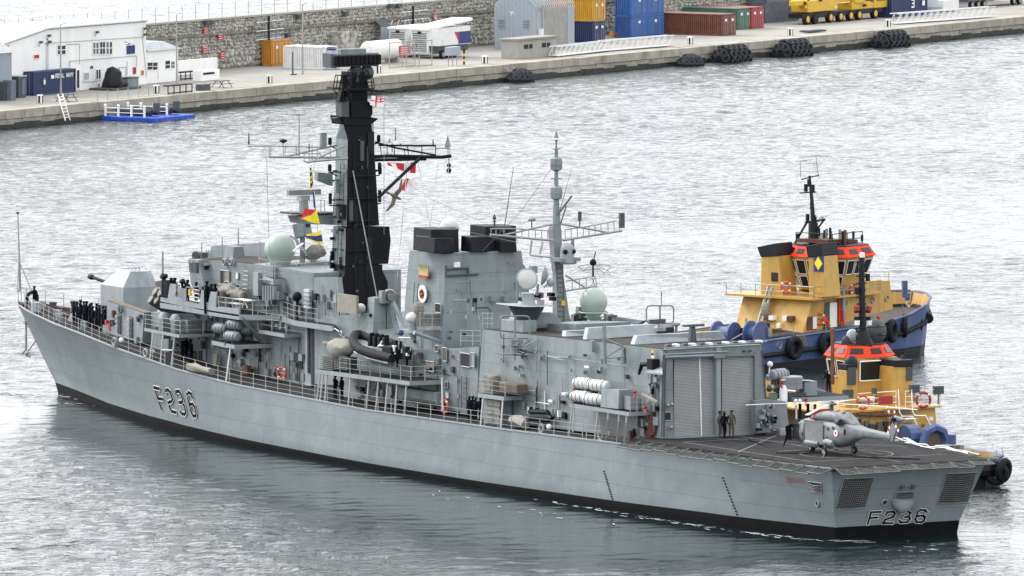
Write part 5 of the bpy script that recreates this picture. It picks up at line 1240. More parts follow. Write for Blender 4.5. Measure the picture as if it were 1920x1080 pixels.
# tracking radar: two dishes on a turntable above a house
xd_ = XM-3.5
def PD(x,y,dx=0.0): return FX(*H6(x,y),xd_+dx)
bkd = MB(); bkd.slab([PD(390,900),PD(620,900),PD(715,970),PD(715,1040),PD(330,1060),PD(375,960)],(2.5,0,0)); bkd.build('director_house','ship_grey',SHIP)
g = MB(); g.slab([PD(170,825,-.9),PD(340,840,-1.4),PD(640,838,-1.2),PD(640,822,-.2),PD(170,815,0)],(1.6,0,-.0)); g.build('director_platform','ship_pale',SHIP)
g = MB(); c = PD(400,875); g.lathe([(.7,-.8),(1.2,.1),(1.3,.3)],c+V((.5,0,0)),14); g.build('director_ring','ship_dark',SHIP)
g = MB(); c = PD(400,790); g.lathe([(1.0,-.5),(.6,-.1),(.5,.6)],c+V((.5,0,0)),12); dr = g.build('director_pedestal','ship_pale',SHIP,smooth=True)
def dish(c,n_,r_,name,back=False):
    M = V(n_).normalized().to_track_quat('Z','Y').to_matrix(); g = MB()
    g.lathe([(r_,0),(r_*1.0,.03),(r_*.92,.08),(r_*.6,.02),(r_*.3,-.02),(.01,-.03)][::-1]+[(r_*.98,-.03),(r_*.6,-.22),(r_*.2,-.34)],c,26,M); return g.build(name,'radome_white' if False else 'ship_pale',dr,smooth=True),M
dc = PD(367,558); kk = (dc-CAM).length/FPX
d1,M1 = dish(dc,(-.92,.35,.15),20.5*kk,'tracking_dish')
g = MB(); M = V((-.92,.35,.15)).normalized().to_track_quat('Z','Y').to_matrix(); g.lathe([(20*kk,.02),(16*kk,.12),(8*kk,.2),(.02,.24)],dc,26,M); g.build('dish_cover','radome_white',d1,smooth=True)
d2,M2 = dish(PD(533,520,.5),(.55,.85,.15),19*kk,'tracking_dish')
g = MB(); g.sphere(PD(608,590),.3,10,6); g.rod(PD(608,590),PD(540,640),.08); g.build('feed_horn','ship_pale',dr)
g = MB(); g.rod(PD(265,560),PD(268,740),.07); g.rod(PD(300,640),PD(300,740),.05); g.rod(PD(480,610,-.3),PD(470,720),.1); g.box(PD(430,460,.5),(.4,.5,.5)); g.build('director_frame','ship_grey',dr)
for k in range(12):
    q_ = random.Random(k+50); g = MB(); c = PD(q_.uniform(290,640),q_.uniform(700,800),.5); g.box(c,(.4,q_.uniform(.2,.6),q_.uniform(.1,.4))); g.build('director_box',q_.choice(['ship_dark','ship_pale','steel','black_paint']),dr)
# white locker forward of it, behind the loop aerial
xk = F(*H5(955,640),4.6).x
g = MB(); a = [FX(*H5(955,470),xk-0.0)] ; P_ = lambda x,y: F(*H5(x,y),4.7)
g.slab([P_(955,470),P_(1282,490),P_(1282,668),P_(955,640)],(0,-1.1,0)); g.build('white_locker','ship_pale',SHIP,bevel=.04)
# aft radome
rc = UD(1113,565,(XM-1,-4.2,0)); k = (rc-CAM).length/FPX; RR = 26*k
g = MB(); g.lathe([(RR*.45,-RR*1.1),(RR*.8,-RR*.72),(RR*.84,-RR*.6)]+[(RR*cos(R(v)),RR*sin(R(v))) for v in range(-27,82,9)]+[(.01,RR)],rc,32); o = g.build('radome','radome_green',SHIP,smooth=True)
g = MB(); g.lathe([(.85,-RR*1.85),(.35,-RR*1.7),(.3,-RR*1.4),(.75,-RR*1.1)],rc,14); g.build('pedestal','radome_green',o)
g = MB(); g.torus(rc-V((0,0,RR*.78)),RR*1.05,.05,'Z',24,5,M=Matrix.Identity(3)); g.build('service_rail','rail_white',o)
for k in range(14):
    q_ = random.Random(k+80); px,py = q_.choice([(1078,590),(1085,580),(1142,588),(1146,596),(1090,598),(1132,600)]); c = UD(px+q_.uniform(-6,6),py+q_.uniform(-8,8),(XM,-4,0))
    g = MB(); g.box(c,(.4,q_.uniform(.2,.6),q_.uniform(.2,.8))); g.build('equipment_box',q_.choice(['ship_dark','ship_pale','steel','deck_brown']),SHIP)
bk('after_roof_step',[(1000,606,2.2),(1080,608,2.2),(1080,640,2.2),(1000,628,2.2)],2.2,m='ship_grey')
# guard rails round the casing foot and after house
rails([F(905+k*9,616,5.0) for k in range(0,3)],1.1); rails([F(*H5(x,y),5.0) for x,y in ((350,865),(530,870),(645,870))],1.1)
# ------------------------------------------------------------------ flight deck safety nets, folded out
netr = random.Random(2)
def net_panel(a,b,out,name='safety_net'):
    a,b,out = V(a),V(b),V(out)*netr.uniform(.9,1.06)+V((0,0,netr.uniform(-.1,.12))); g = MB()
    g.rod(a,a+out,.04,4); g.rod(b,b+out,.04,4); g.rod(a+out,b+out,.05,4)
    n = 7
    for i in range(1,n): g.rod(a.lerp(b,i/n),a.lerp(b,i/n)+out,.017,3)
    for j in range(1,5): g.tube([a+out*j/5,(a+b)/2+out*j/5-V((0,0,.08)),b+out*j/5],.017,3)
    g.rod(a+out*.05,b+out*.98,.03,3)
    return g.build(name,'rope',SHIP)
def fy(x): return lerp([-.35,8,16,23.8],[5.95,6.75,7.2,7.5],x)
for s in (1,-1):
    xs_ = [-.35+1.52*k for k in range(17)]
    for x0_,x1_ in zip(xs_,xs_[1:]):
        net_panel((x0_,s*fy(x0_),ZF-.04),(x1_,s*fy(x1_),ZF-.04),(0,s*1.0,-.42 if s > 0 else -.1))
for k in range(8):
    ya,yb2 = 5.9-1.475*k,5.9-1.475*(k+1); net_panel((-.38,ya,ZF-.04),(-.38,yb2,ZF-.04),(-1.0,0,-.3))
# upright net at the forward corner of the flight deck
for k in range(3):
    x0_ = 23.6+1.0*k*1.3; x1_ = x0_+1.25
    g = MB()
    for i in range(9): g.rod((x0_+(x1_-x0_)*i/8,7.7,zd(24)),(x0_+(x1_-x0_)*i/8,7.75,zd(24)+1.5),.02,3)
    for j in range(8): g.rod((x0_,7.72,zd(24)+.2*j+.05),(x1_,7.72,zd(24)+.2*j+.05),.02,3)
    g.build('upright_net','rope',SHIP)
q = random.Random(5)
for k in range(14):                                   # nets' folded edges lying on the starboard quarter
    a = V((q.uniform(1,14),-6.6+q.uniform(-.5,.2),ZF+.05)); g = MB(); g.tube([a,a+V((q.uniform(.8,2),q.uniform(-.3,.3),q.uniform(.05,.35))),a+V((q.uniform(2,3.4),q.uniform(-.4,.2),.05))],.04,4); g.build('folded_net_pole','steel',SHIP)
g = MB(); g.tube([V((19,1,ZF+.03)),V((14,2.5,ZF+.03)),V((10,4.2,ZF+.03)),V((8.5,2.2,ZF+.03))],.04,5); g.tube([V((8,-.5,ZF+.03)),V((5,1.2,ZF+.03)),V((1.5,-1.8,ZF+.03))],.06,5); g.build('power_cable','black_paint',SHIP)
# ------------------------------------------------------------------ people: one continuous body grown from a skeleton, cap and hair as its children
def make_body(pose):
    """pose: dict of joint offsets; returns (mesh, head centre)"""
    J = dict(pelvis=(0,0,.95),waist=(0,0,1.10),chest=(.0,0,1.32),neck=(.0,0,1.48),chin=(.02,0,1.56),head=(.01,0,1.66),crown=(0,0,1.74),
             shL=(0,.17,1.42),elL=(-.02,.24,1.15),wrL=(.06,.25,.92),haL=(.10,.25,.84),shR=(0,-.17,1.42),elR=(-.02,-.24,1.15),wrR=(.06,-.25,.92),haR=(.10,-.25,.84),
             hiL=(0,.09,.90),knL=(.02,.11,.50),anL=(-.02,.12,.09),toL=(.14,.13,.04),hiR=(0,-.09,.90),knR=(.02,-.11,.50),anR=(-.02,-.12,.09),toR=(.14,-.13,.04))
    J.update(pose)
    RAD = dict(pelvis=(.15,.12),waist=(.145,.11),chest=(.18,.125),neck=(.06,.06),chin=(.085,.095),head=(.115,.125),crown=(.09,.095),sh=(.075,.075),el=(.055,.055),wr=(.04,.04),ha=(.045,.028),hi=(.10,.10),kn=(.07,.07),an=(.052,.055),to=(.045,.035))
    names = list(J); idx = {n: i for i,n in enumerate(names)}
    E_ = [('pelvis','waist'),('waist','chest'),('chest','neck'),('neck','chin'),('chin','head'),('head','crown')]
    for s in 'LR': E_ += [('chest','sh'+s),('sh'+s,'el'+s),('el'+s,'wr'+s),('wr'+s,'ha'+s),('pelvis','hi'+s),('hi'+s,'kn'+s),('kn'+s,'an'+s),('an'+s,'to'+s)]
    me = bpy.data.meshes.new('sk'); me.from_pydata([J[n] for n in names],[(idx[a],idx[b]) for a,b in E_],[])
    o = bpy.data.objects.new('sk',me); COL.objects.link(o)
    sk = o.modifiers.new('s','SKIN'); ss = o.modifiers.new('d','SUBSURF'); ss.levels = 1
    lay = me.skin_vertices[0].data if me.skin_vertices else None
    if lay is None:
        bm = bmesh.new(); bm.from_mesh(me); bm.verts.layers.skin.verify(); bm.to_mesh(me); bm.free(); lay = me.skin_vertices[0].data
    for n in names:
        r = RAD.get(n) or RAD[n[:2]]; lay[idx[n]].radius = r
    lay[idx['pelvis']].use_root = True
    bpy.context.view_layer.update(); dg = bpy.context.evaluated_depsgraph_get()
    m2 = bpy.data.meshes.new_from_object(o.evaluated_get(dg)); bpy.data.objects.remove(o);
    hands = [V(J['haL']),V(J['haR'])]; head = V(J['head']); chin = V(J['chin'])
    m2.polygons.foreach_set('use_smooth',[True]*len(m2.polygons))
    for p in m2.polygons:
        c = p.center
        if (c-head).length < .16 or c.z > chin.z-.04 and (c-chin).length < .12: p.material_index = 1
        elif min((c-h).length for h in hands) < .09: p.material_index = 1
        elif c.z < .11: p.material_index = 2
    return m2,head
POSES = {'stand': {},'back': dict(wrL=(-.10,.10,.98),haL=(-.14,.04,.95),wrR=(-.10,-.10,.98),haR=(-.14,-.04,.95),elL=(-.08,.27,1.18),elR=(-.08,-.27,1.18)),
         'front': dict(wrL=(.16,.12,1.0),haL=(.19,.04,1.0),wrR=(.16,-.12,1.0),haR=(.19,-.04,1.0),elL=(.0,.25,1.16),elR=(0,-.25,1.16)),
         'stride': dict(knL=(.14,.10,.50),anL=(.16,.11,.09),toL=(.32,.12,.04),anR=(-.18,-.12,.09),toR=(-.04,-.13,.04),wrR=(.14,-.24,.94),haR=(.2,-.24,.88)),
         'point': dict(elR=(.2,-.3,1.3),wrR=(.38,-.26,1.42),haR=(.46,-.25,1.46)),
         'lean': dict(chest=(.10,0,1.30),neck=(.17,0,1.45),chin=(.22,0,1.52),head=(.22,0,1.61),crown=(.22,0,1.69),shL=(.12,.17,1.39),shR=(.12,-.17,1.39),elL=(.2,.24,1.14),wrL=(.38,.2,1.08),haL=(.45,.18,1.08),elR=(.2,-.24,1.14),wrR=(.38,-.2,1.08),haR=(.45,-.18,1.08)),
         'sit': dict(pelvis=(0,0,.5),waist=(-.02,0,.65),chest=(0,0,.87),neck=(.02,0,1.03),chin=(.05,0,1.1),head=(.05,0,1.2),crown=(.05,0,1.28),shL=(0,.17,.97),shR=(0,-.17,.97),elL=(.05,.24,.72),wrL=(.25,.18,.68),haL=(.32,.15,.68),elR=(.05,-.24,.72),wrR=(.25,-.18,.68),haR=(.32,-.15,.68),hiL=(.02,.09,.48),knL=(.42,.12,.5),anL=(.42,.12,.09),toL=(.56,.12,.04),hiR=(.02,-.09,.48),knR=(.42,-.12,.5),anR=(.42,-.12,.09),toR=(.56,-.12,.04))}
BODY = {k: make_body(v) for k,v in POSES.items()}
def person(loc,yaw,label,cloth='navy_cloth',pose='stand',h=1.78,head='cap',group=None,hat='black_paint'):
    m,hc = BODY[pose]; m = m.copy(); m.materials.clear()
    for x in (cloth,'skin','black_paint'): m.materials.append(G(x))
    root = thing('person',loc,label,'person',group,rz=yaw); k = h/1.78; root.scale = (k,k,k)
    b = bpy.data.objects.new('body',m); COL.objects.link(b); b.parent = root
    g = MB(); g.sphere(hc+V((-.035,0,.02)),.118,10,6,(.95,.92,1.0),z0=-.35); g.build('hair','hair',root,smooth=True)
    if head == 'cap':
        g = MB(); g.lathe([(.115,-.035),(.12,.0),(.14,.03),(.12,.05),(.02,.06)],hc+V((.0,0,.085)),12); g.slab([hc+V((.10,.08,.06)),hc+V((.18,.03,.045)),hc+V((.18,-.03,.045)),hc+V((.10,-.08,.06))],(0,0,.015)); g.build('cap',hat,root,smooth=True)
    elif head == 'beret':
        g = MB(); g.sphere(hc+V((-.01,.02,.085)),.125,10,5,(1.05,1,.45)); g.build('beret',hat,root,smooth=True)
    g = MB(); g.sphere(hc+V((.105,0,-.01)),.022,6,4,(1,.8,1.3)); g.build('nose','skin',root)
    return root
AFT = pi
# lone man at the bow, facing aft/starboard with hands behind his back
q = F(64.5,561,0.4); person(V((q.x,q.y,zd(q.x))),R(15),'lone sailor standing at the tip of the bow, hands behind his back',pose='back',h=1.62)
# two ranks on the forecastle
q0,q1 = F(197,623,3.6),None
n = 9
for i in range(n):
    t = i/(n-1); px = 136.5+t*(196-136.5); yy = 3.0+.3*t; g_ = F(px,606+t*15,yy)
    y_ = yy
    for it in range(30):
        g_ = F(px,606+t*15.5,y_);
    loc = V((g_.x+random.uniform(-.12,.12),y_+random.uniform(-.1,.1),zd(g_.x)))
    person(loc,R(88+random.uniform(-8,8)),['front rank sailor at the bow end of the forecastle line-up','front rank sailor second from the bow in the line-up','front rank sailor third from the bow in the line-up','front rank sailor fourth from the bow in the line-up','middle sailor of the front rank lined up on the forecastle','front rank sailor fourth from the grey silo screen','front rank sailor third from the grey silo screen','front rank sailor next but one to the grey silo screen','last front rank sailor, touching the edge of the grey silo screen'][i],pose=['stand','back','front','front','stand','back','stand'][i % 7],h=1.74+random.uniform(-.05,.05),group='sailors of the front rank on the forecastle')
    if i < 8:
        person(loc+V((.35,-.75,0)),R(88+random.uniform(-8,8)),['rear rank sailor at the bow end of the line-up, half hidden','rear rank sailor second from the bow, half hidden','rear rank sailor third from the bow, half hidden','rear rank sailor fourth from the bow, half hidden','rear rank sailor fourth from the turret end, half hidden','rear rank sailor third from the turret end, half hidden','rear rank sailor next but one to the silo screen','rear rank sailor beside the silo screen, half hidden'][i],pose=['back','stand'][i % 2],h=1.77+random.uniform(-.05,.04),group='sailors of the rear rank on the forecastle')
# bridge wing
WG = [(321,533,5.5,'stand','taller of two sailors standing together at the forward end of the bridge wing',1.85),(328,529,5.2,'front','sailor behind the other at the forward end of the bridge wing',1.85),
      (346,540,5.4,'lean','sailor bent over the compass stand in the middle of the bridge wing',1.72),(352,537,5.0,'back','sailor between the compass stand and the wheelhouse window',1.8),(368,539,4.9,'front','sailor in dark jacket with reddish lifejacket by the wheelhouse corner',1.7),
      (379,545,5.3,'lean','short sailor leaning on the gap in the bridge wing bulwark',1.6),(388,535,4.9,'back','tallest sailor right below the dark bridge window',1.9),(396,541,5.2,'stand','sailor with pale hand raised in the cluster under the bridge window',1.78),(404,540,4.9,'front','sailor at the after end of the bridge wing group next to the door',1.8),(334,540,5.6,'lean','sailor crouching behind the high bulwark at the bridge wing front',1.5)]
for px,py,yy,ps,lb,h in WG:
    g_ = F(px,py,yy); person(V((g_.x,yy,zw+.02)),R(100 if ps != 'lean' else 170),lb,pose=ps,h=h,head='cap' if h > 1.65 else 'hair')
# under the launcher platform
for px,yy,ps,lb in ((343,5.0,'stand','forward sailor of three in the shade below the launcher platform'),(350,4.6,'back','middle sailor of three in the shade below the launcher platform'),(358,5.1,'front','sailor nearest the ladder of the three below the launcher platform')):
    g_ = F(px,676,yy); person(V((g_.x,yy,zd(g_.x))),R(95),lb,pose=ps,h=1.76)
for px,yy,ps,lb in ((628.5,6.6,'back','sailor on the side deck below the canvas-covered winch, farther forward of two'),(641,6.6,'front','sailor on the side deck below the net baskets, farther aft of two')):
    g_ = F(px,745,yy); person(V((g_.x,yy,zd(g_.x))),R(95),lb,pose=ps,h=1.8)
for px,yy,ps,lb in ((880,6.5,'stand','bareheaded sailor at the forward edge of the four beside the rope rack'),(886.5,6.2,'back','shorter sailor second in the group of four beside the rope rack'),(892,6.6,'front','sailor in the middle of the group of four beside the rope rack'),(901,6.2,'stand','sailor closest to the rope rack, partly behind the platform post')):
    g_ = F(px,783,yy); person(V((g_.x,yy,zd(g_.x))),R(100),lb,pose=ps,h=1.76,head='hair')
# in front of the hangar doors
def ondeck(px,py): return FZ(px,py,ZF)
ax_ = xh-1.2
for px,py,c_,ps,yaw,lb,hd in ((1358,824,'navy_cloth','stride',R(-60),'man in dark blue overalls walking in front of the hangar door','beret'),(1371.5,822,'camo','stand',R(150),'man in brown camouflage uniform standing before the right-hand roller door','beret'),(1349.5,821,'camo','back',R(-110),'man in camouflage half hidden behind the one in blue overalls','beret')):
    g_ = FX(px,py,ax_ if c_ != 'navy_cloth' else ax_-.5); person(V((g_.x,g_.y,ZF+.01)),yaw,lb,cloth=c_,pose=ps,h=1.8,head=hd)
# ------------------------------------------------------------------ lifebuoys, raft canisters, inflatable boat, flags, gulls
def lifebuoy(c,n_,label,r=.37,group=None,m='orange_red',bands=True):
    c = V(c); M = V(n_).normalized().to_track_quat('Z','Y').to_matrix(); root = thing('lifebuoy',c,label,'lifebuoy',group)
    g = MB(); g.torus((0,0,0),r,.095,M=M,n=22,m=8); g.build('ring',m,root,smooth=True)
    if bands:
        for k in range(4):
            g = MB(); g.torus((0,0,0),r,.102,M=M,n=3,m=8,a0=pi/4+k*pi/2-.12,a1=pi/4+k*pi/2+.12); g.build('band','white',root,smooth=True)
    g = MB(); p = M @ V((r*.5,0,0)); g.rod(M @ V((-r,0,0)),M @ V((r,0,0)),.035,4); g.build('bracket','steel',root); return root
lifebuoy(F(528,700,4.0),(-.25,.95,0),'orange lifebuoy on the grey side wall beside a short ladder',.42)
lifebuoy(F(833.5,762,5.3),(0,1,0),'orange lifebuoy below the after end of the boat platform',.46)
def canister(c,d,L_,r,label,group,m='ship_pale',rings=4):
    c = V(c); d = V(d).normalized(); M = d.to_track_quat('Z','Y').to_matrix(); root = thing('life_raft_canister',c,label,'life raft',group)
    prof = [(.02,-L_/2),(r*.72,-L_*.46),(r*.95,-L_*.36),(r,-L_*.2),(r,L_*.2),(r*.95,L_*.36),(r*.72,L_*.46),(.02,L_/2)]
    g = MB(); g.lathe(prof,(0,0,0),18,M); g.build('shell',m,root,smooth=True)
    for k in range(rings):
        z = (k/(rings-1)-.5)*L_*.62; g = MB(); g.lathe([(r*.9,z-.03),(r*1.035,z-.02),(r*1.035,z+.02),(r*.9,z+.03)],(0,0,0),18,M); g.build('strap','ship_dark',root)
    g = MB()
    for z in (-L_*.25,L_*.25): g.box(M @ V((0,0,z))-V((0,0,r+.12)),(.12,.6,.3))
    g.build('cradle','ship_dark',root,kind='stuff'); return root
for px,py,yy,lb in ((414,616,5.8,'grey life raft canister at the forward end of the small port platform'),(440,609,5.6,'grey life raft canister stacked on top at the small port platform'),(435,631,6.1,'grey life raft canister low at the outer edge of the small port platform'),(462,620,5.0,'life raft canister behind the wing strut, shade put into its dark colour')):
    canister(F(px,py,yy),(.96,.25,.0),1.5 if px < 450 else 1.4,.40,lb,'life raft canisters under the bridge wing','ship_grey' if px < 450 else 'ship_dark')  # the canister behind the strut takes a darker grey in place of shade
for px,py,yy,lb in ((1096,719,6.4,'pale ribbed life raft canister, upper and farther forward of four by the shelter'),(1123,723,6.4,'pale ribbed life raft canister, upper and farther aft of four by the shelter'),(1091,744,6.9,'pale ribbed life raft canister, lower and farther forward of four by the shelter'),(1115,749,6.9,'pale ribbed life raft canister, lower and half behind the shelter')):
    canister(F(px,py,yy),(.97,.2,0),2.1,.42,lb,'life raft canisters on the after platform','radome_white',4)
canister(HA(1461,702,-1),(.3,-1,0),1.6,.4,'pale life raft canister on the far side of the hangar',None,'ship_pale',4)
# rigid inflatable boat hanging at the crane
bc = F(715,655,7.0); RB = thing('inflatable_boat',(bc.x,bc.y,bc.z),'dark grey inflatable boat with outboard hanging from the crane above the boat platform','boat')
def Lb(px,py,yy): return F(px,py,yy)-bc
g = MB(); out = [(735+0,672,7.9),(718,668,7.95),(695,662,7.95),(675,655,7.9),(664,645,7.7),(662,635,7.3),(666,628,6.8),(674,627,6.3)]
inn = [(690,634,6.0),(720,640,5.95),(748,646,5.95)]
pts = [Lb(*q) for q in out]+[Lb(*q) for q in inn]
g.tube(pts,[.30]+[.34]*(len(pts)-2)+[.3],12); g.build('tube','rubber',RB,smooth=True)
g = MB(); k_ = [Lb(666,650,7.4),Lb(690,672,7.0),Lb(735,682,6.9)];
g.loft([[Lb(735,676,7.8),Lb(735,690,7.0),Lb(752,655,6.0)],[Lb(695,668,7.8),Lb(697,682,7.0),Lb(712,645,6.0)],[Lb(670,650,7.5),Lb(668,655,7.0),Lb(676,636,6.4)]]); g.build('keel','ship_pale',RB)
g = MB(); g.tube([Lb(664,660,7.95),Lb(690,672,8.05),Lb(727,681,8.05)],.07,5); g.build('rubbing_strake','ship_pale',RB)
for i in range(4):
    g = MB(); c = Lb(696+i*9,639+i*1.5,7.0); g.box(c,(.4,.4,.75)); g.box(c+V((-.15,0,.4)),(.12,.4,.4)); g.build('seat','black_paint',RB,bevel=.06)
g = MB(); g.rod(Lb(709,650,7.2),Lb(722,633,7),.06); g.rod(Lb(722,633,7),Lb(724,650,7),.05); g.box(Lb(716,648,7.2),(.7,.1,.1)); g.build('lifting_frame','white',RB)
g = MB(); g.box(Lb(738,660,7.0),(1.4,1.2,.9)); g.build('console','black_paint',RB,bevel=.1)
g = MB(); a = Lb(748,633,7.2); b = Lb(770,634,7.2); g.rod(a,b,.05); g.rod(a,Lb(748,655,7.2),.05); g.rod(b,Lb(770,660,7.2),.05); g.rod(Lb(750,633,6),a,.05); g.build('roll_bar','steel',RB)
for x_ in (745,763):
    g = MB(); g.box(Lb(x_,662,7.1),(.55,.5,.9)); g.tube([Lb(x_,668,7.1),Lb(x_,688,7.1)],[.14,.08]); g.build('outboard_motor','black_paint',RB,bevel=.08)
qb = random.Random(9)
for i in range(12):
    g = MB(); g.box(Lb(qb.uniform(735,772),qb.uniform(638,668),qb.uniform(6.6,7.4)),(qb.uniform(.1,.5),.2,qb.uniform(.1,.5))); g.build('fitting',qb.choice(['black_paint','black_paint','steel','white','rust']),RB)
g = MB(); g.sphere(Lb(752,624,6.8),.22,8,6); g.build('blue_helmet','flag_blue',RB)
# ---- flags: thin wavy cloths, colours by patch
def flag(name,P00,P10,P11,P01,pat,label,amp=.12,group=None,nx=14,ny=10):
    """corners: hoist top, fly top, fly bottom, hoist bottom; pat(u,v)->material name, u along the fly, v down"""
    P00,P10,P11,P01 = map(V,(P00,P10,P11,P01)); nrm_ = (P10-P00).cross(P01-P00).normalized()
    root = thing(name,P00,label,'flag',group); ms = []; g = MB()
    def pt(u,v):
        p = P00.lerp(P10,u).lerp(P01.lerp(P11,u),v); return p+nrm_*amp*sin(u*7+v*2)*u+V((0,0,-.06*sin(u*5)))-P00
    cols = {}
    for i in range(nx):
        for j in range(ny):
            m_ = pat((i+.5)/nx,(j+.5)/ny)
            if m_ is None: continue
            cols.setdefault(m_,[]).append((i,j))
    for m_,cells in cols.items():
        g = MB()
        for i,j in cells:
            a,b,c,d = pt(i/nx,j/ny),pt((i+1)/nx,j/ny),pt((i+1)/nx,(j+1)/ny),pt(i/nx,(j+1)/ny); o_ = nrm_*.006
            g.quad(a+o_,b+o_,c+o_,d+o_); g.quad(d-o_,c-o_,b-o_,a-o_)
        g.build(m_.replace('flag_','')+'_cloth',m_,root)
    return root
def K(px,py,dx=0.0): return FX(px,py,xa+dx)
flag('signal_flag',K(593,391,-1),K(571,392,-1),K(562,411,-1),K(599.5,419,-1),lambda u,v: 'flag_red' if u > 1-(1-v)*.98-.02*0 and False or (u+ (v-1)*-0 > 0) and v < 1-(1-u)*1.0+(-.0) and (u > v) else 'flag_yellow','red and yellow signal flag divided diagonally, flying left of the black mast',.15)
flag('signal_flag',K(601.5,431,-1),K(574,442,-1),K(572,449,-1),K(606,458,-1),lambda u,v: 'flag_yellow' if v < .3 or v > .76 else 'flag_blue','yellow flag with a dark blue band below the diagonal red and yellow one',.12)
flag('signal_flag',K(580.5,313,-1),K(584,316,-1),K(588,346,-1),K(582,358,-1),lambda u,v: 'flag_yellow' if (v*4) % 1 > .55 else 'flag_black','furled yellow and black signal flag hanging below the port yardarm',.05,nx=4)
flag('signal_flag',K(586,357,-1),K(590,360,-1),K(595,392,-1),K(588,388,-1),lambda u,v: 'flag_blue' if u < .6 else 'flag_white','furled blue and white signal flag above the diagonal red and yellow one',.05,nx=5)
flag('signal_flag',K(780.5,303,1),K(723,307,1),K(727,312,1),K(779,325.5,1),lambda u,v: 'flag_red' if u < .22 or .42 < u < .64 or u > .85 else 'flag_white','long red and white striped pennant right of the black mast',.15,nx=20)
flag('signal_flag',K(779,333,1),K(759,336,1),K(749,357,1),K(775,361,1),lambda u,v: 'flag_red' if u > .58 else 'flag_white','white and red flag below the striped pennant',.12)
def ens(u,v):
    if u < .54 and v < .5:
        a,b = u/.54,v/.5
        if abs(a-.5) < .10 or abs(b-.5) < .13: return 'flag_red'
        if abs(a-.5) < .2 or abs(b-.5) < .26: return 'flag_white'
        if abs(a-b) < .13 or abs(a+b-1) < .13: return 'flag_white'
        return 'flag_blue'
    if abs(u-.57) < .05 or abs(v-.52) < .05: return 'flag_red'
    return 'flag_white'
def ens2(u,v):
    if u < .5 and v < .45: return ens(u*1.08,v*1.1)
    if .5 <= u < .62 or .42 <= v < .55: return 'flag_red'
    return 'flag_white'
flag('ensign',T5(757,538,-.6),T5(625,545,-.6),T5(610,640,-.6),T5(755,650,-.6),ens2,'white ensign with red cross flying from the gaff at the top of the black mast',.1,nx=26,ny=18)
# ---- gulls
def gull(px,py,depth_pt,span,label,bank=0.4,head=(1,0,0),wing='ship_grey',tip='black_paint',body='white',up=(0,0,1),fold=.35):
    c = UD(px,py,depth_pt); root = thing('gull',c,label,'bird')
    hx = V(head).normalized(); u_ = (V(up)-hx*V(up).dot(hx)).normalized(); sd = u_.cross(hx)
    def W(x,y,z): return hx*x+sd*y+u_*z
    s = span/1.4
    g = MB(); n = 9; prof = [(-.30,.005),(-.22,.03),(-.1,.07),(0,.085),(.1,.07),(.17,.05),(.2,.05),(.25,.045),(.29,.01)]
    g.loft([[W(x*s,r_*s*cos(2*pi*k/10),r_*s*sin(2*pi*k/10)) for k in range(10)] for x,r_ in prof]); g.build('body',body,root,smooth=True)
    g = MB(); g.loft([[W(x*s,y_*s,z_*s) for y_,z_ in ((-.012,0),(.012,0),(0,.015))] for x in (.28,.34)]); g.build('beak','yellow',root)
    g = MB(); g.slab([W(-.22*s,-.03*s,0),W(-.22*s,.03*s,0),W(-.4*s,.07*s,0),W(-.4*s,-.07*s,0)],u_*.01); g.build('tail',body,root)
    for sg in (1,-1):
        A_ = [W(.10*s,sg*.05*s,.03*s),W(.16*s,sg*.33*s,.03*s+fold*.30*s),W(.02*s,sg*.66*s,.02*s+fold*.24*s)]; B_ = [W(-.08*s,sg*.05*s,.03*s),W(.0,sg*.34*s,.03*s+fold*.3*s),W(-.05*s,sg*.62*s,.02*s+fold*.24*s)]
        g = MB(); g.slab([A_[0],A_[1],B_[1],B_[0]],u_*.015); g.slab([A_[1],A_[2],B_[2],B_[1]],u_*.015); wg = g.build('wing',wing,root)
        g = MB(); g.slab([A_[2],A_[2].lerp(A_[1],-.28)+W(-.04*s,0,0),B_[2]],u_*.015); g.build('wing_tip',tip,wg)
    return root
# nearest one is about a hundred and fifty metres nearer than the mast
nd = CAM+(F(562,466,0)-CAM)*.78
gull(561,462,nd,1.55,'white gull with grey wings flying in front of the forward radome',head=RT*.78+UP*.6+FW*.1,up=-FW+UP*.15,wing='ship_grey',fold=.12)
gull(740,368,CAM+(F(740,368,0)-CAM)*.8,2.0,'brown speckled gull gliding steeply beside the black mast',head=RT*.9-UP*.45,up=-FW+RT*.1,wing='timber',tip='hair',body='timber',fold=.2)
gull(240,83,CAM+(U(240,83,'Z',8)-CAM)*.4,.78,'gull with grey wings crossing in front of the white building',head=-RT*.6+UP*.1-FW*.5,up=UP+FW*-.3,wing='timber',fold=.3)
gull(960,24,CAM+(U(960,24,'Z',9)-CAM)*.5,.5,'small white gull flying in front of the grey arched shed',head=UP*.8+RT*.3,up=-FW+UP*.1,wing='radome_white',body='white',fold=-.3)
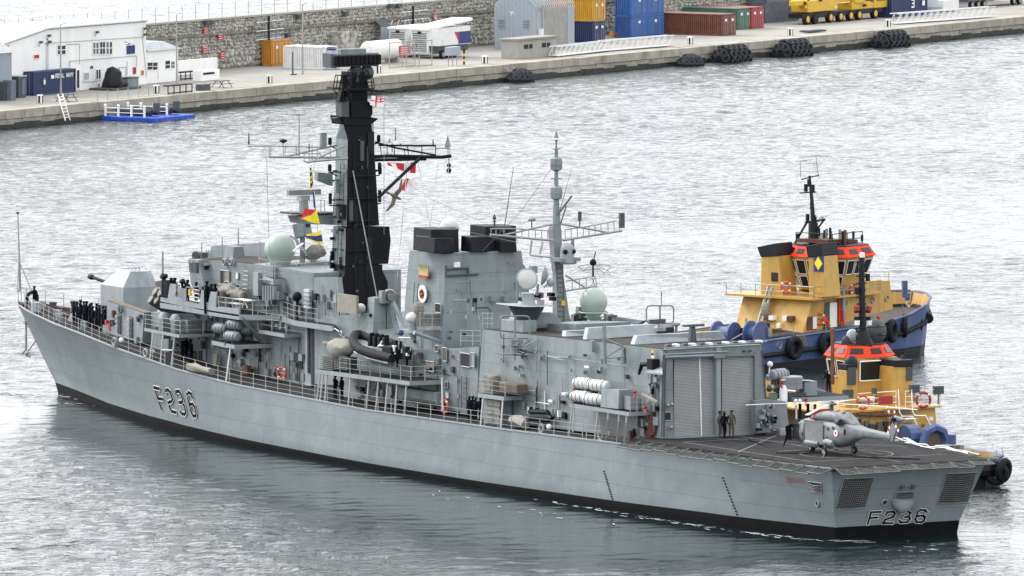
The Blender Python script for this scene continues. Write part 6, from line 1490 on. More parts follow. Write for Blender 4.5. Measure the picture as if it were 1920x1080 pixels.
# ------------------------------------------------------------------ helicopter on the flight deck
HEL = thing('helicopter',(7.15,1.0,ZF+.01),'grey naval helicopter parked on the flight deck with its cockpit door open','helicopter',rz=R(6)); HEL.scale = (.93,.93,.93)
mat('heli_grey',(.185,.195,.20),.55,var=.18,scale=2.2,dirt=(.13,.135,.135),dirt_amt=.5,dscale=1.2)
mat('blade_grey',(.45,.46,.45),.5)
def sect(x,zb_,zt_,hw,n=16,p=2.6,yo=0):
    out = []; zc = (zb_+zt_)/2; h = (zt_-zb_)/2
    for k in range(n):
        a = 2*pi*k/n; c_,s_ = cos(a),sin(a); out.append(V((x,yo+hw*math.copysign(abs(c_)**(2/p),c_),zc+h*math.copysign(abs(s_)**(2/p),s_))))
    return out
g = MB(); g.loft([sect(5.15,1.15,1.45,.2),sect(5.0,.85,1.7,.5),sect(4.6,.65,1.95,.75),sect(4.1,.55,2.2,.86),sect(3.5,.5,2.42,.9),sect(2.5,.48,2.5,.92),sect(0,.5,2.5,.92),sect(-.8,.62,2.45,.9),sect(-1.6,.95,2.4,.72),sect(-2.3,1.25,2.3,.48),sect(-3.2,1.42,2.15,.33),sect(-5.4,1.5,2.0,.22),sect(-6.1,1.45,1.95,.15)])
fus = g.build('fuselage','heli_grey',HEL,smooth=True)
g = MB(); g.loft([sect(2.9,2.35,2.55,.5),sect(2.3,2.3,2.85,.72),sect(1.4,2.3,3.05,.74),sect(.2,2.3,3.15,.74),sect(-.7,2.25,3.1,.66),sect(-1.4,2.2,2.85,.5),sect(-2.1,2.1,2.4,.3)]); g.build('engine_cowling','heli_grey',HEL,smooth=True)
for s in (1,-1):
    g = MB(); g.tube([V((-.6,s*.62,2.45)),V((-1.25,s*.85,2.45))],[.26,.24],12); e = g.build('exhaust','ship_dark',HEL,smooth=True)
    g = MB(); g.lathe([(.21,0),(.21,.02)],(-1.26,s*.86,2.45),12,V((-.65,s*.23,0)).to_track_quat('Z','Y').to_matrix()); g.build('outlet','dark_hole',e)
    g = MB(); g.lathe([(.22,0),(.22,.05)],(2.75,s*.42,2.62),12,V((1,0,0)).to_track_quat('Z','Y').to_matrix()); g.build('intake','dark_hole',HEL)
    g = MB(); g.loft([[V((x,s*y,z)) for x,z in ((4.98,1.55),(4.2,2.22),(3.75,2.4),(3.75,1.75))] for y in (.86,.9)]); g.build('side_window','glass_dark',HEL)
    g = MB(); g.box((2.1,s*1.0,.62),(1.6,.35,.35)); g.build('sponson_rail','ship_dark',HEL,bevel=.08)
g = MB(); g.slab([V((4.95,.55,1.62)),V((4.3,.6,2.22)),V((4.3,-.6,2.22)),V((4.95,-.55,1.62))],(.03,0,.02)); g.build('windscreen','glass_dark',HEL)
g = MB(); g.box((4.05,.885,1.4),(.75,.03,1.1)); g.build('door_opening','dark_hole',HEL)
g = MB(); g.slab([V((4.5,.9,.75)),V((4.5,.9,1.95)),V((4.55,1.45,1.75)),V((4.6,1.25,.8))],(.03,0,0)); g.slab([V((4.6,1.25,.8)),V((4.55,1.35,1.3)),V((4.75,1.5,.2))],(.03,0,0)); g.build('open_door','black_paint',HEL)
g = MB(); g.box((1.8,.945,1.5),(2.2,.02,1.6)); sd_ = g.build('sliding_door','heli_grey',HEL)
for a,b in (((.7,2.32),(3.3,2.32)),((3.05,.65),(3.05,2.3)),((.7,.65),(.7,2.3)),((2.9,.7),(2.9,2.3))):
    g = MB(); g.rod((a[0],.965,a[1]),(b[0],.965,b[1]),.022,4); g.build('door_rail','ship_dark',sd_)
g = MB(); g.box((2.1,0,2.75),(.12,1.5,.75)); g.build('intake_cover','red',HEL,bevel=.02)
g = MB(); Mx2 = Matrix.Rotation(-pi/2,3,'X'); g.lathe([(.24,0),(.24,.02)],(-.75,.905,1.65),16,Mx2); rdl = g.build('roundel','flag_white',HEL)
g = MB(); g.lathe([(.1,.02),(.1,.03)],(-.75,.91,1.65),12,Mx2); g.build('roundel_centre','flag_red',rdl)
g = MB(); g.box((-1.55,.74,1.75),(.18,.03,.4)); g.build('door_mark','black_paint',HEL)
# faint lettering on the boom
VF.update({'Y': [[(0,1),(.5,.5),(1,1)],[(.5,.5),(.5,0)]],'A': [[(0,0),(.5,1),(1,0)],[(.25,.4),(.75,.4)]],'L': [[(0,1),(0,0),(1,0)]],'V': [[(0,1),(.5,0),(1,1)]],' ': [],'0': [[(0,0),(0,1),(1,1),(1,0),(0,0)]],'2': [[(0,1),(1,1),(1,.5),(0,.5),(0,0),(1,0)]],'3': [[(0,1),(1,1),(1,0),(0,0)],[(.2,.5),(1,.5)]],'7': [[(0,1),(1,1),(.4,0)]],'D': [[(0,0),(0,1),(.7,1),(1,.7),(1,.3),(.7,0),(0,0)]],'G': [[(1,.8),(.8,1),(.1,1),(0,.9),(0,.1),(.1,0),(1,0),(1,.5),(.5,.5)]],'P': [[(0,0),(0,1),(1,1),(1,.5),(0,.5)]],'K': [[(0,0),(0,1)],[(1,1),(0,.5),(1,0)]],'I': [[(.5,0),(.5,1)]],'C': [[(1,1),(0,1),(0,0),(1,0)]],'U': [[(0,1),(0,0),(1,0),(1,1)]],'B': [[(0,0),(0,1),(.8,1),(.9,.5),(0,.5)],[(.9,.5),(1,0),(0,0)]],'H': [[(0,0),(0,1)],[(1,0),(1,1)],[(0,.5),(1,.5)]]})
def lettering(text,o,ux,uz,w_,h_,gap,stroke,m,parent,nrm,name='lettering'):
    g = MB(); o,ux,uz = V(o),V(ux).normalized(),V(uz).normalized()
    for i,ch in enumerate(text):
        for st in VF.get(ch,[]): ribbon(g,[o+ux*(i*(w_+gap)+x*w_)+uz*(y*h_) for x,y in st],stroke,nrm)
    return g.build(name,m,parent)
lettering('ROYAL NAVY',(-2.1,.52,1.72),(-1,-.08,-.02),(0,0,1),.17,.26,.08,.045,'ship_pale',HEL,(0,1,0))
# tail
g = MB(); g.loft([[V((-5.6,y,1.5)),V((-6.3,y,1.4)),V((-7.2,y*.5,3.15)),V((-6.45,y*.5,3.2))] for y in (-.1,.1)]); g.build('tail_fin','heli_grey',HEL,bevel=.03)
g = MB(); g.loft([sect(-6.0,2.95,3.2,.1),sect(-6.4,2.85,3.3,.2),sect(-7.2,2.9,3.25,.2),sect(-7.6,3.0,3.15,.1)]); g.build('tail_gearbox','heli_grey',HEL,smooth=True)
g = MB(); g.slab([V((-6.7,-.15,3.02)),V((-6.6,-1.5,3.0)),V((-7.2,-1.5,3.0)),V((-7.35,-.15,3.02))],(0,0,.06)); g.build('tailplane','blade_grey',HEL)
tr_ = V((-6.75,.35,3.05)); g = MB(); g.lathe([(.14,-.2),(.14,.1)],tr_,10,Matrix.Rotation(-pi/2,3,'X')); trh = g.build('tail_rotor_hub','black_paint',HEL)
for k,a in enumerate((55,118,225,295)):
    d = V((cos(R(a)),0,sin(R(a)))); bl = None
    for j in range(5):
        g = MB(); m_ = ['black_paint','red','white','red','white'][j]; Mb = Matrix((d,V((0,1,0)),d.cross(V((0,1,0))))).transposed(); g.box(tr_+V((0,.1,0))+d*(.18+.19*(j+.5)),(.19,.03,.16),M=Mb)
        if bl is None: bl = g.build('tail_rotor_blade',m_,HEL)
        else: g.build('stripe',m_,bl)
# rotor
g = MB(); hc_ = V((.95,0,3.55)); g.tube([V((.95,0,3.05)),hc_],[.18,.12],8); g.lathe([(.1,-.12),(.36,-.05),(.36,.06),(.15,.16),(.05,.25)],hc_,12); hub = g.build('rotor_hub','ship_dark',HEL,smooth=True)
mid = R(35.4)                                         # one pair of blades lies square to the view
for k in range(4):
    a = mid+k*pi/2+R(2); d = V((cos(a),sin(a),0)); sdv = V((-sin(a),cos(a),0)); g = MB()
    prof = []
    for t in (0.06,.14,.15,.5,.8,.93,.97,1.0):
        r_ = 6.4*t; z_ = .05-.28*t*t*(1.0); wd = .07 if t < .15 else (.2 if t < .93 else (.28 if t < .99 else .18)); prof.append([hc_+d*r_+sdv*wd*.5+V((0,0,z_)),hc_+d*r_+sdv*wd*.1+V((0,0,z_+.03)),hc_+d*r_-sdv*wd*.9+V((0,0,z_)),hc_+d*r_+V((0,0,z_-.02))])
    g.loft(prof); g.build('rotor_blade','blade_grey',HEL)
def wheel(c,r_,w_,parent,name='wheel',ax='Y',m='rubber',rim='steel'):
    c = V(c); M = Matrix.Rotation(pi/2,3,'X') if ax == 'Y' else Matrix.Rotation(pi/2,3,'Y'); g = MB(); g.lathe([(r_*.55,-w_/2),(r_*.9,-w_/2),(r_,-w_*.3),(r_,w_*.3),(r_*.9,w_/2),(r_*.55,w_/2)],c,18,M); t = g.build(name,m,parent,smooth=True)
    g = MB(); g.lathe([(r_*.6,-w_*.53),(r_*.6,w_*.53)],c,14,M); g.build('rim',rim,t); return t
for s in (1,-1):
    wheel((0,s*1.35,.28),.28,.2,HEL); g = MB(); g.rod((0,s*1.35,.3),(.1,s*.8,.95),.08); g.rod((0,s*1.3,.9),(0,s*1.35,.3),.07); g.build('undercarriage_leg','ship_dark',HEL)
    g = MB(); g.loft([sect(.5,.7,1.1,.15,10,2,s*1.05),sect(.1,.6,1.2,.25,10,2,s*1.05),sect(-.6,.7,1.1,.15,10,2,s*1.05)]); g.build('sponson','heli_grey',HEL,smooth=True)
wheel((3.3,.12,.22),.22,.12,HEL); wheel((3.3,-.12,.22),.22,.12,HEL); g = MB(); g.rod((3.3,0,.25),(3.2,0,.8),.06); g.build('nose_leg','ship_dark',HEL)
g = MB(); g.tube([V((2.6,1.0,.75)),V((1.2,1.0,.72))],[.2,.16],10); g.sphere((2.6,1.0,.75),.2,8,6); g.build('underslung_pod','ship_grey',HEL,smooth=True)
for k in range(16):
    q_ = random.Random(k+200); g = MB(); g.box((q_.uniform(-1,3.2),q_.choice([.93,.9,.5]),q_.uniform(.45,.75)),(q_.uniform(.1,.6),.15,q_.uniform(.06,.25))); g.build('fitting',q_.choice(['black_paint','ship_dark','ship_grey']),HEL)
for x,z in ((4.6,1.3),(.2,1.9),(.3,1.2),(-.4,2.0),(3.3,1.3)):
    g = MB(); g.box((x,.92 if x < 4.4 else .78,z),(.2,.04,.22)); g.build('access_panel','ship_dark',HEL)
for k in range(3):
    g = MB(); g.slab([V((.4-.75*k+.0,-.2,3.16-.04*k)),V((-.0-.75*k,.35,3.12-.04*k)),V((-.2-.75*k,.35,3.13-.05*k)),V((.2-.75*k,-.2,3.18-.05*k))],(0,0,.03)); g.build('cooling_slot','ship_dark',HEL)
for (a,b) in (((3.3,.3,.1),(4.4,2.2,0)),((0,1.2,.3),(-1.4,2.6,0)),((0,-1.2,.3),(-1.6,-2.6,0))):
    g = MB(); g.rod(a,b,.03,4); g.build('lashing','canvas_beige',HEL)
# ------------------------------------------------------------------ harbour tugs
mat('tug_yellow',(.50,.30,.065),.5,var=.1,dirt=(.24,.125,.045),dirt_amt=.8,dscale=.9,streak=True)
mat('tug_blue',(.045,.08,.20),.5,var=.2,dirt=(.13,.15,.22),dirt_amt=.7,dscale=.5,streak=True)
mat('tug_antifoul',(.05,.018,.016),.7,var=.3)
mat('tug_black',(.008,.009,.013),.55,var=.3,spec=.3)
mat('tug_orange',(.70,.045,.012),.6,var=.08,spec=.2)
mat('tug_deck',(.06,.05,.045),.9,var=.3)
mat('faded_blue',(.16,.19,.30),.6,var=.3,scale=1.5)
class Fr:
    def __init__(s,org,ang): s.o = V(org); s.a = ang; s.R = Matrix.Rotation(-ang,3,'Z')
    def to(s,p): return s.R @ (V(p)-s.o)
    def pl(s,px,py,ax,v):
        o = s.to(CAM); d = s.R @ ray(px,py); i = 'XYZ'.index(ax); return o+d*((v-o[i])/d[i])
def tyre(parent_name,loc,n_,label,group,r=.62,w=.2):
    M = V(n_).normalized().to_track_quat('Z','Y').to_matrix(); root = thing('tyre_fender',loc,label,'tyre',group)
    g = MB(); g.torus((0,0,0),r*.72,r*.28,M=M,n=20,m=8); g.build('tyre','rubber',root,smooth=True)
    g = MB(); g.rod((0,0,r*.8),V((0,0,r*.8+.9))-V(n_).normalized()*.15,.03,4); g.build('chain','steel',root); return root
def tug(name,FRM,label,b,Ls,hull_prof,opts):
    """hull from stations (x, half beam, deck height, bulwark height)"""
    T = thing(name,FRM.o,label,'tug',rz=FRM.a)
    g = MB(); rings = {1: [],-1: []}
    for s in (1,-1):
        R_ = []
        for x,hb_,zd_,bw in hull_prof:
            R_.append([V((x*.97,s*hb_*.72,-1.5)),V((x*.985,s*hb_*.93,-.3)),V((x*.99,s*hb_*.96,.75)),V((x,s*hb_,zd_)),V((x+(.25 if x > Ls*.3 else 0),s*(hb_+.08),zd_+bw))])
        for k in range(len(R_)-1):
            for lv in range(4):
                g.cur = 2 if lv == 0 else (1 if lv == 1 else 0); g.quad(R_[k][lv],R_[k+1][lv],R_[k+1][lv+1],R_[k][lv+1])
        rings[s] = R_
    for e in (0,-1):
        for lv in range(4):
            g.cur = 2 if lv == 0 else (1 if lv == 1 else 0); g.quad(rings[1][e][lv],rings[-1][e][lv],rings[-1][e][lv+1],rings[1][e][lv+1])
    h = g.build('hull',['tug_blue','tug_black','tug_antifoul'],T)
    g = MB()
    for s in (1,-1):
        a = [r[4] for r in rings[s]]; i_ = [V((p.x*.985,p.y-s*.22,r[3].z)) for p,r in zip(a,rings[s])]
        for k in range(len(a)-1): g.quad(a[k]-V((0,s*.12,0)),a[k+1]-V((0,s*.12,0)),i_[k+1],i_[k])
    g.build('bulwark_inside','tug_yellow',h)
    g = MB()
    for s in (1,-1): g.tube([r[4] for r in rings[s]],.11,6)
    g.build('bulwark_rail','tug_blue',h)
    for s in (1,-1):
        g = MB(); g.tube([r[3]+V((0,s*.05,-.25)) for r in rings[s]],.2,6); g.build('rubbing_strake','rubber',h)
    g = MB(); R1,R2 = rings[1],rings[-1]
    for k in range(len(R1)-1): g.quad(R1[k][3],R1[k+1][3],R2[k+1][3],R2[k][3])
    g.build('deck','tug_deck',T)
    return T,rings
def wheelhouse(T,cx,cy,z0,z1,w0,w1,l0,l1,zr,roof_h,nface=8):
    """tapering octagonal bridge, wider at the top, with big windows and an orange roof band"""
    def octo(w_,l_,z,c=.32): return [V((cx+a*l_/2,cy+b_*w_/2,z)) for a,b_ in ((1,1-c*2),(1-c*1.4,1),(-(1-c*1.4),1),(-1,1-c*2),(-1,-(1-c*2)),(-(1-c*1.4),-1),(1-c*1.4,-1),(1,-(1-c*2)))]
    g = MB(); a,b_ = octo(w0,l0,z0),octo(w1,l1,z1); g.loft([a,b_]); wh = g.build('wheelhouse','tug_yellow',T)
    for i in range(8):
        j = (i+1) % 8; p0,p1,q1,q0 = a[i],a[j],b_[j],b_[i]; nn = (p1-p0).cross(q0-p0).normalized(); cen = (p0+p1+q0+q1)/4
        if nn.dot(cen-V((cx,cy,cen.z))) < 0: nn = -nn
        wid = (q1-q0).length; n_ = 1 if wid < 1.6 else 2 if wid < 3 else 3
        for k in range(n_):
            u0,u1 = (k+.1)/n_,(k+.9)/n_; f = lambda u,v: p0.lerp(p1,u).lerp(q0.lerp(q1,u),v)+nn*.02
            vs0 = .12 if i in (3,4) or i == 2 else .42
            for v0,v1 in ((.48,.9),)+(((.1,.42),) if i in (2,3,4) else ()):
                g = MB(); g.slab([f(u0,v0),f(u1,v0),f(u1,v1),f(u0,v1)],nn*.03); wn = g.build('window','glass_dark',wh)
                g = MB(); P_ = [f(u0,v0),f(u1,v0),f(u1,v1),f(u0,v1)]
                for m_ in range(4): g.rod(P_[m_]+nn*.04,P_[(m_+1) % 4]+nn*.04,.035,4)
                g.build('frame','white',wn)
    c,d = octo(w1+.35,l1+.35,z1),octo(w1-.7,l1-.7,z1+roof_h); g = MB(); g.loft([c,d]); rf = g.build('roof_band','tug_orange',wh)
    for i in range(8):
        j = (i+1) % 8; n_ = 1 if (c[j]-c[i]).length < 2 else 2; nn = (c[j]-c[i]).cross(d[i]-c[i]).normalized(); nn = nn if nn.z > 0 else -nn
        for k in range(n_):
            f = lambda u,v: c[i].lerp(c[j],u).lerp(d[i].lerp(d[j],u),v)+nn*.02; u0,u1 = (k+.2)/n_,(k+.8)/n_
            g = MB(); g.slab([f(u0,.3),f(u1,.3),f(u1,.75),f(u0,.75)],nn*.03); g.build('skylight','glass_dark',rf)
    g = MB(); g.poly(d); g.slab([p+V((0,0,.02)) for p in d],(0,0,.05)); g.build('roof','tug_black',wh)
    return wh,d
def trail(T,pts,h=1.0,nr=3,m='white',r=.03,every=1.4,name='handrail'):
    g = MB(); pts = [V(p) for p in pts]
    for i in range(1,nr+1):
        g.tube([p+V((0,0,h*i/nr)) for p in pts],r,4)
    for a,b_ in zip(pts,pts[1:]):
        n_ = max(1,int((b_-a).length/every))
        for k in range(n_+1): q_ = a.lerp(b_,k/n_); g.rod(q_,q_+V((0,0,h)),r*1.1,4)
    return g.build(name,m,T)
# ---- tug A, beyond the hangar, bow to the right and away
alp = R(52); dirA = RT*cos(alp)+V((cos(PHI),-sin(PHI),0))*sin(alp); angA = math.atan2(dirA.y,dirA.x)
pA = U(1500,694,'Z',-.25)                     # waterline point on the near (starboard) side
perpA = V((-sin(angA),cos(angA),0))
FA_ = Fr((0,0,0),angA); bA = 4.9
oA = pA+perpA*bA; oA.z = -.25; FA_ = Fr(oA,angA)
def AY(px,py,y=-bA): return FA_.pl(px,py,'Y',y)
def AX(px,py,x): return FA_.pl(px,py,'X',x)
xs0 = AY(1352,640,-3.5).x; xs1 = AY(1708,560,0).x
profA = [(xs0,3.2,1.8,.9),(xs0+1.2,4.3,1.75,.9),(xs0+4,4.9,1.7,.9),(xs0+10,4.9,1.8,.95),(xs1-11,4.9,1.95,1.0),(xs1-7,4.75,2.35,1.1),(xs1-4,4.2,2.8,1.2),(xs1-1.8,3.0,3.15,1.25),(xs1-.5,1.5,3.35,1.25),(xs1,.15,3.4,1.25)]
TA,rA = tug('tug',FA_,'larger yellow and blue tug with red roof band, beyond the frigate hangar',bA,xs1,profA,None)
def dz(x): return lerp([p[0] for p in profA],[p[2] for p in profA],x)
ZT = lambda x,y: (1320+x/2.843,280+y/2.843)
# casing: side wall starboard y=-3.4, aft face
xaf = AY(*ZT(555,970),-3.6).x
def bkA(name,pts,y0,y1,m='tug_yellow',parent=None,**k):
    a = [AY(px,py,y0) for px,py in pts]; g = MB(); g.slab(a,(0,y1-y0,0)); return g.build(name,m,parent or TA,**k)
cas = bkA('deckhouse',[ZT(600,810),ZT(870,700),ZT(990,700),ZT(1008,850),ZT(555,975)],-3.6,3.6)
aft = [AX(*ZT(360,800),xaf),AX(*ZT(560,800),xaf),AX(*ZT(550,975),xaf-.0),AX(*ZT(305,940),xaf)]
aft = [V((xaf-1.2,3.4,p.z)) if False else p for p in aft]
g = MB(); g.slab([V((xaf+.5,p.y,p.z)) if i < 2 else V((xaf-.6,p.y,p.z)) for i,p in enumerate(aft)],(3,0,0)); ca = g.build('casing_front','tug_yellow',TA)
zup = aft[1].z
g = MB(); g.box2((xaf-.3,-4.4,zup-.05),(xaf+9,4.4,zup+.1)); g.build('upper_deck','tug_yellow',TA)
trail(TA,[(xaf-.2,4.3,zup),(xaf-.2,-4.3,zup),(xaf+8.8,-4.3,zup)],1.0,2,'steel')
for q0,q1,m_ in (((333,890),(357,910),'rust'),((360,885),(385,910),'white'),((432,887),(455,912),'white'),((458,887),(485,912),'rust'),((402,925),(420,950),'white')):
    a,b_ = AX(*ZT(*q0),xaf-.35),AX(*ZT(*q1),xaf-.35); g = MB(); g.box2((xaf-.75,a.y,a.z),(xaf-.3,b_.y,b_.z)); g.build('wall_box',m_,TA)
# dark door recess on the starboard side, doors, red fittings
for q0,q1,m_ in (((640,815),(730,950),'ship_dark'),((668,818),(706,945),'white'),((552,893),(600,960),'rust'),((578,893),(598,955),'white')):
    a,b_ = AY(*ZT(*q0),-3.62),AY(*ZT(*q1),-3.62); g = MB(); g.box2((a.x,-3.66-.03*(m_ == 'white'),a.z),(b_.x,-3.58,b_.z)); g.build('door',m_,TA)
for px,py in ((755,825),(900,805),(975,795),(1148-60,828)):
    g = MB(); c = AY(*ZT(px,py),-3.64); g.torus(c,.22,.06,'Y',12,5); g.build('porthole','steel',TA)
for q0,q1 in (((655,890),(660,945)),((740,860),(745,940)),((925,890),(955,945)),((640,905),(670,940))):
    g = MB(); g.rod(AY(*ZT(*q0),-3.9),AY(*ZT(*q1),-3.9),.1); g.build('red_fitting','tug_orange',TA)
g = MB(); g.rod(AY(*ZT(740,740),-3.8),AY(*ZT(742,910),-3.8),.22,8); g.build('air_pipe','steel',TA)
g = MB(); g.rod(AY(*ZT(722,770),-3.8),AY(*ZT(722,930),-3.8),.1,6); g.build('fire_pipe','tug_orange',TA)
g = MB(); a = AY(*ZT(760,740),-3.63); b_ = AY(*ZT(790,772),-3.63); g.box2((a.x,-3.66,a.z),(b_.x,-3.6,b_.z)); g.build('window','glass_dark',TA)
# raised forward house top rail
trail(TA,[AY(*ZT(880,700),-3.3),AY(*ZT(985,700),-3.3)],.7,2,'steel')
# funnels
def funnel(F_,T,quad,d,top_quad,parent=None):
    g = MB(); a = [F_(*q) for q in quad]; g.slab(a,d); f_ = g.build('funnel','tug_yellow',T,bevel=.05)
    g = MB(); a = [F_(*q)-V(d)*.05 for q in top_quad]; g.slab(a,V(d)*1.1); g.build('funnel_cap','tug_black',f_,bevel=.05); return f_
xf1 = xaf+.8
f1 = funnel(lambda x,y: AX(*ZT(x,y),xf1),TA,[(305,572),(398,568),(420,800),(300,800)],(2.0,0,0),[(285,520),(385,500),(400,568),(305,574)])
f2 = funnel(lambda x,y: AX(*ZT(x,y),xf1),TA,[(556,575),(632,570),(650,790),(560,790)],(2.0,0,0),[(545,515),(625,500),(634,568),(556,577)])
a = AX(*ZT(612,608),xf1-.03); g = MB(); g.box(a,(.08,.95,1.3)); bd_ = g.build('funnel_badge','flag_blue',f2); g = MB(); g.slab([a+V((-.06,0,.55)),a+V((-.06,.4,0)),a+V((-.06,0,-.55)),a+V((-.06,-.4,0))],(-.02,0,0)); g.build('diamond','flag_yellow',bd_)
g = MB(); g.box(AX(*ZT(376,680),xf1-.03),(.08,.6,.7)); g.build('vent','dark_hole',f1)
g = MB(); g.rod(AX(*ZT(345,730),xf1-.6),AX(*ZT(290,920),xf1-1.5),.12); g.rod(AX(*ZT(365,740),xf1-.6),AX(*ZT(310,930),xf1-1.5),.12); g.build('stair','steel',TA)
g = MB(); c = AX(*ZT(325,855),xf1-1.3); g.sphere(c,.5,10,6,(.5,.8,1.2)); g.build('furled_cover','canvas_beige',TA)
# wheelhouse
cw = FA_.pl(*ZT(660,640),'Y',-0.2); xw_ = xaf+5.4
wz0 = AX(*ZT(600,735),xw_).z; wz1 = AX(*ZT(660,560),xw_).z
wcy = (AX(*ZT(430,560),xw_-.5).y+AX(*ZT(885,545),xw_).y)/2
WHA,dA = wheelhouse(TA,xw_,wcy,wz0,wz1,4.4,6.2,4.8,6.4,None,.8)
rz_ = wz1+.8
trail(TA,[(xw_-2,wcy+1.8,rz_),(xw_-2,wcy-1.8,rz_),(xw_+2,wcy-1.8,rz_)],1.0,2,'tug_black',.035)
g = MB(); xm2 = xw_-1.2
def MA(x,y): return AX(*ZT(x,y),xm2)
g.tube([MA(585,500),MA(582,390)],[.45,.38],8); g.tube([MA(582,390),MA(575,270),MA(562,140)],[.22,.16,.1],6)
for a,b_,r_ in (((510,232),(595,228),.06),((520,160),(612,138),.06),((540,390),(645,375),.1),((470,525),(548,390),.1),((640,375),(600,430),.08),((515,150),(512,60),.02),((608,135),(597,40),.02)): g.rod(MA(*a),MA(*b_),r_,5)
for x,y in ((543,205),(580,208),(552,365),(590,370),(575,300),(610,440),(560,180),(500,468)): g.lathe([(.16,-.3),(.16,.3)],MA(x,y),8)
g.build('mast','tug_black',TA)
g = MB(); g.box(MA(625,355),(.3,.9,.12)); g.sphere(MA(622,365),.25,8,5); g.build('radar','radome_white',TA)
q_ = random.Random(31)
for k in range(16):
    g = MB(); c = MA(q_.uniform(520,770),q_.uniform(460,500))+V((q_.uniform(0,3),0,0)); g.box(c,(.15,.15,q_.uniform(.4,1.4))); g.build('roof_fitting',q_.choice(['tug_black','steel','tug_black','rust']),TA)
g = MB(); g.slab([V((xw_-2.3,wcy-1.5,rz_+.25)),V((xw_-2.3,wcy+1.5,rz_+.25)),V((xw_+1.8,wcy+1.5,rz_+.05)),V((xw_+1.8,wcy-1.5,rz_+.05))],(0,0,.3)); g.build('roof_bin','rust',TA)
lifebuoy(FA_.o+Matrix.Rotation(angA,3,'Z') @ AY(*ZT(808,745),-4.3),FW*-1,'lifebuoy on the upper rail near the bow of the larger tug',.42)
lifebuoy(FA_.o+Matrix.Rotation(angA,3,'Z') @ AX(*ZT(438,735),xaf-.3),FW*-1,'lifebuoy on the upper rail between the funnels of the larger tug',.4)
lifebuoy(FA_.o+Matrix.Rotation(angA,3,'Z') @ AY(*ZT(618,905),-3.75),FW*-1,'lifebuoy on the side wall beside the open doorway of the larger tug',.4)
# aft winch drums
for (x,y,r_,w_) in ((115,985,1.0,1.5),(275,985,1.05,.9)):
    c = AX(*ZT(x,y),xaf-4.5); g = MB(); M = Matrix.Rotation(pi/2,3,'X')
    g.lathe([(r_,-w_*.6),(r_,-w_*.5),(r_*.6,-w_*.45),(r_*.6,w_*.45),(r_,w_*.5),(r_,w_*.6)],c,18,M); g.build('winch_drum','tug_blue',TA)
for k in range(12):
    g = MB(); c = AX(*ZT(q_.uniform(160,340),q_.uniform(940,1010)),xaf-3.5); g.box(c,(.5,q_.uniform(.2,.9),q_.uniform(.2,.8))); g.build('deck_gear',q_.choice(['tug_blue','tug_black','tug_blue','steel']),TA)
g = MB(); g.rod(AX(*ZT(225,900),xaf-4),AX(*ZT(232,1010),xaf-4),.12); g.rod(AX(*ZT(140,1020),xaf-5),AX(*ZT(240,965),xaf-4),.08); g.build('towing_post','steel',TA)
for x_ in (xs1-2.2,xs1-2.2):
    pass
g = MB(); g.rod(AX(*ZT(1070,700),xs1-3),AX(*ZT(1070,790),xs1-3),.25,8); g.rod(AX(*ZT(1085,765),xs1-2),AX(*ZT(1083,805),xs1-2),.22,8); g.build('bow_bitts','tug_blue',TA)
RZA = Matrix.Rotation(angA,3,'Z')
for i,(x,y,lb) in enumerate(((482,1058,'tyre on the larger tug nearest its stern winches, low on the hull'),(655,1040,'tyre on the larger tug halfway along its side'),(912,985,'blue-tinted tyre on the larger tug behind the mast of the nearer one'),(1003,968,'tyre third from the bow of the larger tug'),(1068,940,'tyre second from the bow of the larger tug'),(1140,922,'tyre at the bow shoulder of the larger tug'))):
    yv = -bA-.35 if i < 4 else (-4.6 if i == 4 else -3.6); p = AY(*ZT(x,y),yv); nl = V((0 if i < 3 else .35*(i-2),-1,0)); tyre('t',FA_.o+RZA @ p,RZA @ nl,lb,'tyres hung along the larger tug',.98)
g = MB(); hw = AY(*ZT(400,1042),-bA-.02); g.torus(hw,.28,.08,'Y',12,5); g.build('hawse','steel',TA)
for k in range(4):
    g = MB(); a = AY(*ZT(498+k*11,990),-bA-.12); b_ = AY(*ZT(515+k*11,1045),-bA-.1); g.rod(a,b_,.09,4); g.build('fender_strip','canvas_beige',TA)
g = MB(); g.tube([V((xs1-3.0,-3.9,2.8)),V((xs1-.6,-1.9,3.2)),V((xs1+.35,0,3.4)),V((xs1-.4,1.6,3.2))],.42,8); g.build('bow_fender','rubber',TA,smooth=True)
# ---- tug B, alongside the far quarter, bow away
angB = R(3.0)
pB = V((0,0,0)); cB = U(1700,815,'Y',-22)
FB = Fr((cB.x,-22,-.25),angB); RZB = Matrix.Rotation(angB,3,'Z')
def BY(px,py,y): return FB.pl(px,py,'Y',y)
def BX(px,py,x): return FB.pl(px,py,'X',x)
TB_ = lambda x,y: (1400+x/3.375,560+y/3.375)
xst = BX(1885,870,0) ; xse = BY(1890,868,-2.6).x
profB = [(xse,.8,1.2,.8),(xse+.5,2.0,1.15,.8),(xse+1.6,3.2,1.1,.8),(xse+4,3.9,1.0,.85),(xse+9,4.1,1.0,.9),(xse+17,4.1,1.6,1.0),(xse+22,3.7,3.2,1.1),(xse+25.5,2.6,3.9,1.2),(xse+27.5,.2,4.3,1.2)]
TB,rB = tug('tug',FB,'smaller yellow tug close behind the helicopter, its mast in front of the larger tug',4.5,xse+27,profB,None)
xbf = BX(*TB_(1180,800),0)
XB = BY(*TB_(1010,930),3.2).x                   # aft face of the deckhouse
zB0 = 2.2; zB1 = BX(*TB_(1190,692),XB).z
yL,yR = BX(*TB_(700,700),XB).y,BX(*TB_(1192,700),XB).y
g = MB(); g.slab([V((XB,yL+1.2,zB1)),V((XB,yR,zB1)),V((XB-.3,yR-.3,.9)),V((XB-.3,yL+1.2,.9))],(9,0,0)); g.build('deckhouse','tug_yellow',TB)
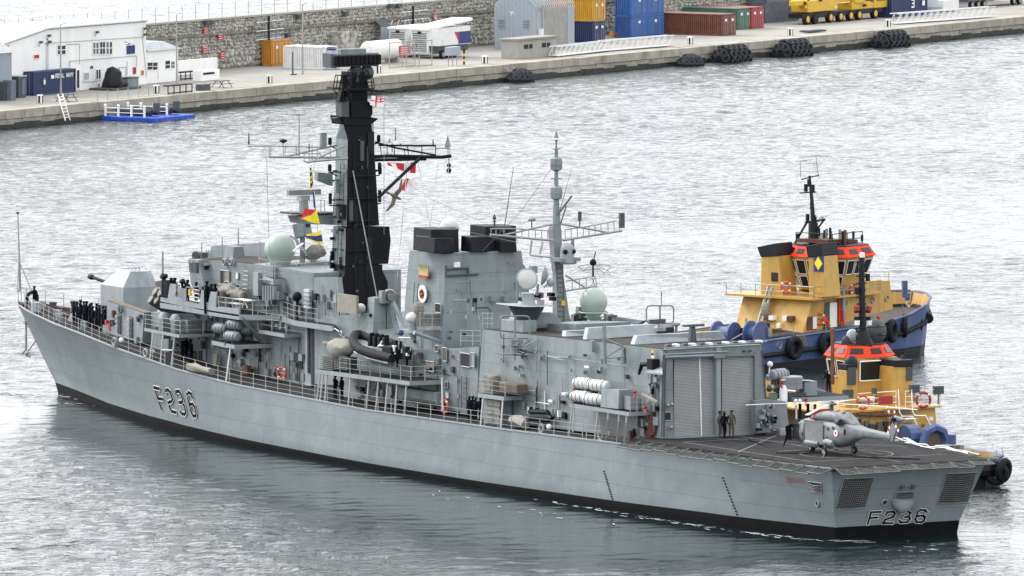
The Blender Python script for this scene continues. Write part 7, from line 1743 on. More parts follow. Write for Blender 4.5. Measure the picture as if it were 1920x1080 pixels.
g = MB(); g.slab([V((XB-.4,yL+2.8,zB1+.05)),V((XB-.4,yR-.3,zB1+.05)),V((XB+9,yR-.3,zB1+.05)),V((XB+9,yL+2.8,zB1+.05))],(0,0,.12)); g.build('upper_deck','tug_yellow',TB)
zu = zB1+.17
trail(TB,[V((XB+6,yL+2.6,zu)),V((XB-.3,yL+2.6,zu)),BX(*TB_(945,690),XB-.3)+V((0,0,0))],1.15,3,'white',.035,1.6)
trail(TB,[BX(*TB_(1005,690),XB-.3),V((XB-.3,yR-.2,zu)),V((XB+6,yR-.2,zu))],1.15,3,'white',.035,1.6)
# stair
s0,s1 = BX(*TB_(960,600),XB-.4),BX(*TB_(985,820),XB-2.2)
for off in (0,-1.1):
    g = MB(); g.tube([s0+V((0,off,.3)),BX(*TB_(968,720),XB-.8)+V((0,off,0)),BX(*TB_(985,745),XB-1.2)+V((0,off,0)),BX(*TB_(1050,745),XB-2.2)+V((0,off,0)),BX(*TB_(1090,820),XB-2.4)+V((0,off,0))],.045,5); g.build('stair_rail','white',TB)
for k in range(7):
    g = MB(); c = BX(*TB_(1003,705),XB-.5).lerp(BX(*TB_(1010,830),XB-2.2),k/6); g.box(c,(.3,1.0,.05)); g.build('stair_tread','ship_dark',TB)
xfb = XB+1.6
fB1 = funnel(lambda x,y: BX(*TB_(x,y),xfb),TB,[(930,430),(1045,430),(1060,690),(920,690)],(2.2,0,0),[(930,390),(1050,385),(1045,432),(930,432)])
fB2 = funnel(lambda x,y: BX(*TB_(x,y),xfb-2),TB,[(630,455),(700,455),(705,690),(630,690)],(1.0,0,0),[(632,415),(690,415),(695,455),(630,455)])
g = MB(); g.sphere(BX(*TB_(662,412),xfb-1.5),.5,10,6,(1,1,1.2)); g.tube([BX(*TB_(985,400),xfb+1),BX(*TB_(1000,360),xfb+1)],.25,8); g.build('exhaust_pipe','tug_black',TB,smooth=True)
g = MB(); g.box(BX(*TB_(665,490),xfb-2.05),(.06,.7,1.2)); g.build('louvre','ship_dark',fB2)
g = MB(); g.box(BX(*TB_(1030,470),xfb-.05),(.06,.5,1.1)); g.build('louvre','ship_dark',fB1)
xwb = XB+5.5
z0w = BX(*TB_(720,600),xwb).z; z1w = BX(*TB_(720,365),xwb-1).z
ycw = (BX(*TB_(500,360),xwb).y+BX(*TB_(925,350),xwb).y)/2
WHB,dB = wheelhouse(TB,xwb,ycw,z0w,z1w,3.2,4.0,3.4,4.3,None,.8)
# big after window seen from astern
a,b_ = BX(*TB_(712,398),xwb-2.2),BX(*TB_(858,512),xwb-2.1)
g = MB(); g.slab([V((xwb-2.2,a.y,a.z)),V((xwb-2.2,b_.y-.1,a.z+.05)),V((xwb-2.1,b_.y+.1,b_.z)),V((xwb-2.1,a.y-.1,b_.z))],(-.06,0,0)); wb = g.build('after_window','glass_dark',TB)
for y_,z_,y2,z2 in ((a.y,a.z,b_.y,a.z),(a.y,b_.z,b_.y,b_.z),(a.y,a.z,a.y,b_.z),(b_.y,a.z,b_.y,b_.z)):
    g = MB(); g.rod((xwb-2.32,y_,z_),(xwb-2.32,y2,z2),.05,4); g.build('frame','white',wb)
g = MB(); g.box2((xwb-2.15,ycw-1.75,z0w),(xwb-1.0,ycw+1.75,z1w-.05)); g.build('after_wall','tug_yellow',TB)
rzb = z1w+.85
trail(TB,[(xwb-1.5,ycw+1.3,rzb),(xwb-1.5,ycw-1.3,rzb),(xwb+1.4,ycw-1.3,rzb)],1.2,2,'tug_black',.035)
g = MB()
def MBm(px,py): return BX(px,py,xwb-1.2)
g.tube([MBm(1622,655),MBm(1617,620)],[.75,.35],10); g.tube([MBm(1617,622),MBm(1615,480)],[.28,.2],8)
for y_ in range(492,640,13): g.rod(MBm(1606,y_),MBm(1624,y_),.05,4)
for x_,y_ in ((1605.5,580),(1628,580),(1605.5,600),(1628,600),(1606,545),(1627,520)): g.lathe([(.17,-.25),(.17,.25)],MBm(x_,y_),8)
g.build('mast','tug_black',TB)
for x_,y_,m_ in ((1605.5,578,'red'),(1628,578,'red'),(1605.5,605,'white'),(1628,605,'white'),(1615,478,'white')):
    g = MB(); g.lathe([(.19,-.16),(.19,.16)],MBm(x_,y_)+V((-.1,0,0)),8); g.build('mast_lamp',m_,TB)
for x_,y_,r_,m_ in ((1598,630,.5,'radome_white'),(1633,630,.5,'radome_white'),(1587,640,.4,'ship_dark'),(1642,622,.9,'ship_dark')):
    g = MB(); g.sphere(BX(x_,y_,xwb),r_,12,7,(.5,1,1)); g.rod(BX(x_,y_,xwb),BX(x_,y_,xwb)-V((0,0,1)),.1); g.build('searchlight',m_,TB,smooth=True)
g = MB(); g.rod(BX(1561,620,xwb-1),BX(1561,720,xwb-2),.15,6); g.sphere(BX(1561,620,xwb-1),.2,6,5); g.build('fire_monitor_pipe','rust',TB)
for x_,y_ in ((640,600),(1060,570),(1213,578)):
    g = MB(); c = BX(*TB_(x_,y_),XB-.3); g.box(c,(.3,.75,.55)); g.rod(c,c-V((0,0,1.0)),.05); g.build('floodlight','ship_dark',TB)
for q0,q1,m_ in (((845,618),(915,665),'red'),((480,605),(515,680),'white'),((800,565),(815,600),'ship_dark'),((1148,750),(1170,768),'white'),((1118,795),(1138,810),'steel')):
    a,b_ = BX(*TB_(*q0),XB-.5),BX(*TB_(*q1),XB-.5); g = MB(); g.box2((XB-.7,a.y,a.z),(XB-.3,b_.y,b_.z)); g.build('deck_box',m_,TB)
g = MB(); g.tube([BX(*TB_(700,735),XB-.4),BX(*TB_(850,740),XB-.4),BX(*TB_(915,735),XB-.4),BX(*TB_(925,760),XB-.4),BX(*TB_(925,800),XB-.4)],.1,6); g.build('fire_main','rust',TB)
g = MB(); g.torus(BX(*TB_(830,778),XB-.35),.75,.04,'X',20,4); g.build('round_hatch','timber',TB)
for k in range(10):
    g = MB(); c = BX(*TB_(720+k*20,830),XB-.6); g.box(c,(.2,.4,q_.uniform(.5,1.3))); g.build('deck_gear',q_.choice(['timber','hair','ship_dark']),TB)
lifebuoy(FB.o+RZB @ BX(*TB_(735,655),XB-.5),(-1,.3,0),'orange lifebuoy on the white rail left of the tug stair',.45,m='orange_red')
lifebuoy(FB.o+RZB @ BX(*TB_(1118,640),XB-.5),(-1,.3,0),'red lifebuoy on the white rail right of the tug stair',.5,m='red')
# towing winch hood and after gear
xw2 = BX(*TB_(1190,900),XB-6).x
c = BX(*TB_(1190,905),XB-4.5); g = MB(); g.torus(c,1.0,.32,'X',8,6); g.build('towing_winch','tug_blue',TB)
g = MB(); g.lathe([(.75,-.3),(.75,.3)],c+V((.4,0,0)),12,Matrix.Rotation(pi/2,3,'Y')); g.build('rope_drum','timber',TB)
g = MB(); g.lathe([(.9,-.5),(.9,.5)],BX(*TB_(1035,880),XB-3),14,Matrix.Rotation(pi/2,3,'X')); g.build('winch_drum','tug_blue',TB)
g = MB(); a = BX(*TB_(1298,860),XB-7); g.rod(a,a-V((0,0,2.2)),.3,8); g.build('towing_bitt','tug_blue',TB)
for x_,y_ in ((1250,945),(1285,945),(1310,945)):
    g = MB(); g.box(BX(*TB_(x_,y_),XB-7.5),(.8,1.2,.4)); g.build('deck_gear','canvas_beige',TB)
pB1 = FB.o+RZB @ BX(*TB_(1095,905),XB-3.5)
person((pB1.x,pB1.y,pB1.z-.9),R(-20),'deckhand in dark clothes with orange patch, sitting on the aft deck of the nearer tug',pose='sit',h=1.75,head='hair')
pB2 = FB.o+RZB @ BX(*TB_(518,605),XB+3)
person((pB2.x,pB2.y,pB2.z),R(120),'man in black leaning at the white rail beside the nearer tug wheelhouse',pose='lean',h=1.75,head='hair')
for i,(px,py,lb) in enumerate(((1868,887,'large tyre under the stern rail of the nearer tug, just right of the transom'),(1882,882,'outermost tyre at the stern corner of the nearer tug'))):
    p = BY(px,py,-1.2+i*-.5); tyre('t',FB.o+RZB @ p,(-.7,.55-.9*i,-.1),lb,'tyres at the stern of the nearer tug',.9)
g = MB(); g.tube([V((xse+2.5,3.9,1.1)),V((xse+.3,2.2,1.15)),V((xse-.35,0,1.2)),V((xse+.3,-2.2,1.15)),V((xse+2.5,-3.9,1.1))],.5,8); g.build('stern_fender','rubber',TB,smooth=True)
# ------------------------------------------------------------------ the quay (frame: x along the edge to the right, y inland, z up)
WZ = -.25
_a,_b = U(0,242,'Z',WZ),U(1920,60,'Z',WZ); ANQ = math.atan2((_b-_a).y,(_b-_a).x); QL = (_b-_a).length
FQ = Fr((_a.x,_a.y,0),ANQ); RQ = Matrix.Rotation(ANQ,3,'Z'); ZQ = 1.7
def q(px,py,z=None): return FQ.pl(px,py,'Z',ZQ if z is None else z)
def QX(px,py,x): return FQ.pl(px,py,'X',x)
def QY(px,py,y): return FQ.pl(px,py,'Y',y)
def W3(p): return FQ.o+RQ @ V(p)
def qthing(name,p,label,cat,group=None,rz=0): return thing(name,W3(p),label,cat,group,rz=ANQ+rz)
mat('concrete',(.29,.278,.252),.9,var=.12,scale=.25,dirt=(.22,.20,.18),dirt_amt=.6,dscale=.12,spec=.2)
mat('quay_stone',(.33,.305,.25),.9,var=.28,scale=.8,dirt=(.12,.105,.085),dirt_amt=.7,dscale=.4,bump=.05,bscale=3,spec=.2)
mat('coping',(.36,.338,.285),.9,var=.2,scale=.5,dirt=(.16,.125,.09),dirt_amt=.6,dscale=.35,spec=.2)
mat('old_tyre',(.035,.038,.044),.8,var=.3,scale=3,spec=.2)
mat('weed',(.022,.026,.024),.7,var=.4,scale=1.5,dirt=(.06,.06,.045),dirt_amt=.6,dscale=.8)
mat('rubble',(.34,.33,.295),.95,var=.6,scale=1.9,dirt=(.62,.61,.57),dirt_amt=.9,dscale=1.3,spec=.1)
mat('mortar',(.20,.19,.17),.95,var=.3,scale=.7,spec=.1)
mat('building_white',(.8,.8,.785),.8,var=.04,scale=.4,dirt=(.5,.49,.46),dirt_amt=.35,dscale=.5,streak=True,spec=.2)
mat('shed_grey',(.30,.34,.385),.5,var=.06,scale=.5); mat('roof_grey',(.36,.38,.40),.6)
mat('navy_blue',(.018,.035,.105),.5,var=.12); mat('box_blue',(.025,.10,.32),.5,var=.15,dirt=(.10,.12,.16),dirt_amt=.5,dscale=.9)
mat('box_yellow',(.58,.30,.02),.5,var=.1,dirt=(.35,.2,.06),dirt_amt=.4,dscale=.9); mat('box_orange',(.52,.22,.02),.5,var=.1,dirt=(.3,.14,.04),dirt_amt=.4)
mat('box_rust',(.16,.055,.035),.6,var=.25,dirt=(.09,.035,.025),dirt_amt=.7,dscale=.8); mat('box_green',(.07,.15,.11),.6,var=.2); mat('box_red',(.33,.03,.035),.5,var=.15); mat('box_slate',(.11,.135,.165),.6,var=.2); mat('box_white',(.68,.69,.68),.6,var=.06,dirt=(.4,.38,.34),dirt_amt=.4,dscale=.8)
mat('crane_yellow',(.60,.36,.02),.45,var=.1); mat('float_blue',(.015,.07,.42),.4,var=.1); mat('sign_red',(.45,.02,.03),.6); mat('block_grey',(.33,.325,.30),.9,var=.1,spec=.2)
# quay body, surface, coping and face blocks
XQ0,XQ1 = -60,QL+110
base491 = q(491,123); YW_ = base491.y
g = MB(); c0 = [(XQ0,.35),(XQ1,.35),(XQ1,YW_+3),(XQ0,YW_+3)]
g.prism([(W3((x,y,0)).x,W3((x,y,0)).y) for x,y in c0],-6,ZQ-.02); qy = g.build('quay',['quay_stone','concrete'],None,kind='structure')
for p in qy.data.polygons: p.material_index = 1 if p.normal.z > .9 else 0
def inst(proto,name,loc,parent,rz=ANQ,sc=None):
    o = bpy.data.objects.new(name,proto); COL.objects.link(o); o.parent = parent; o.location = loc; o.rotation_euler[2] = rz
    if sc: o.scale = sc
    return o
def block_mesh(w_,d_,h_,m,bev=.04):
    me = None; g = MB(); b_ = bev
    g.loft([[V((-w_/2+b_,-d_/2,-h_/2+b_)),V((w_/2-b_,-d_/2,-h_/2+b_)),V((w_/2-b_,-d_/2,h_/2-b_)),V((-w_/2+b_,-d_/2,h_/2-b_))],
            [V((-w_/2,-d_/2+b_,-h_/2)),V((w_/2,-d_/2+b_,-h_/2)),V((w_/2,-d_/2+b_,h_/2)),V((-w_/2,-d_/2+b_,h_/2))],
            [V((-w_/2,d_/2,-h_/2)),V((w_/2,d_/2,-h_/2)),V((w_/2,d_/2,h_/2)),V((-w_/2,d_/2,h_/2))]])
    o = g.build('tmp',m); me = o.data; bpy.data.objects.remove(o); return me
qr = random.Random(4)
cop = [block_mesh(w_-.07,1.3,.95,'coping') for w_ in (3.6,3.6,4.4)]
x = XQ0;
while x < XQ1:
    k = qr.randrange(3); w_ = (3.6,3.6,4.4)[k]
    inst(cop[k],'coping_block',W3((x+w_/2,.45+qr.uniform(-.02,.02),ZQ-.475+qr.uniform(-.02,.02))),qy,ANQ+qr.uniform(-.002,.002)); x += w_
fb_ = [block_mesh(w_-.05,.6,.62,'quay_stone') for w_ in (1.5,1.9,2.3)]
for row in range(1):
    x = -6
    while x < QL+6:
        k = qr.randrange(3); w_ = (1.5,1.9,2.3)[k]; inst(fb_[k],'face_block',W3((x+w_/2,.22+qr.uniform(-.04,.03),ZQ-.95-.33-row*.66)),qy); x += w_
g = MB();
for k in range(150):
    x0 = XQ0+k*2.6; h0 = ZQ-1.42+qr.uniform(-.25,.12); g.slab([W3((x0,-.12,-3)),W3((x0+2.6,-.12,-3)),W3((x0+2.6,-.12,h0+qr.uniform(-.12,.12))),W3((x0,-.12,h0))],W3((0,.3,0))-W3((0,0,0)))
g.build('weed_band','weed',qy,kind='stuff')
g = MB(); g.slab([W3((XQ0,1.2,ZQ)),W3((XQ1,1.2,ZQ)),W3((XQ1,1.9,ZQ)),W3((XQ0,1.9,ZQ))],(0,0,.004)); g.build('edge_strip','coping',qy)
# ---- breakwater wall behind the quay
ztw = QY(491,30,YW_+.3).z
WL = thing('stone_wall',W3((0,YW_,ZQ)),'long rubble stone sea wall with posts along its top, behind the quay buildings','wall',rz=ANQ)
H = ztw-ZQ
g = MB(); g.box2((-40,.25,-.1),(260,1.6,H)); g.build('core','mortar',WL)
g = MB(); g.box2((-40,-.02,H),(260,1.9,H+.22)); g.build('wall_cap','block_grey',WL)
g = MB(); g.box2((-40,-.15,H*.70),(260,.3,H*.70+.22)); g.build('ledge','mortar',WL)
x_l,x_r = -5,200
g = MB(); n = 0; z = .15
while z < H-.15:
    sz = .72 if z < H*.3 else .48; x = x_l
    while x < x_r:
        w_ = sz*qr.uniform(.6,1.35); hh = sz*qr.uniform(.7,1.0); pr_ = qr.uniform(.04,.2); zz = z+qr.uniform(-.1,.1); cx_,cz = x+w_/2,zz+hh/2; m_ = 7; ring = []; ring2 = []; a0 = qr.random()*2
        for k in range(m_):
            a = a0+2*pi*k/m_; rr_ = qr.uniform(.42,.54); ring.append(V((cx_+w_*rr_*cos(a),.25,cz+hh*rr_*sin(a)))); ring2.append(V((cx_+w_*rr_*.7*cos(a),.25-pr_,cz+hh*rr_*.7*sin(a))))
        g.loft([ring,ring2]); n += 1; x += w_*.97
    z += sz*.8
g.build('rubble_stones','rubble',WL,kind='stuff')
pm = None
for k in range(74):
    x = -4+k*2.75
    if pm is None: gg = MB(); gg.rod((0,.6,H),(0,.6,H+1.9),.045,4); o = gg.build('wall_post','steel',WL); pm = o.data; o.location = (x,0,0)
    else: o = inst(pm,'wall_post',(x,0,0),WL,0)
g = MB();
for z in (.6,1.2,1.8): g.rod((-4,.6,H+z),(196,.6,H+z),.012,3)
g.build('post_wire','steel',WL)
def lw(p): return V((p.x,p.y-YW_,p.z-ZQ))
for px,py in ((386,58),(413,68),(816,30),(384,93),(417,104)):
    p = QY(px,py,YW_-.1); g = MB(); g.box(lw(p),(.95,.06,.7)); sg = g.build('warning_sign','sign_red',WL)
    for k in range(3):
        g = MB(); g.box(lw(p)+V((0,-.05,.25-.25*k)),(.65,.02,.05)); g.build('sign_line','white',sg)
for px,py in ((388,42),(396,42),(560,31),(648,26),(539,66),(733,11),(748,11)):
    p = QY(px,py,YW_-.3); g = MB(); g.box(lw(p),(.7,.5,.5)); g.build('floodlight','ship_dark',WL)
# ---- helper for containers
def corr(p0,p1,z0,z1,dep,n_,pitch=.28):
    """corrugated sheet between two points"""
    d = p1-p0; L_ = d.length; d.normalize(); k = max(2,int(L_/pitch)); pts = []
    for i in range(k+1):
        t = i*L_/k
        for f,o_ in ((0,0),(.30,0),(.5,dep),(.80,dep)):
            if t+f*L_/k <= L_: pts.append(p0+d*(t+f*L_/k)+n_*o_)
    return pts
def container(p,L_,Wd,Hh,m,label,group=None,doors=None,rz=0.0,cat='container',floor_z=None):
    """p: near bottom corner in quay frame; L_ along x, Wd inland along y"""
    root = qthing('shipping_container' if cat == 'container' else 'generator',p,label,cat,group,rz=rz)
    def wall(p0,p1,n_,name):
        pts = corr(p0,p1,0,Hh,-.07,n_); g = MB(); g.loft([[V((a.x,a.y,.12)) for a in pts],[V((a.x,a.y,Hh-.12)) for a in pts]],cap=False,closed=False); return g.build(name,m,root)
    wall(V((.06,.03,0)),V((L_-.06,.03,0)),V((0,-1,0)),'long_wall' if L_ > Wd else 'end_wall'); wall(V((.03,.06,0)),V((.03,Wd-.06,0)),V((-1,0,0)),'long_wall' if Wd >= L_ else 'end_wall')
    g = MB(); g.box2((.1,.12,.05),(L_-.02,Wd-.02,Hh-.05)); g.build('body',m,root)
    g = MB(); g.box2((.02,.02,Hh-.04),(L_,Wd,Hh)); g.build('roof',m if m != 'box_orange' else 'roof_grey',root)
    for a,b_ in (((0,0,0),(L_,.1,.16)),((0,0,Hh-.13),(L_,.1,Hh+.01)),((0,0,0),(.1,Wd,.16)),((0,0,Hh-.13),(.1,Wd,Hh+.01)),((0,0,0),(.14,.14,Hh)),((L_-.14,0,0),(L_,.14,Hh)),((0,Wd-.14,0),(.14,Wd,Hh))):
        g = MB(); g.box2(V(a)-V((.005,.005,0)),V(b_)-V((0,0,0))); g.build('frame_rail',m,root)
    if doors == 'front':
        for x0,x1 in ((.16,L_/2-.03),(L_/2+.03,L_-.16)):
            g = MB(); g.box2((x0,-.05,.2),(x1,.02,Hh-.18)); d_ = g.build('door',m,root)
            for t in (.3,.7): g = MB(); g.rod((x0+(x1-x0)*t,-.09,.15),(x0+(x1-x0)*t,-.09,Hh-.15),.035,5); g.build('lock_bar','steel',d_)
            g = MB(); g.box(((x0+x1)/2,-.07,Hh*.72),(.45,.02,.3)); g.build('plate','white',d_)
    elif doors == 'left':
        for y0,y1 in ((.16,Wd/2-.03),(Wd/2+.03,Wd-.16)):
            g = MB(); g.box2((-.05,y0,.2),(.02,y1,Hh-.18)); d_ = g.build('door',m,root)
            for t in (.3,.7): g = MB(); g.rod((-.09,y0+(y1-y0)*t,.15),(-.09,y0+(y1-y0)*t,Hh-.15),.035,5); g.build('lock_bar','steel',d_)
    return root
def cont_px(C,xl_,xr_,Hh,m,label,dz_=0,**k):
    p = q(*C); y = QX(xl_,C[1],p.x).y-p.y; x = QY(xr_,C[1],p.y).x-p.x
    return container(V((p.x,p.y,ZQ+dz_+.01)),max(1,x),max(1,y),Hh,m,label,**k)
# Royal Navy container
rn = cont_px((63.3,179.5),27,142,2.6,'navy_blue','dark blue container lettered ROYAL NAVY in front of the white building',doors='left')
Lrn = max(p_[0] for p_ in [c.bound_box[6] for c in rn.children if c.name.startswith('roof')])
lettering('ROYAL NAVY',(Lrn*.5,-.10,1.75),(1,0,0),(0,0,1),.26,.42,.10,.08,'white',rn,(0,-1,0))
g = MB(); g.box((Lrn*.43,-.11,1.9),(.6,.02,.4)); g.build('emblem','white',rn)
g = MB(); g.box((Lrn*.24,-.06,1.45),(.55,.06,.8)); wn_ = g.build('window','box_slate',rn); g = MB(); g.box((Lrn*.24,-.10,1.4),(.3,.03,.45)); g.build('notice','white',wn_)
# orange, white containers
cont_px((509,124),491,546,2.95,'box_orange','orange container with grey roof against the stone wall',doors='front')
oc = q(509,124)
wc_ = q(607,131); container(V((wc_.x,wc_.y,ZQ+.01)),QY(633,130,wc_.y).x-wc_.x,QX(531,125,wc_.x).y-wc_.y,2.6,'box_white','long white container standing next to the orange one',doors='front')
# stacks to the right
ycp = q(1111,80.5)
container(V((ycp.x,ycp.y,ZQ+.01)),2.95,6.0,2.55,'navy_blue','dark blue container with white marks, under the yellow one',doors='front')
container(V((ycp.x,ycp.y,ZQ+2.58)),2.95,6.0,2.65,'box_yellow','yellow container on top of the dark blue one beside the arched shed',doors='front')
bcp = q(1182,71.5)
for k,(m_,lb) in enumerate((('box_blue','lower bright blue container of the tall stack, front half'),('box_blue','upper bright blue container of the tall stack, front half'))):
    container(V((bcp.x,bcp.y,ZQ+.01+2.6*k)),QY(1245,66,bcp.y).x-bcp.x,QX(1153,71,bcp.x).y-bcp.y,2.58,m_,lb,doors='front')
rcp = q(1353,67.5); container(V((rcp.x,rcp.y,ZQ+.01)),QY(1380,66,rcp.y).x-rcp.x,12.2,2.6,'box_rust','long rusty red container right of the bright blue stack',doors='front')
for C,xr_,m_,lb,hh in (((1383,56),1408,'box_green','green container behind the rusty one',2.6),((1408,54),1432,'box_red','bright red container beside the green one',2.6)):
    p = q(*C); container(V((p.x,p.y,ZQ+.01)),QY(xr_,54,p.y).x-p.x,8,hh,m_,lb,doors='front')
p = q(1436,43.5); container(V((p.x,p.y,ZQ+.01)),QY(1498,40,p.y).x-p.x,2.4,2.6,'box_slate','slate grey container behind the mobile crane, lower of two'); container(V((p.x,p.y,ZQ+2.64)),QY(1498,40,p.y).x-p.x,2.4,2.6,'box_slate','slate grey container behind the mobile crane, upper of two')
p = q(1672,33); c3 = container(V((p.x,p.y,ZQ+.01)),QY(1739,27,p.y).x-p.x,2.4,2.9,'navy_blue','blue container with a white figure 3, right of the mobile crane'); lettering('3',(QY(1708,27,p.y).x-p.x,-.12,1.1),(1,0,0),(0,0,1),.6,.9,.1,.2,'white',c3,(0,-1,0)); g = MB(); g.box((QY(1730,27,p.y).x-p.x,-.12,1.5),(.6,.03,.6)); g.build('label_plate','white',c3)
# ---- white two-storey building
y_b = q(274,158).y; x_r_ = q(274,158).x
def qb(px,py): return QY(px,py,y_b)
WB = qthing('white_building',(x_r_,y_b,ZQ),'white two storey building with flat parapet behind the navy blue container','building')
def wbl(px,py,off=0): v = qb(px,py); return V((v.x-x_r_,-off,v.z-ZQ))
zr1 = wbl(271,39).z; xm1 = wbl(89,51).x; xL = wbl(-30,100).x; zr0 = wbl(0,72).z
g = MB(); prof = [V((xL,0,0)),V((0,0,0)),V((0,0,zr1)),V((xm1,0,zr1)),V((xL,0,zr0-1.2))]; g.slab(prof,(0,9,0)); g.build('wall','building_white',WB)
g = MB(); g.tube([prof[2]+V((.1,-.1,0)),prof[3]+V((0,-.1,0)),prof[4]+V((0,-.1,0))],.12,4); g.slab([prof[3]+V((0,-.05,.02)),prof[2]+V((0,-.05,.02)),prof[2]+V((0,9,.02)),prof[3]+V((0,9,.02))],(0,0,.06)); g.build('roof','roof_grey',WB)
Z4_ = lambda x,y: (x/4.5,20+y/4.5)
def win(x0,y0,x1,y1,name='window',m='glass_dark',nx=1,ny=1,fr='white'):
    a,b_ = wbl(*Z4_(x0,y0)),wbl(*Z4_(x1,y1)); g = MB(); g.box2((a.x,-.03,a.z),(b_.x,.02,b_.z)); w_ = g.build(name,m,WB)
    g = MB(); X0,X1 = sorted((a.x,b_.x)); Z0,Z1 = sorted((a.z,b_.z))
    for i in range(nx+1): xx = X0+(X1-X0)*i/nx; g.box((xx,-.05,(Z0+Z1)/2),(.09,.06,Z1-Z0+.09))
    for j in range(ny+1): zz = Z0+(Z1-Z0)*j/ny; g.box(((X0+X1)/2,-.047,zz),(X1-X0+.09,.06,.09))
    g.build('frame',fr,w_); return w_
for a in ((482,292,512,368),(515,292,552,368)): win(*a,ny=2)
for x0 in (780,806,838,862,892,920): win(x0,268 if x0 < 830 else 262,x0+24,368,ny=2,m='glass_dark' if x0 in (838,862,920) else 'box_slate')
win(1068,300,1132,358,'blue_sign','flag_blue',fr='flag_blue'); win(806,498,848,578,nx=2,ny=1); win(902,490,945,570,nx=2); win(642,500,668,655,'doorway','dark_hole'); win(500+5,660,500+6,661,'vent','dark_hole')
win(280,372,330,405,'red_sign','sign_red'); win(1122,482,1142,530,'fire_box','box_red',fr='box_red'); win(700,525,748,585,'air_unit','roof_grey'); win(822,618,840,642,'vent','dark_hole'); win(762,470,780,485,'small_sign','box_blue',fr='box_blue'); win(1190,508,1208,540,'orange_box','box_orange',fr='box_orange'); win(40,290,78,302,'window','glass_dark'); win(1005,480,1060,600,'door','building_white',fr='roof_grey')
for a,b_ in (((375,275),(1205,222)),((668,280),(668,450)),((388,280),(388,495)),((402,230),(402,495)),((585,425),(585,480)),((585,425),(1150,380)),((1150,380),(1150,475)),((690,605),(820,595)),((1070,425),(1070,540)),((1200,240),(1225,470)),((1225,470),(1235,560)),((555,285),(665,280))):
    g = MB(); g.rod(wbl(*Z4_(*a),.05),wbl(*Z4_(*b_),.05),.035,4); g.build('pipe','roof_grey',WB)
for x,y in ((395,210),(800,180),(1205,150),(325,265),(398,262),(1202,200)):
    g = MB(); c = wbl(*Z4_(x,y),.35); g.box(c,(.34,.3,.25)); g.rod(c,c+V((0,.35,-.5)),.03,4); g.build('floodlight','ship_dark',WB)
# annex to the right
ya_ = y_b+.6; xa0 = QY(274,150,ya_).x; xa1 = QY(334,143,ya_).x; za = QY(300,94,ya_).z
AN = qthing('annex',(xa0,ya_,ZQ),'low white annex with grey roof at the right end of the white building','building')
Wa = xa1-xa0; Ha = za-ZQ
g = MB(); g.box2((.02,0,0),(Wa,6,Ha)); g.build('wall','building_white',AN)
g = MB(); g.loft([[V((-.0,-.3,Ha+.0)),V((Wa+.3,-.3,Ha)),V((Wa+.3,6.3,Ha)),V((0,6.3,Ha))],[V((0,1,Ha+.9)),V((Wa-1.5,1,Ha+.9)),V((Wa-1.5,5,Ha+.9)),V((0,5,Ha+.9))]]); g.build('roof','roof_grey',AN)
def anl(px,py,off=0): v = QY(px,py,ya_); return V((v.x-xa0,-off,v.z-ZQ))
for (x0,y0,x1,y1,m_) in ((1245,440,1285,498,'glass_dark'),(1292,440,1325,500,'glass_dark'),(1332,430,1334,575,'roof_grey'),(1396,425,1432,488,'glass_dark'),(1445,430,1472,485,'box_slate')):
    a,b_ = anl(*Z4_(x0,y0)),anl(*Z4_(x1,y1)); g = MB(); g.box2((a.x,-.04,a.z),(b_.x,.02,b_.z)); w_ = g.build('window',m_,AN)
    g = MB(); g.box2((a.x-.04,-.07,b_.z-.05),(b_.x+.04,-.02,b_.z+.04)); g.box2((a.x-.04,-.07,(a.z+b_.z)/2-.03),(b_.x+.04,-.02,(a.z+b_.z)/2+.03)); g.build('sill','white',w_)
# grey corrugated shed at the far left
p = q(22,186); SL = qthing('corrugated_shed',p,'grey corrugated shed with pale gable roof at the left edge','building')
zs = QY(22,98,p.y).z-ZQ; g = MB(); pts = corr(V((-9,0,0)),V((0,0,0)),0,zs,.08,V((0,-1,0)),.45); g.loft([[V((a.x,a.y,0)) for a in pts],[V((a.x,a.y,zs)) for a in pts]],cap=False,closed=False); g.build('wall','shed_grey',SL); g = MB(); g.box2((-9,.05,0),(0,5,zs)); g.build('wall_core','shed_grey',SL)
g = MB(); g.loft([[V((-9,-.3,zs)),V((.4,-.3,zs+.0)),V((-2.5,-.3,zs+1.3)),V((-9,-.3,zs+1.5))],[V((-9,5,zs)),V((.4,5,zs+.0)),V((-2.5,5,zs+1.3)),V((-9,5,zs+1.5))]]); g.build('roof','building_white',SL)
for px,m_,w_,h_ in ((8,'ship_dark',1.2,2.0),(18,'box_slate',1.0,2.2)):
    v = q(px,188); lv = RQ.transposed() @ (W3(v)-SL.location); g = MB(); g.box(lv+V((0,0,h_/2)),(w_,1,h_)); g.build('gas_cabinet',m_,SL)
v = q(42,183); CB = qthing('kiosk',v,'small glazed steel kiosk between the shed and the navy container','kiosk'); g = MB(); g.box2((-.7,0,0),(.7,1.4,2.3)); g.build('frame','ship_dark',CB); g = MB(); g.box2((-.1,-.04,.3),(.55,0,2.1)); g.build('glass','box_slate',CB); g = MB(); g.box2((-.8,-.1,2.3),(.8,1.5,2.4)); g.build('roof','roof_grey',CB)
v = q(63,170); BR = qthing('lean_to',V((v.x,v.y+2,ZQ)),'brown roofed lean-to behind the navy blue container','building'); hh = QY(45,128,v.y+2).z-ZQ
g = MB(); g.box2((-9,0,0),(.5,4,hh-1.0)); g.build('wall','shed_grey',BR); g = MB(); g.slab([V((-9,-.2,hh-.9)),V((.8,-.2,hh-1.6)),V((.8,4,hh-.6)),V((-9,4,hh+.2))],(0,0,.12)); g.build('roof','rust',BR)
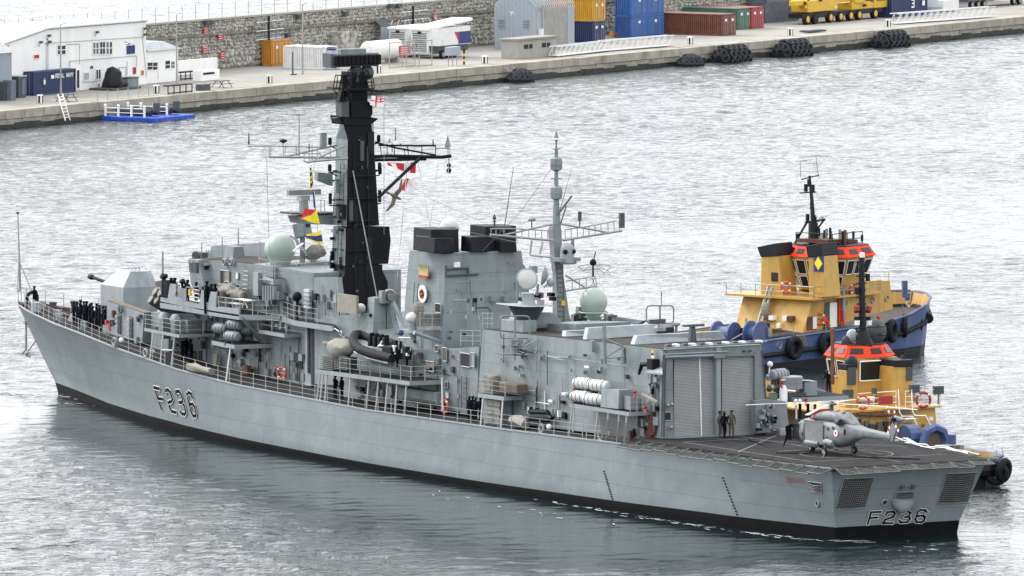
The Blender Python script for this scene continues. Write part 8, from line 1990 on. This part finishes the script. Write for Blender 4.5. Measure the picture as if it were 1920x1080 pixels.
# ---- grey arched shed
ysd = q(1006,94).y; xsd = q(1006,94).x
SH = qthing('arched_shed',(xsd,ysd,ZQ),'large grey corrugated shed with curved roof and a roller door','building')
Ws = QX(927,88,xsd).y-ysd; Ls_ = QY(1077,85,ysd).x-xsd; Hs = QX(1003,11,xsd).z-ZQ
gp = [];
for k in range(13):
    a = pi*k/12; gp.append(V((0,Ws/2-Ws/2*cos(a)*1.0,Hs-.6+ (1.9*sin(a)))))
pr2 = [V((0,0,0))]+gp+[V((0,Ws,0))]
g = MB(); g.slab(pr2,(.05,0,0)); g.build('gable_wall','shed_grey',SH)
pts = corr(V((-.03,.02,0)),V((-.03,Ws-.02,0)),0,0,.09,V((-1,0,0)),.5)
g = MB(); g.loft([[V((a.x,a.y,0)) for a in pts],[V((a.x,a.y,Hs-.6+1.9*math.sin(pi*min(1,max(0,a.y/Ws)))-.02)) for a in pts]],cap=False,closed=False); g.build('corrugated_cladding','shed_grey',SH)
g = MB(); n_ = int(Ls_/.45)
for k in range(n_):
    x0 = .1+k*.45
    for o_,x1_,x2_ in ((0,x0,x0+.25),(.07,x0+.25,x0+.45)):
        g.loft([[V((x1_,p_.y+(.5-p_.y/Ws)*-2*o_,p_.z+o_)) for p_ in pr2[1:-1]],[V((x2_,p_.y+(.5-p_.y/Ws)*-2*o_,p_.z+o_)) for p_ in pr2[1:-1]]],cap=False,closed=False)
g.build('curved_roof','roof_grey',SH)
g = MB(); g.box2((.05,0,0),(Ls_,.1,Hs-.6)); g.build('side_wall','shed_grey',SH)
dx0,dx1 = QY(1017,90,ysd).x-xsd,QY(1062,90,ysd).x-xsd; dzt = QY(1030,15,ysd).z-ZQ
g = MB(); g.box2((dx0,-.08,0),(dx1,.0,dzt)); rd_ = g.build('roller_door','block_grey',SH); pr3 = None
for k in range(16):
    g = MB(); g.box(((dx0+dx1)/2,-.1,(k+.5)*dzt/16),(dx1-dx0-.1,.05,.1)); g.build('slat','block_grey',rd_)
for x0 in (dx0-.1,dx1+.1): g = MB(); g.box2((x0-.1,-.16,0),(x0+.1,0,dzt+.2)); g.build('door_frame','shed_grey',SH)
for y_ in (Ws*.82,Ws*.22):
    g = MB(); g.box((-.12,y_,Hs-2.2),(.1,.8,1.1)); lv = g.build('louvre','roof_grey',SH)
    for k in range(5): g = MB(); g.box((-.18,y_,Hs-2.6+k*.2),(.04,.76,.08)); g.build('louvre_blade','ship_dark',lv)
g = MB(); g.box((dx0-.7,-.25,1.9),(.6,.4,1.2)); g.build('meter_box','box_white',SH)
# shed beyond, between the stacks
p = q(1135,70); FS = qthing('grey_lean_to',V((p.x,p.y+7,ZQ)),'plain grey metal shed wall between the yellow and bright blue containers','building'); g = MB(); g.box2((-1,0,0),(14,5,7.5)); g.build('wall','shed_grey',FS)
# ---- blockhouse
p = q(970,111); HB_ = qthing('blockhouse',q(970,111),'small grey concrete blockhouse with two slit windows at the quay edge','building')
Lb_ = QY(1044,107,p.y).x-p.x; hb_ = QY(970,73,p.y).z-ZQ; Lb_ = Lb_*.98
g = MB(); g.box2((0,0,0),(Lb_,2.2,hb_-.2)); g.build('wall','block_grey',HB_); g = MB(); g.box2((-.2,-.2,hb_-.2),(Lb_+.2,2.4,hb_)); g.build('roof','concrete',HB_)
for t in (.28,.74):
    g = MB(); g.box((Lb_*t,-.0,hb_-1.0),(1.9,.06,.5)); w_ = g.build('window','dark_hole',HB_); g = MB(); g.box((Lb_*t,-.05,hb_-1.0),(.12,.06,.5)); g.build('mullion','block_grey',w_)
# ---- striped mooring bollards
for i,((px,py),lb) in enumerate((((75,193),'black and white striped bollard in front of the navy container'),((293,175),'black and white striped bollard right of the chain fence'),((505,156),'black and white striped bollard right of the second picnic table'),((709,137),'black and white striped bollard behind the top of the frigate mast'),((909,119),'black and white striped bollard left of the concrete blockhouse'),((1294,83),'black and white striped bollard above the half-sunk fender'),((1482,66.5),'black and white striped bollard above the middle round fender'),((1665,50),'black and white striped bollard in front of the container marked 3'))):
    B_ = qthing('bollard',q(px,py),lb,'bollard','striped bollards along the quay edge')
    g = MB(); g.lathe([(.3,0),(.3,.78),(.36,.82),(.3,.9)],(0,0,0),14); g.build('post','white',B_)
    for k in range(4):
        a = k*pi/2+.3; g = MB(); g.box((.29*cos(a),.29*sin(a),.42),(.06,.22,.8),rz=a); g.build('stripe','flag_black',B_)
# ---- furniture on the quay
def picnic(px,py,lb):
    T_ = qthing('picnic_table',q(px,py),lb,'picnic table','picnic tables on the quay'); g = MB(); g.box((0,0,.75),(2.2,.8,.06)); g.build('table_top','ship_dark',T_)
    for s in (-.75,.75): g = MB(); g.box((0,s,.45),(2.2,.28,.05)); g.build('seat','ship_dark',T_)
    for x_ in (-.8,.8):
        for s in (-1,1): g = MB(); g.rod((x_,s*.85,0),(x_,s*.25,.75),.05,4); g.build('leg','ship_dark',T_)
picnic(125,190,'picnic table at the head of the quay ladder'); picnic(416,164,'picnic table near the white bench walls')
def frame_bench(px0,px1,py,h_,lb):
    a = q(px0,py); b_ = QY(px1,py-1,a.y); T_ = qthing('steel_bench',a,lb,'bench',None); L_ = b_.x-a.x
    g = MB(); g.box((L_/2,.3,h_),(L_,.7,.14)); g.build('seat','tug_black',T_)
    for k in range(5): g = MB(); g.rod((L_*k/4,0,0),(L_*k/4,0,h_),.075,4); g.build('leg','tug_black',T_)
    g = MB(); g.rod((0,0,.15),(L_,0,.15),.07,4); g.build('rail','tug_black',T_)
frame_bench(315,360,177.5,.95,'long dark steel bench near the quay edge'); frame_bench(339,375,151,.9,'dark steel bench against the white low wall')
for px0,px1,py,h_,d_,m_,lb,nm in ((378,395,170.5,.7,.8,'ship_dark','black box with a notched top on the quay edge','storage_box'),(378,412,152.5,1.2,1.2,'building_white','white low box with dark slot right of the steel bench','low_wall'),(335,408,142,1.7,.4,'building_white','white low wall behind the steel benches','low_wall'),(240,260,159,1.0,1.2,'ship_grey','grey wheeled bin beside the covered anchor','bin')):
    a = q(px0,py); a.y = min(a.y,y_b-1.6) if nm == 'bin' else a.y; a.x = QY(px0,py,a.y).x; b_ = QY(px1,py-1,a.y); T_ = qthing(nm,a,lb,nm.replace('_',' ')); g = MB(); g.box2((0,0,0),(b_.x-a.x,d_,h_)); g.build('body',m_,T_,bevel=.04)
    if 'slot' in lb: g = MB(); g.box2((.3,-.03,.7),(2.6,0,.95)); g.build('slot','dark_hole',T_)
    if 'bin' in lb: g = MB(); g.box2((-.08,-.08,h_),(b_.x-a.x+.08,d_+.08,h_+.08)); g.build('lid','ship_dark',T_)
# black covered anchor monument
T_ = qthing('covered_mound',V((QY(216,162,y_b-2.2).x,y_b-2.2,ZQ)),'black plastic-wrapped object on a flat pallet before the white building','covered object'); g = MB(); g.box((0,0,.12),(5.6,3.2,.2)); g.build('pallet','ship_dark',T_)
g = MB(); g.lathe([(1.15,0),(1.2,.5),(.95,1.2),(.9,1.7),(.6,2.15),(.05,2.35)],(-.4,0,.2),14); g.lump(.22,1.4); g.build('wrapped_top','tug_black',T_,smooth=True); g = MB(); g.sphere((1.3,0,.5),.5,10,6,(2.2,1.2,.9)); g.build('wrapped_foot','tug_black',T_,smooth=True)
# lamp posts
for px,py0,py1,lb,arm in ((114,46,178,'tall lamp post beside the navy blue container',1),(331.5,27,160,'tall lamp post right of the low white annex',1),(567.5,8,139,'tall thin lamp post in front of the white container',1)):
    p = q(px,py1); h_ = QY(px,py0,p.y).z-ZQ; T_ = qthing('lamp_post',p,lb,'lamp post','lamp posts on the quay'); g = MB(); g.tube([V((0,0,0)),V((0,0,1.2)),V((0,0,h_))],[.14,.1,.06],8); g.build('pole','block_grey',T_)
    g = MB(); g.rod((0,0,h_),(1.0,-.2,h_+.15),.04,5); g.build('arm','block_grey',T_); g = MB(); g.box((1.4,-.25,h_+.16),(1.1,.35,.15)); g.build('lantern','building_white',T_,bevel=.04)
p = q(549,140.5); T_ = qthing('dark_post',p,'plain dark post standing on the open quay before the white container','post'); g = MB(); g.rod((0,0,0),(0,0,2.6),.1,6); g.box((.2,0,.06),(.8,.4,.12)); g.build('post','ship_dark',T_)
# security post with panels by the wall
for px,py,y0,lb in ((350,118,42,'dark mast with grid panels against the stone wall, right of the annex'),(733,98,14,'dark mast with grid panels behind the white generators')):
    p = q(px,py); p.y = min(p.y,YW_-1); h_ = QY(px,y0,p.y).z-ZQ; T_ = qthing('grid_mast',p,lb,'mast','masts with grid panels'); g = MB(); g.rod((0,0,0),(0,0,h_),.16,6); g.build('pole','tug_black',T_)
    for k in range(6): g = MB(); g.rod((-2.6,0,h_-.2-k*.5),(3.2,0,h_-.1-k*.5),.04,4); g.build('grid_bar','white' if k % 2 else 'steel',T_)
    for k in range(5): g = MB(); g.rod((-2.6+1.45*k,0,h_),(-2.6+1.45*k,0,h_-2.7),.035,4); g.build('grid_post','steel',T_)
# chain fence
for i in range(6):
    px,py = 182.5+i*19.2,190-i*1.4*1.0-(i*.6); p = q(px,py); T_ = qthing('chain_post',p,['chain fence post nearest the ladder','second chain fence post from the ladder','third chain fence post from the ladder','third chain fence post from the striped bollard','chain fence post next but one to the striped bollard','chain fence post nearest the striped bollard'][i],'post','chain fence posts on the quay edge'); g = MB(); g.rod((0,0,0),(0,0,1.15),.05,5); g.build('post','block_grey',T_)
    if i < 5:
        nx_ = RQ.transposed() @ (W3(q(px+19.2,190-(i+1)*2.0))-T_.location)
        for z_ in (1.0,.55): g = MB(); g.tube([V((0,0,z_)),nx_*.25+V((0,0,z_-.2)),nx_*.5+V((0,0,z_-.28)),nx_*.75+V((0,0,z_-.2)),nx_+V((0,0,z_))],.02,4); g.build('chain','steel',T_)
# ladder down to the water
pt = q(112,180); g = MB(); T_ = qthing('quay_ladder',V((pt.x,.2,ZQ)),'pale ladder leaning over the quay edge down to the water','ladder')
la,lb_ = QY(113,176,.3),QY(127,226,-1.6); la,lb_ = [RQ.transposed() @ (W3(v)-T_.location) for v in (la,lb_)]
wd_ = V((1,0,0))
for s in (-.45,.45): g = MB(); g.rod(la+wd_*s,lb_+wd_*s,.06,5); g.build('side_rail','white',T_)
for k in range(1,9): g = MB(); g.box(la.lerp(lb_,k/9),(.9,.2,.05)); g.build('rung','white',T_)
# floating pontoon with two inflatables
xp0 = QY(190,214,-.5).x; P_ = qthing('pontoon',V((xp0,-.5,-.25)),'bright blue modular pontoon with white rails moored at the quay','pontoon')
cube = None
for i in range(8):
    for j in range(7):
        if cube is None: g = MB(); g.box((0,0,0),(.97,.97,.5)); o = g.build('float_block','float_blue',P_,bevel=.07); cube = o.data; o.location = (.5,-.5,.2)
        else: o = inst(cube,'float_block',(i+.5,-.5-j,.2),P_,0); bv = o.modifiers.new('bevel','BEVEL'); bv.width = .07
for x_ in (.2,4.6):
    for k in range(4): g = MB(); g.lathe([(.13,.4),(.13,1.6),(.17,1.6),(.1,1.75)],(x_,-.4-1.7*k,0),8); g.build('rail_post','white',P_)
    for z_ in (.85,1.35): g = MB(); g.rod((x_,-.4,z_),(x_,-5.5,z_),.05,5); g.build('rail','white',P_)
for i,lb in enumerate(('black inflatable boat on the blue pontoon, left of two','black inflatable boat on the blue pontoon, right of two')):
    T_ = qthing('inflatable',V((xp0+2.4+3.9*i,-3.9,.25)),lb,'boat','inflatables on the pontoon',rz=-pi/2)
    for s in (-.5,.5): g = MB(); g.tube([V((-2.8,s*.4,.6)),V((-2.0,s*1.3,.42)),V((2.0,s*1.3,.36))],[.26,.38,.32],10); g.build('tube','old_tyre',T_,smooth=True)
    g = MB(); g.box((2.2,0,.9),(.7,.55,1.2)); g.build('outboard','ship_dark',T_,bevel=.15); g = MB(); g.box((0,0,.55),(1.2,.5,.5)); g.build('seat','tug_black',T_,bevel=.08)
# ---- cylindrical and round fenders hung with tyres
def big_fender(px,py,w_px,h_px,lb,round_=False):
    c = FQ.pl(px,py,'Y',-1.9); s = (W3(c)-CAM).length/FPX; Lw = w_px*s/ .62; r_ = h_px*s/2*1.12
    T_ = qthing('floating_fender',V((c.x,-1.9,-.1)),lb,'fender','tyre-covered fenders along the quay')
    zc = .25 if not round_ else -.25
    Lh = w_px*s*.5/.55*.62 if not round_ else w_px*s*.5*.85
    g = MB()
    if round_: g.sphere((0,0,zc),1,18,10,(Lh,1.7,r_*1.45))
    else:
        g.lathe([(.05,-Lh),(r_*.75,-Lh*.95),(r_*1.0,-Lh*.72),(r_*1.0,Lh*.72),(r_*.75,Lh*.95),(.05,Lh)],(0,0,zc),18,Matrix.Rotation(pi/2,3,'Y'))
    g.build('body','rubber',T_,smooth=True)
    R1_ = .62
    if round_:
        for k in range(9):
            a = pi+pi*k/8+.0; n_ = V((cos(a)*.9,sin(a),.55)).normalized(); p_ = V((cos(a)*Lh*.78,sin(a)*1.35,zc+r_*.75)); g = MB(); g.torus(p_+n_*.05,.46,.17,M=n_.to_track_quat('Z','Y').to_matrix(),n=14,m=6); g.build('tyre','old_tyre',T_,smooth=True)
        for k in range(6):
            a = pi+pi*k/5; n_ = V((cos(a)*.5,sin(a)*.5,.9)).normalized(); p_ = V((cos(a)*Lh*.4,sin(a)*.8,zc+r_*1.3)); g = MB(); g.torus(p_,.4,.16,M=n_.to_track_quat('Z','Y').to_matrix(),n=12,m=6); g.build('tyre','old_tyre',T_,smooth=True)
    else:
        for ring,a in enumerate((-15,22,62,100)):
            for k in range(4):
                x_ = (k/3-.5)*Lh*1.25; n_ = V((0,-cos(R(a)),sin(R(a)))); p_ = V((x_,0,zc))+n_*(r_+.06); g = MB(); g.torus(p_,.43,.16,M=n_.to_track_quat('Z','Y').to_matrix(),n=14,m=6); g.build('tyre','old_tyre',T_,smooth=True)
        for k in range(5):
            a = R(10+k*40); n_ = V((-1,-.3*cos(a),.3*sin(a))).normalized(); p_ = V((-Lh*.93,-cos(a)*r_*.6,zc+sin(a)*r_*.6)); g = MB(); g.torus(p_,.4,.15,M=n_.to_track_quat('Z','Y').to_matrix(),n=12,m=6); g.build('tyre','old_tyre',T_,smooth=True)
    for s_ in (-.4,.4): g = MB(); g.rod((s_*Lh,.2,zc+r_),(s_*Lh*1.1,2.1,ZQ+.1),.04,4); g.build('mooring_chain','steel',T_)
big_fender(974,143,78,30,'half-sunk round fender covered in tyres below the concrete blockhouse',True); big_fender(1292,117,74,26,'half-sunk round fender covered in tyres left of three cylindrical ones',True)
big_fender(1371,101,80,40,'cylindrical fender covered in tyres, next to the half-sunk one'); big_fender(1486,89,80,40,'cylindrical fender covered in tyres below the mobile crane'); big_fender(1670,71,78,38,'cylindrical fender covered in tyres below the container marked 3')
# ---- aluminium gangways lying on the quay
def gangway(px0,py0,px1,py1,hpx,lb):
    a,b_ = q(px0,py0),q(px1,py1); d = b_-a; L_ = d.length; rz = math.atan2(d.y,d.x); s = (W3(a)-CAM).length/FPX; h_ = hpx*s
    T_ = thing('gangway',W3(a),lb,'gangway','aluminium gangways lying on the quay',rz=ANQ+rz)
    for y_ in (0,1.1):
        for z_ in (.12,h_): g = MB(); g.rod((0,y_,z_),(L_,y_,z_+.05),.07,5); g.build('chord','alu',T_)
        n_ = int(L_/1.25)
        for k in range(n_): g = MB(); x0 = L_*k/n_; g.rod((x0,y_,.12),(x0+L_/n_*.75,y_,h_),.045,4); g.rod((x0+L_/n_*.75,y_,h_),(x0+L_/n_*.75,y_,.12),.035,4); g.build('brace','alu',T_)
    g = MB(); g.box((L_/2,.55,.14),(L_,1.1,.05)); g.build('walkway','alu',T_)
gangway(1045,107,1140,97,19,'nearer aluminium lattice gangway right of the blockhouse'); gangway(1135,97,1264,87,20,'aluminium lattice gangway in front of the bright blue stack'); gangway(1682,46,1867,33,20,'long aluminium lattice gangway at the far right of the quay')
# ---- fence with cranked posts, tank, generators, trailer
for i in range(8):
    px = 590+i*25.5; py0 = 92-i*.7; p = q(px,py0+6); p.y = min(p.y,YW_-.8); T_ = qthing('fence_post',p,['cranked white fence post nearest the white container','second cranked white fence post','third cranked white fence post','fourth cranked white fence post','cranked white fence post at the grey panel edge','cranked white fence post in the grey panels','seventh cranked white fence post by the grey panels','last cranked white fence post beside the mast'][i],'fence post','cranked fence posts before the stone wall')
    g = MB(); g.tube([V((0,0,0)),V((0,0,3.2)),V((-.55 if i > 2 else .55,0,4.0))],.06,5); g.build('post','building_white',T_)
p = q(664,101); p.y = min(p.y,YW_-1.2); T_ = qthing('mesh_fence',p,'blue-grey mesh panels between cranked posts, in front of the wall','fence'); w_ = QY(715,97,p.y).x-p.x
for k in range(3): g = MB(); g.box2((w_*k/3+.05,0,.1),(w_*(k+1)/3-.05,.06,3.4)); g.build('panel','shed_grey',T_)
g = MB(); g.slab([V((0,0,3.4)),V((w_,0,3.4)),V((w_,.9,4.1)),V((0,.9,4.1))],(0,0,.05)); g.build('cranked_top','ship_dark',T_)
p = q(640,112); T_ = qthing('concrete_kiosk',V((p.x,p.y,ZQ)),'small rough concrete kiosk behind the radar of the frigate','kiosk'); g = MB(); g.box2((0,0,0),(3.4,2.0,3.2)); g.build('wall','rubble',T_)
p = q(618,131); T_ = qthing('water_tank',p,'grey cabinet with a round blue lid right of the white container','tank'); g = MB(); g.box2((0,0,0),(2.2,1.8,2.2)); g.build('cabinet','roof_grey',T_,bevel=.05); g = MB(); g.lathe([(1.0,2.25),(1.0,2.4),(.6,2.6)],(1.1,.9,0),16); g.build('lid','navy_blue',T_)
p = q(700,121); T_ = qthing('fuel_tank',V((p.x,p.y+1,ZQ)),'white horizontal cylindrical tank behind the wire gates','tank'); g = MB(); g.lathe([(.05,0),(.9,.15),(1.15,.5),(1.15,6.5),(.9,6.85),(.05,7)],(0,0,1.5),20,Matrix.Rotation(pi/2,3,'Y')); g.build('shell','box_white',T_,smooth=True)
for x_ in (1.2,5.6): g = MB(); g.box((x_,0,.3),(.4,1.8,.7)); g.build('saddle','block_grey',T_)
for i,(px,py,lb) in enumerate(((771,88,'white louvred generator, farther left'),(812,92,'white louvred generator, nearer right'))):
    p = QY(px-9,py,YW_-(5.5 if i == 0 else 9)); p.z = ZQ; y = QX(742 if i == 0 else 785,py,p.x).y-p.y; T_ = qthing('generator',p,lb,'generator','white generator containers'); Wg = max(2.4,min(4,y)); g = MB(); g.box2((0,0,.5),(6.5,Wg,3.3)); g.build('casing','box_white',T_,bevel=.05)
    for k in range(9): g = MB(); g.box((-.04,Wg*.5,.9+k*.25),(.06,Wg*.8,.09)); g.build('louvre','ship_dark',T_)
    g = MB(); g.box((-.05,Wg*.5,3.0),(.06,.5,.3)); g.build('dark_vent','dark_hole',T_)
    g = MB(); g.slab([V((-.2,-.1,3.3)),V((6.6,-.1,3.35)),V((6.6,Wg+.1,3.35)),V((-.2,Wg+.1,3.3))],(0,0,.25)); g.build('roof','building_white',T_)
p = q(822,111); TR = qthing('lorry_trailer',p,'white trailer with a blue and red rear panel, standing on wheels','trailer'); xe = QY(882,103,p.y).x-p.x; zt_ = QY(822,53,p.y).z-ZQ
g = MB(); g.box2((0,0,1.5),(xe,2.5,zt_)); g.build('box_body','box_white',TR,bevel=.04); g = MB(); g.box2((xe*.62,-.02,1.6),(xe+.02,0,zt_-.6)); g.build('blue_panel','flag_blue',TR)
g = MB(); g.slab([V((xe*.5,-.03,zt_-.6)),V((xe*.64,-.03,zt_-.6)),V((xe*.64,-.03,zt_-1.8))],(0,-.01,0)); g.build('red_flash','red',TR)
g = MB(); g.slab([V((0,-.1,zt_)),V((xe+.3,-.1,zt_+.6)),V((xe+.3,2.6,zt_+.6)),V((0,2.6,zt_))],(0,0,.3)); g.build('roof_fairing','building_white',TR)
for x_ in (1.0,2.4,3.6): wheel((x_,.1,.5),.5,.35,TR)
g = MB(); g.box2((.3,.3,.8),(xe,2.2,1.5)); g.build('chassis','ship_dark',TR)
for i,(px,py,lb) in enumerate(((730,128,'wire mesh gate leaf left of the red notice'),(762,127,'wire mesh gate leaf behind the red notice'))):
    p = q(px,py); T_ = qthing('mesh_gate',p,lb,'gate','mesh gates across the quay'); L_ = 5.5
    for a,b_ in (((0,0,0),(0,0,3)),((L_,0,0),(L_,0,3)),((0,0,.1),(L_,0,.1)),((0,0,2.9),(L_,0,2.9)),((0,0,1.5),(L_,0,1.5)),((L_/2,0,0),(L_/2,0,3))): g = MB(); g.rod(a,b_,.06,5); g.build('frame_bar','block_grey',T_)
p = q(757,122); T_ = qthing('red_notice',p,'red notice board on a leg by the mesh gates','sign'); g = MB(); g.box((0,0,1.6),(2.0,.06,1.3)); sg = g.build('board','sign_red',T_)
for k in range(4): g = MB(); g.box((0,-.05,2.0-k*.25),(1.5,.02,.08)); g.build('text_line','white',sg)
g = MB(); g.rod((.6,0,0),(.6,0,1.4),.05); g.build('leg','steel',T_)
p = q(775,113); T_ = qthing('speed_sign',p,'round white speed limit sign reading 20','sign'); g = MB(); Mx3 = Matrix.Rotation(pi/2,3,'X'); g.lathe([(.55,0),(.55,.05)],(0,0,1.6),18,Mx3); dsk = g.build('disc','white',T_); g = MB(); g.torus((0,-.06,1.6),.5,.06,'Y',18,5); g.build('rim','ship_dark',dsk); lettering('20',(-.3,-.09,1.35),(1,0,0),(0,0,1),.24,.48,.1,.08,'flag_black',dsk,(0,-1,0)); g = MB(); g.rod((0,.05,0),(0,.05,1.5),.05); g.build('pole','steel',T_)
p = q(870,121); T_ = qthing('striped_post',p,'short post with black and yellow stripes','post');
for k in range(5): g = MB(); g.lathe([(.12,k*.32),(.12,k*.32+.32)],(0,0,0),8); g.build('band','yellow' if k % 2 else 'flag_black',T_)
g = MB(); g.sphere((0,0,1.75),.2,8,6); g.build('knob','tug_black',T_)
p = q(840,124); T_ = qthing('control_cabinet',p,'grey cabinet on a small frame left of the striped post','cabinet'); g = MB(); g.box((1,0,1.7),(2.2,.8,1.0)); g.build('cabinet','shed_grey',T_,bevel=.05)
for x_ in (.1,1,1.9): g = MB(); g.rod((x_,0,0),(x_,0,1.2),.05); g.build('leg','steel',T_)
# ---- mobile crane
CX = q(1512,46.5); MC = qthing('mobile_crane',CX,'yellow six-axle mobile crane parked on the quay','crane vehicle'); xe = QY(1655,35,CX.y).x-CX.x
def mc(px,py,off=0): v = QY(px,py,CX.y); return V((v.x-CX.x,off,v.z-ZQ))
g = MB(); g.box2((0,0,.75),(xe,2.6,1.35)); g.build('chassis','tug_black',MC,bevel=.05)
g = MB(); g.box2((mc(1517,30).x,.1,1.45),(mc(1572,30).x,2.6,3.0)); g.build('engine_house','crane_yellow',MC,bevel=.12)
g = MB(); g.box2((mc(1600,30).x,.2,1.3),(mc(1660,30).x,2.5,2.2)); g.build('front_deck','crane_yellow',MC,bevel=.08)
cab = MB(); cab.loft([[V((mc(1640,30).x,y_,1.3)),V((mc(1668,30).x,y_,1.3)),V((mc(1667,30).x,y_,2.4)),V((mc(1660,30).x,y_,3.2)),V((mc(1640,30).x,y_,3.2))] for y_ in (.1,2.4)]); cb_ = cab.build('cab','crane_yellow',MC,bevel=.06)
g = MB(); g.box2((mc(1645,30).x,.05,2.2),(mc(1660,30).x,.1,2.95)); g.build('cab_window','glass_dark',cb_)
g = MB(); g.slab([mc(1500,12,.6),mc(1500,2,.6),mc(1660,-14,.6),mc(1660,-4,.6)],(0,1.0,0)); g.build('boom','crane_yellow',MC,bevel=.08)
g = MB(); g.box2((mc(1605,22).x,.0,2.1),(mc(1622,20).x,.9,3.6)); g.build('crane_cab','crane_yellow',MC,bevel=.08)
for px,rim_ in ((1513,'crane_yellow'),(1528,'tug_black'),(1556,'crane_yellow'),(1575,'crane_yellow'),(1594,'crane_yellow'),(1610,'crane_yellow'),(1640,'crane_yellow')): wheel(V((mc(px,35).x,.1,.68)),.68,.55,MC,rim=rim_)
for k in range(14):
    g = MB(); g.box((qr.uniform(.5,xe),qr.uniform(-.05,.6),qr.uniform(1.3,3.4)),(qr.uniform(.2,1),.2,qr.uniform(.1,.5))); g.build('fitting',qr.choice(['tug_black','crane_yellow','white','ship_dark']),MC)
# bits beyond the crane
p = q(1815,17); T_ = qthing('low_loader',p,'dark low-loader chassis at the far right end of the quay','trailer'); g = MB(); g.box2((0,0,.9),(16,2.5,1.5)); g.build('chassis','ship_dark',T_)
for x_ in (1,2.6,4.2,12,13.6): wheel((x_,.1,.5),.5,.4,T_)
p = q(1750,25); T_ = qthing('machinery_crate',p,'grey upright machine part beside the container marked 3','machinery'); g = MB(); g.lathe([(1.2,0),(1.4,.8),(.9,1.8),(.5,2.8)],(1,1,0),10); g.build('body','shed_grey',T_); g = MB(); g.box((5,1,.8),(4,1.5,1.4)); g.build('pallet_load','box_white',T_)
for i,(px,py,m_,lb) in enumerate(((1150,71,'box_orange','small heap of orange gear behind the gangway'),(1168,71,'box_red','small heap of red gear behind the gangway'),(1520,62,'ship_dark','pair of dark steel beams lying near the round fenders'))):
    p = q(px,py); T_ = qthing('gear_heap',p,lb,'equipment'); rr_ = random.Random(i)
    for k in range(5): g = MB(); g.box((rr_.uniform(0,3),rr_.uniform(0,1),rr_.uniform(.15,.6 if i < 2 else .2)),(rr_.uniform(.5,1.6 if i < 2 else 4),.5,rr_.uniform(.2,.6 if i < 2 else .25)),rz=rr_.uniform(-.5,.5)); g.build('piece',m_,T_)
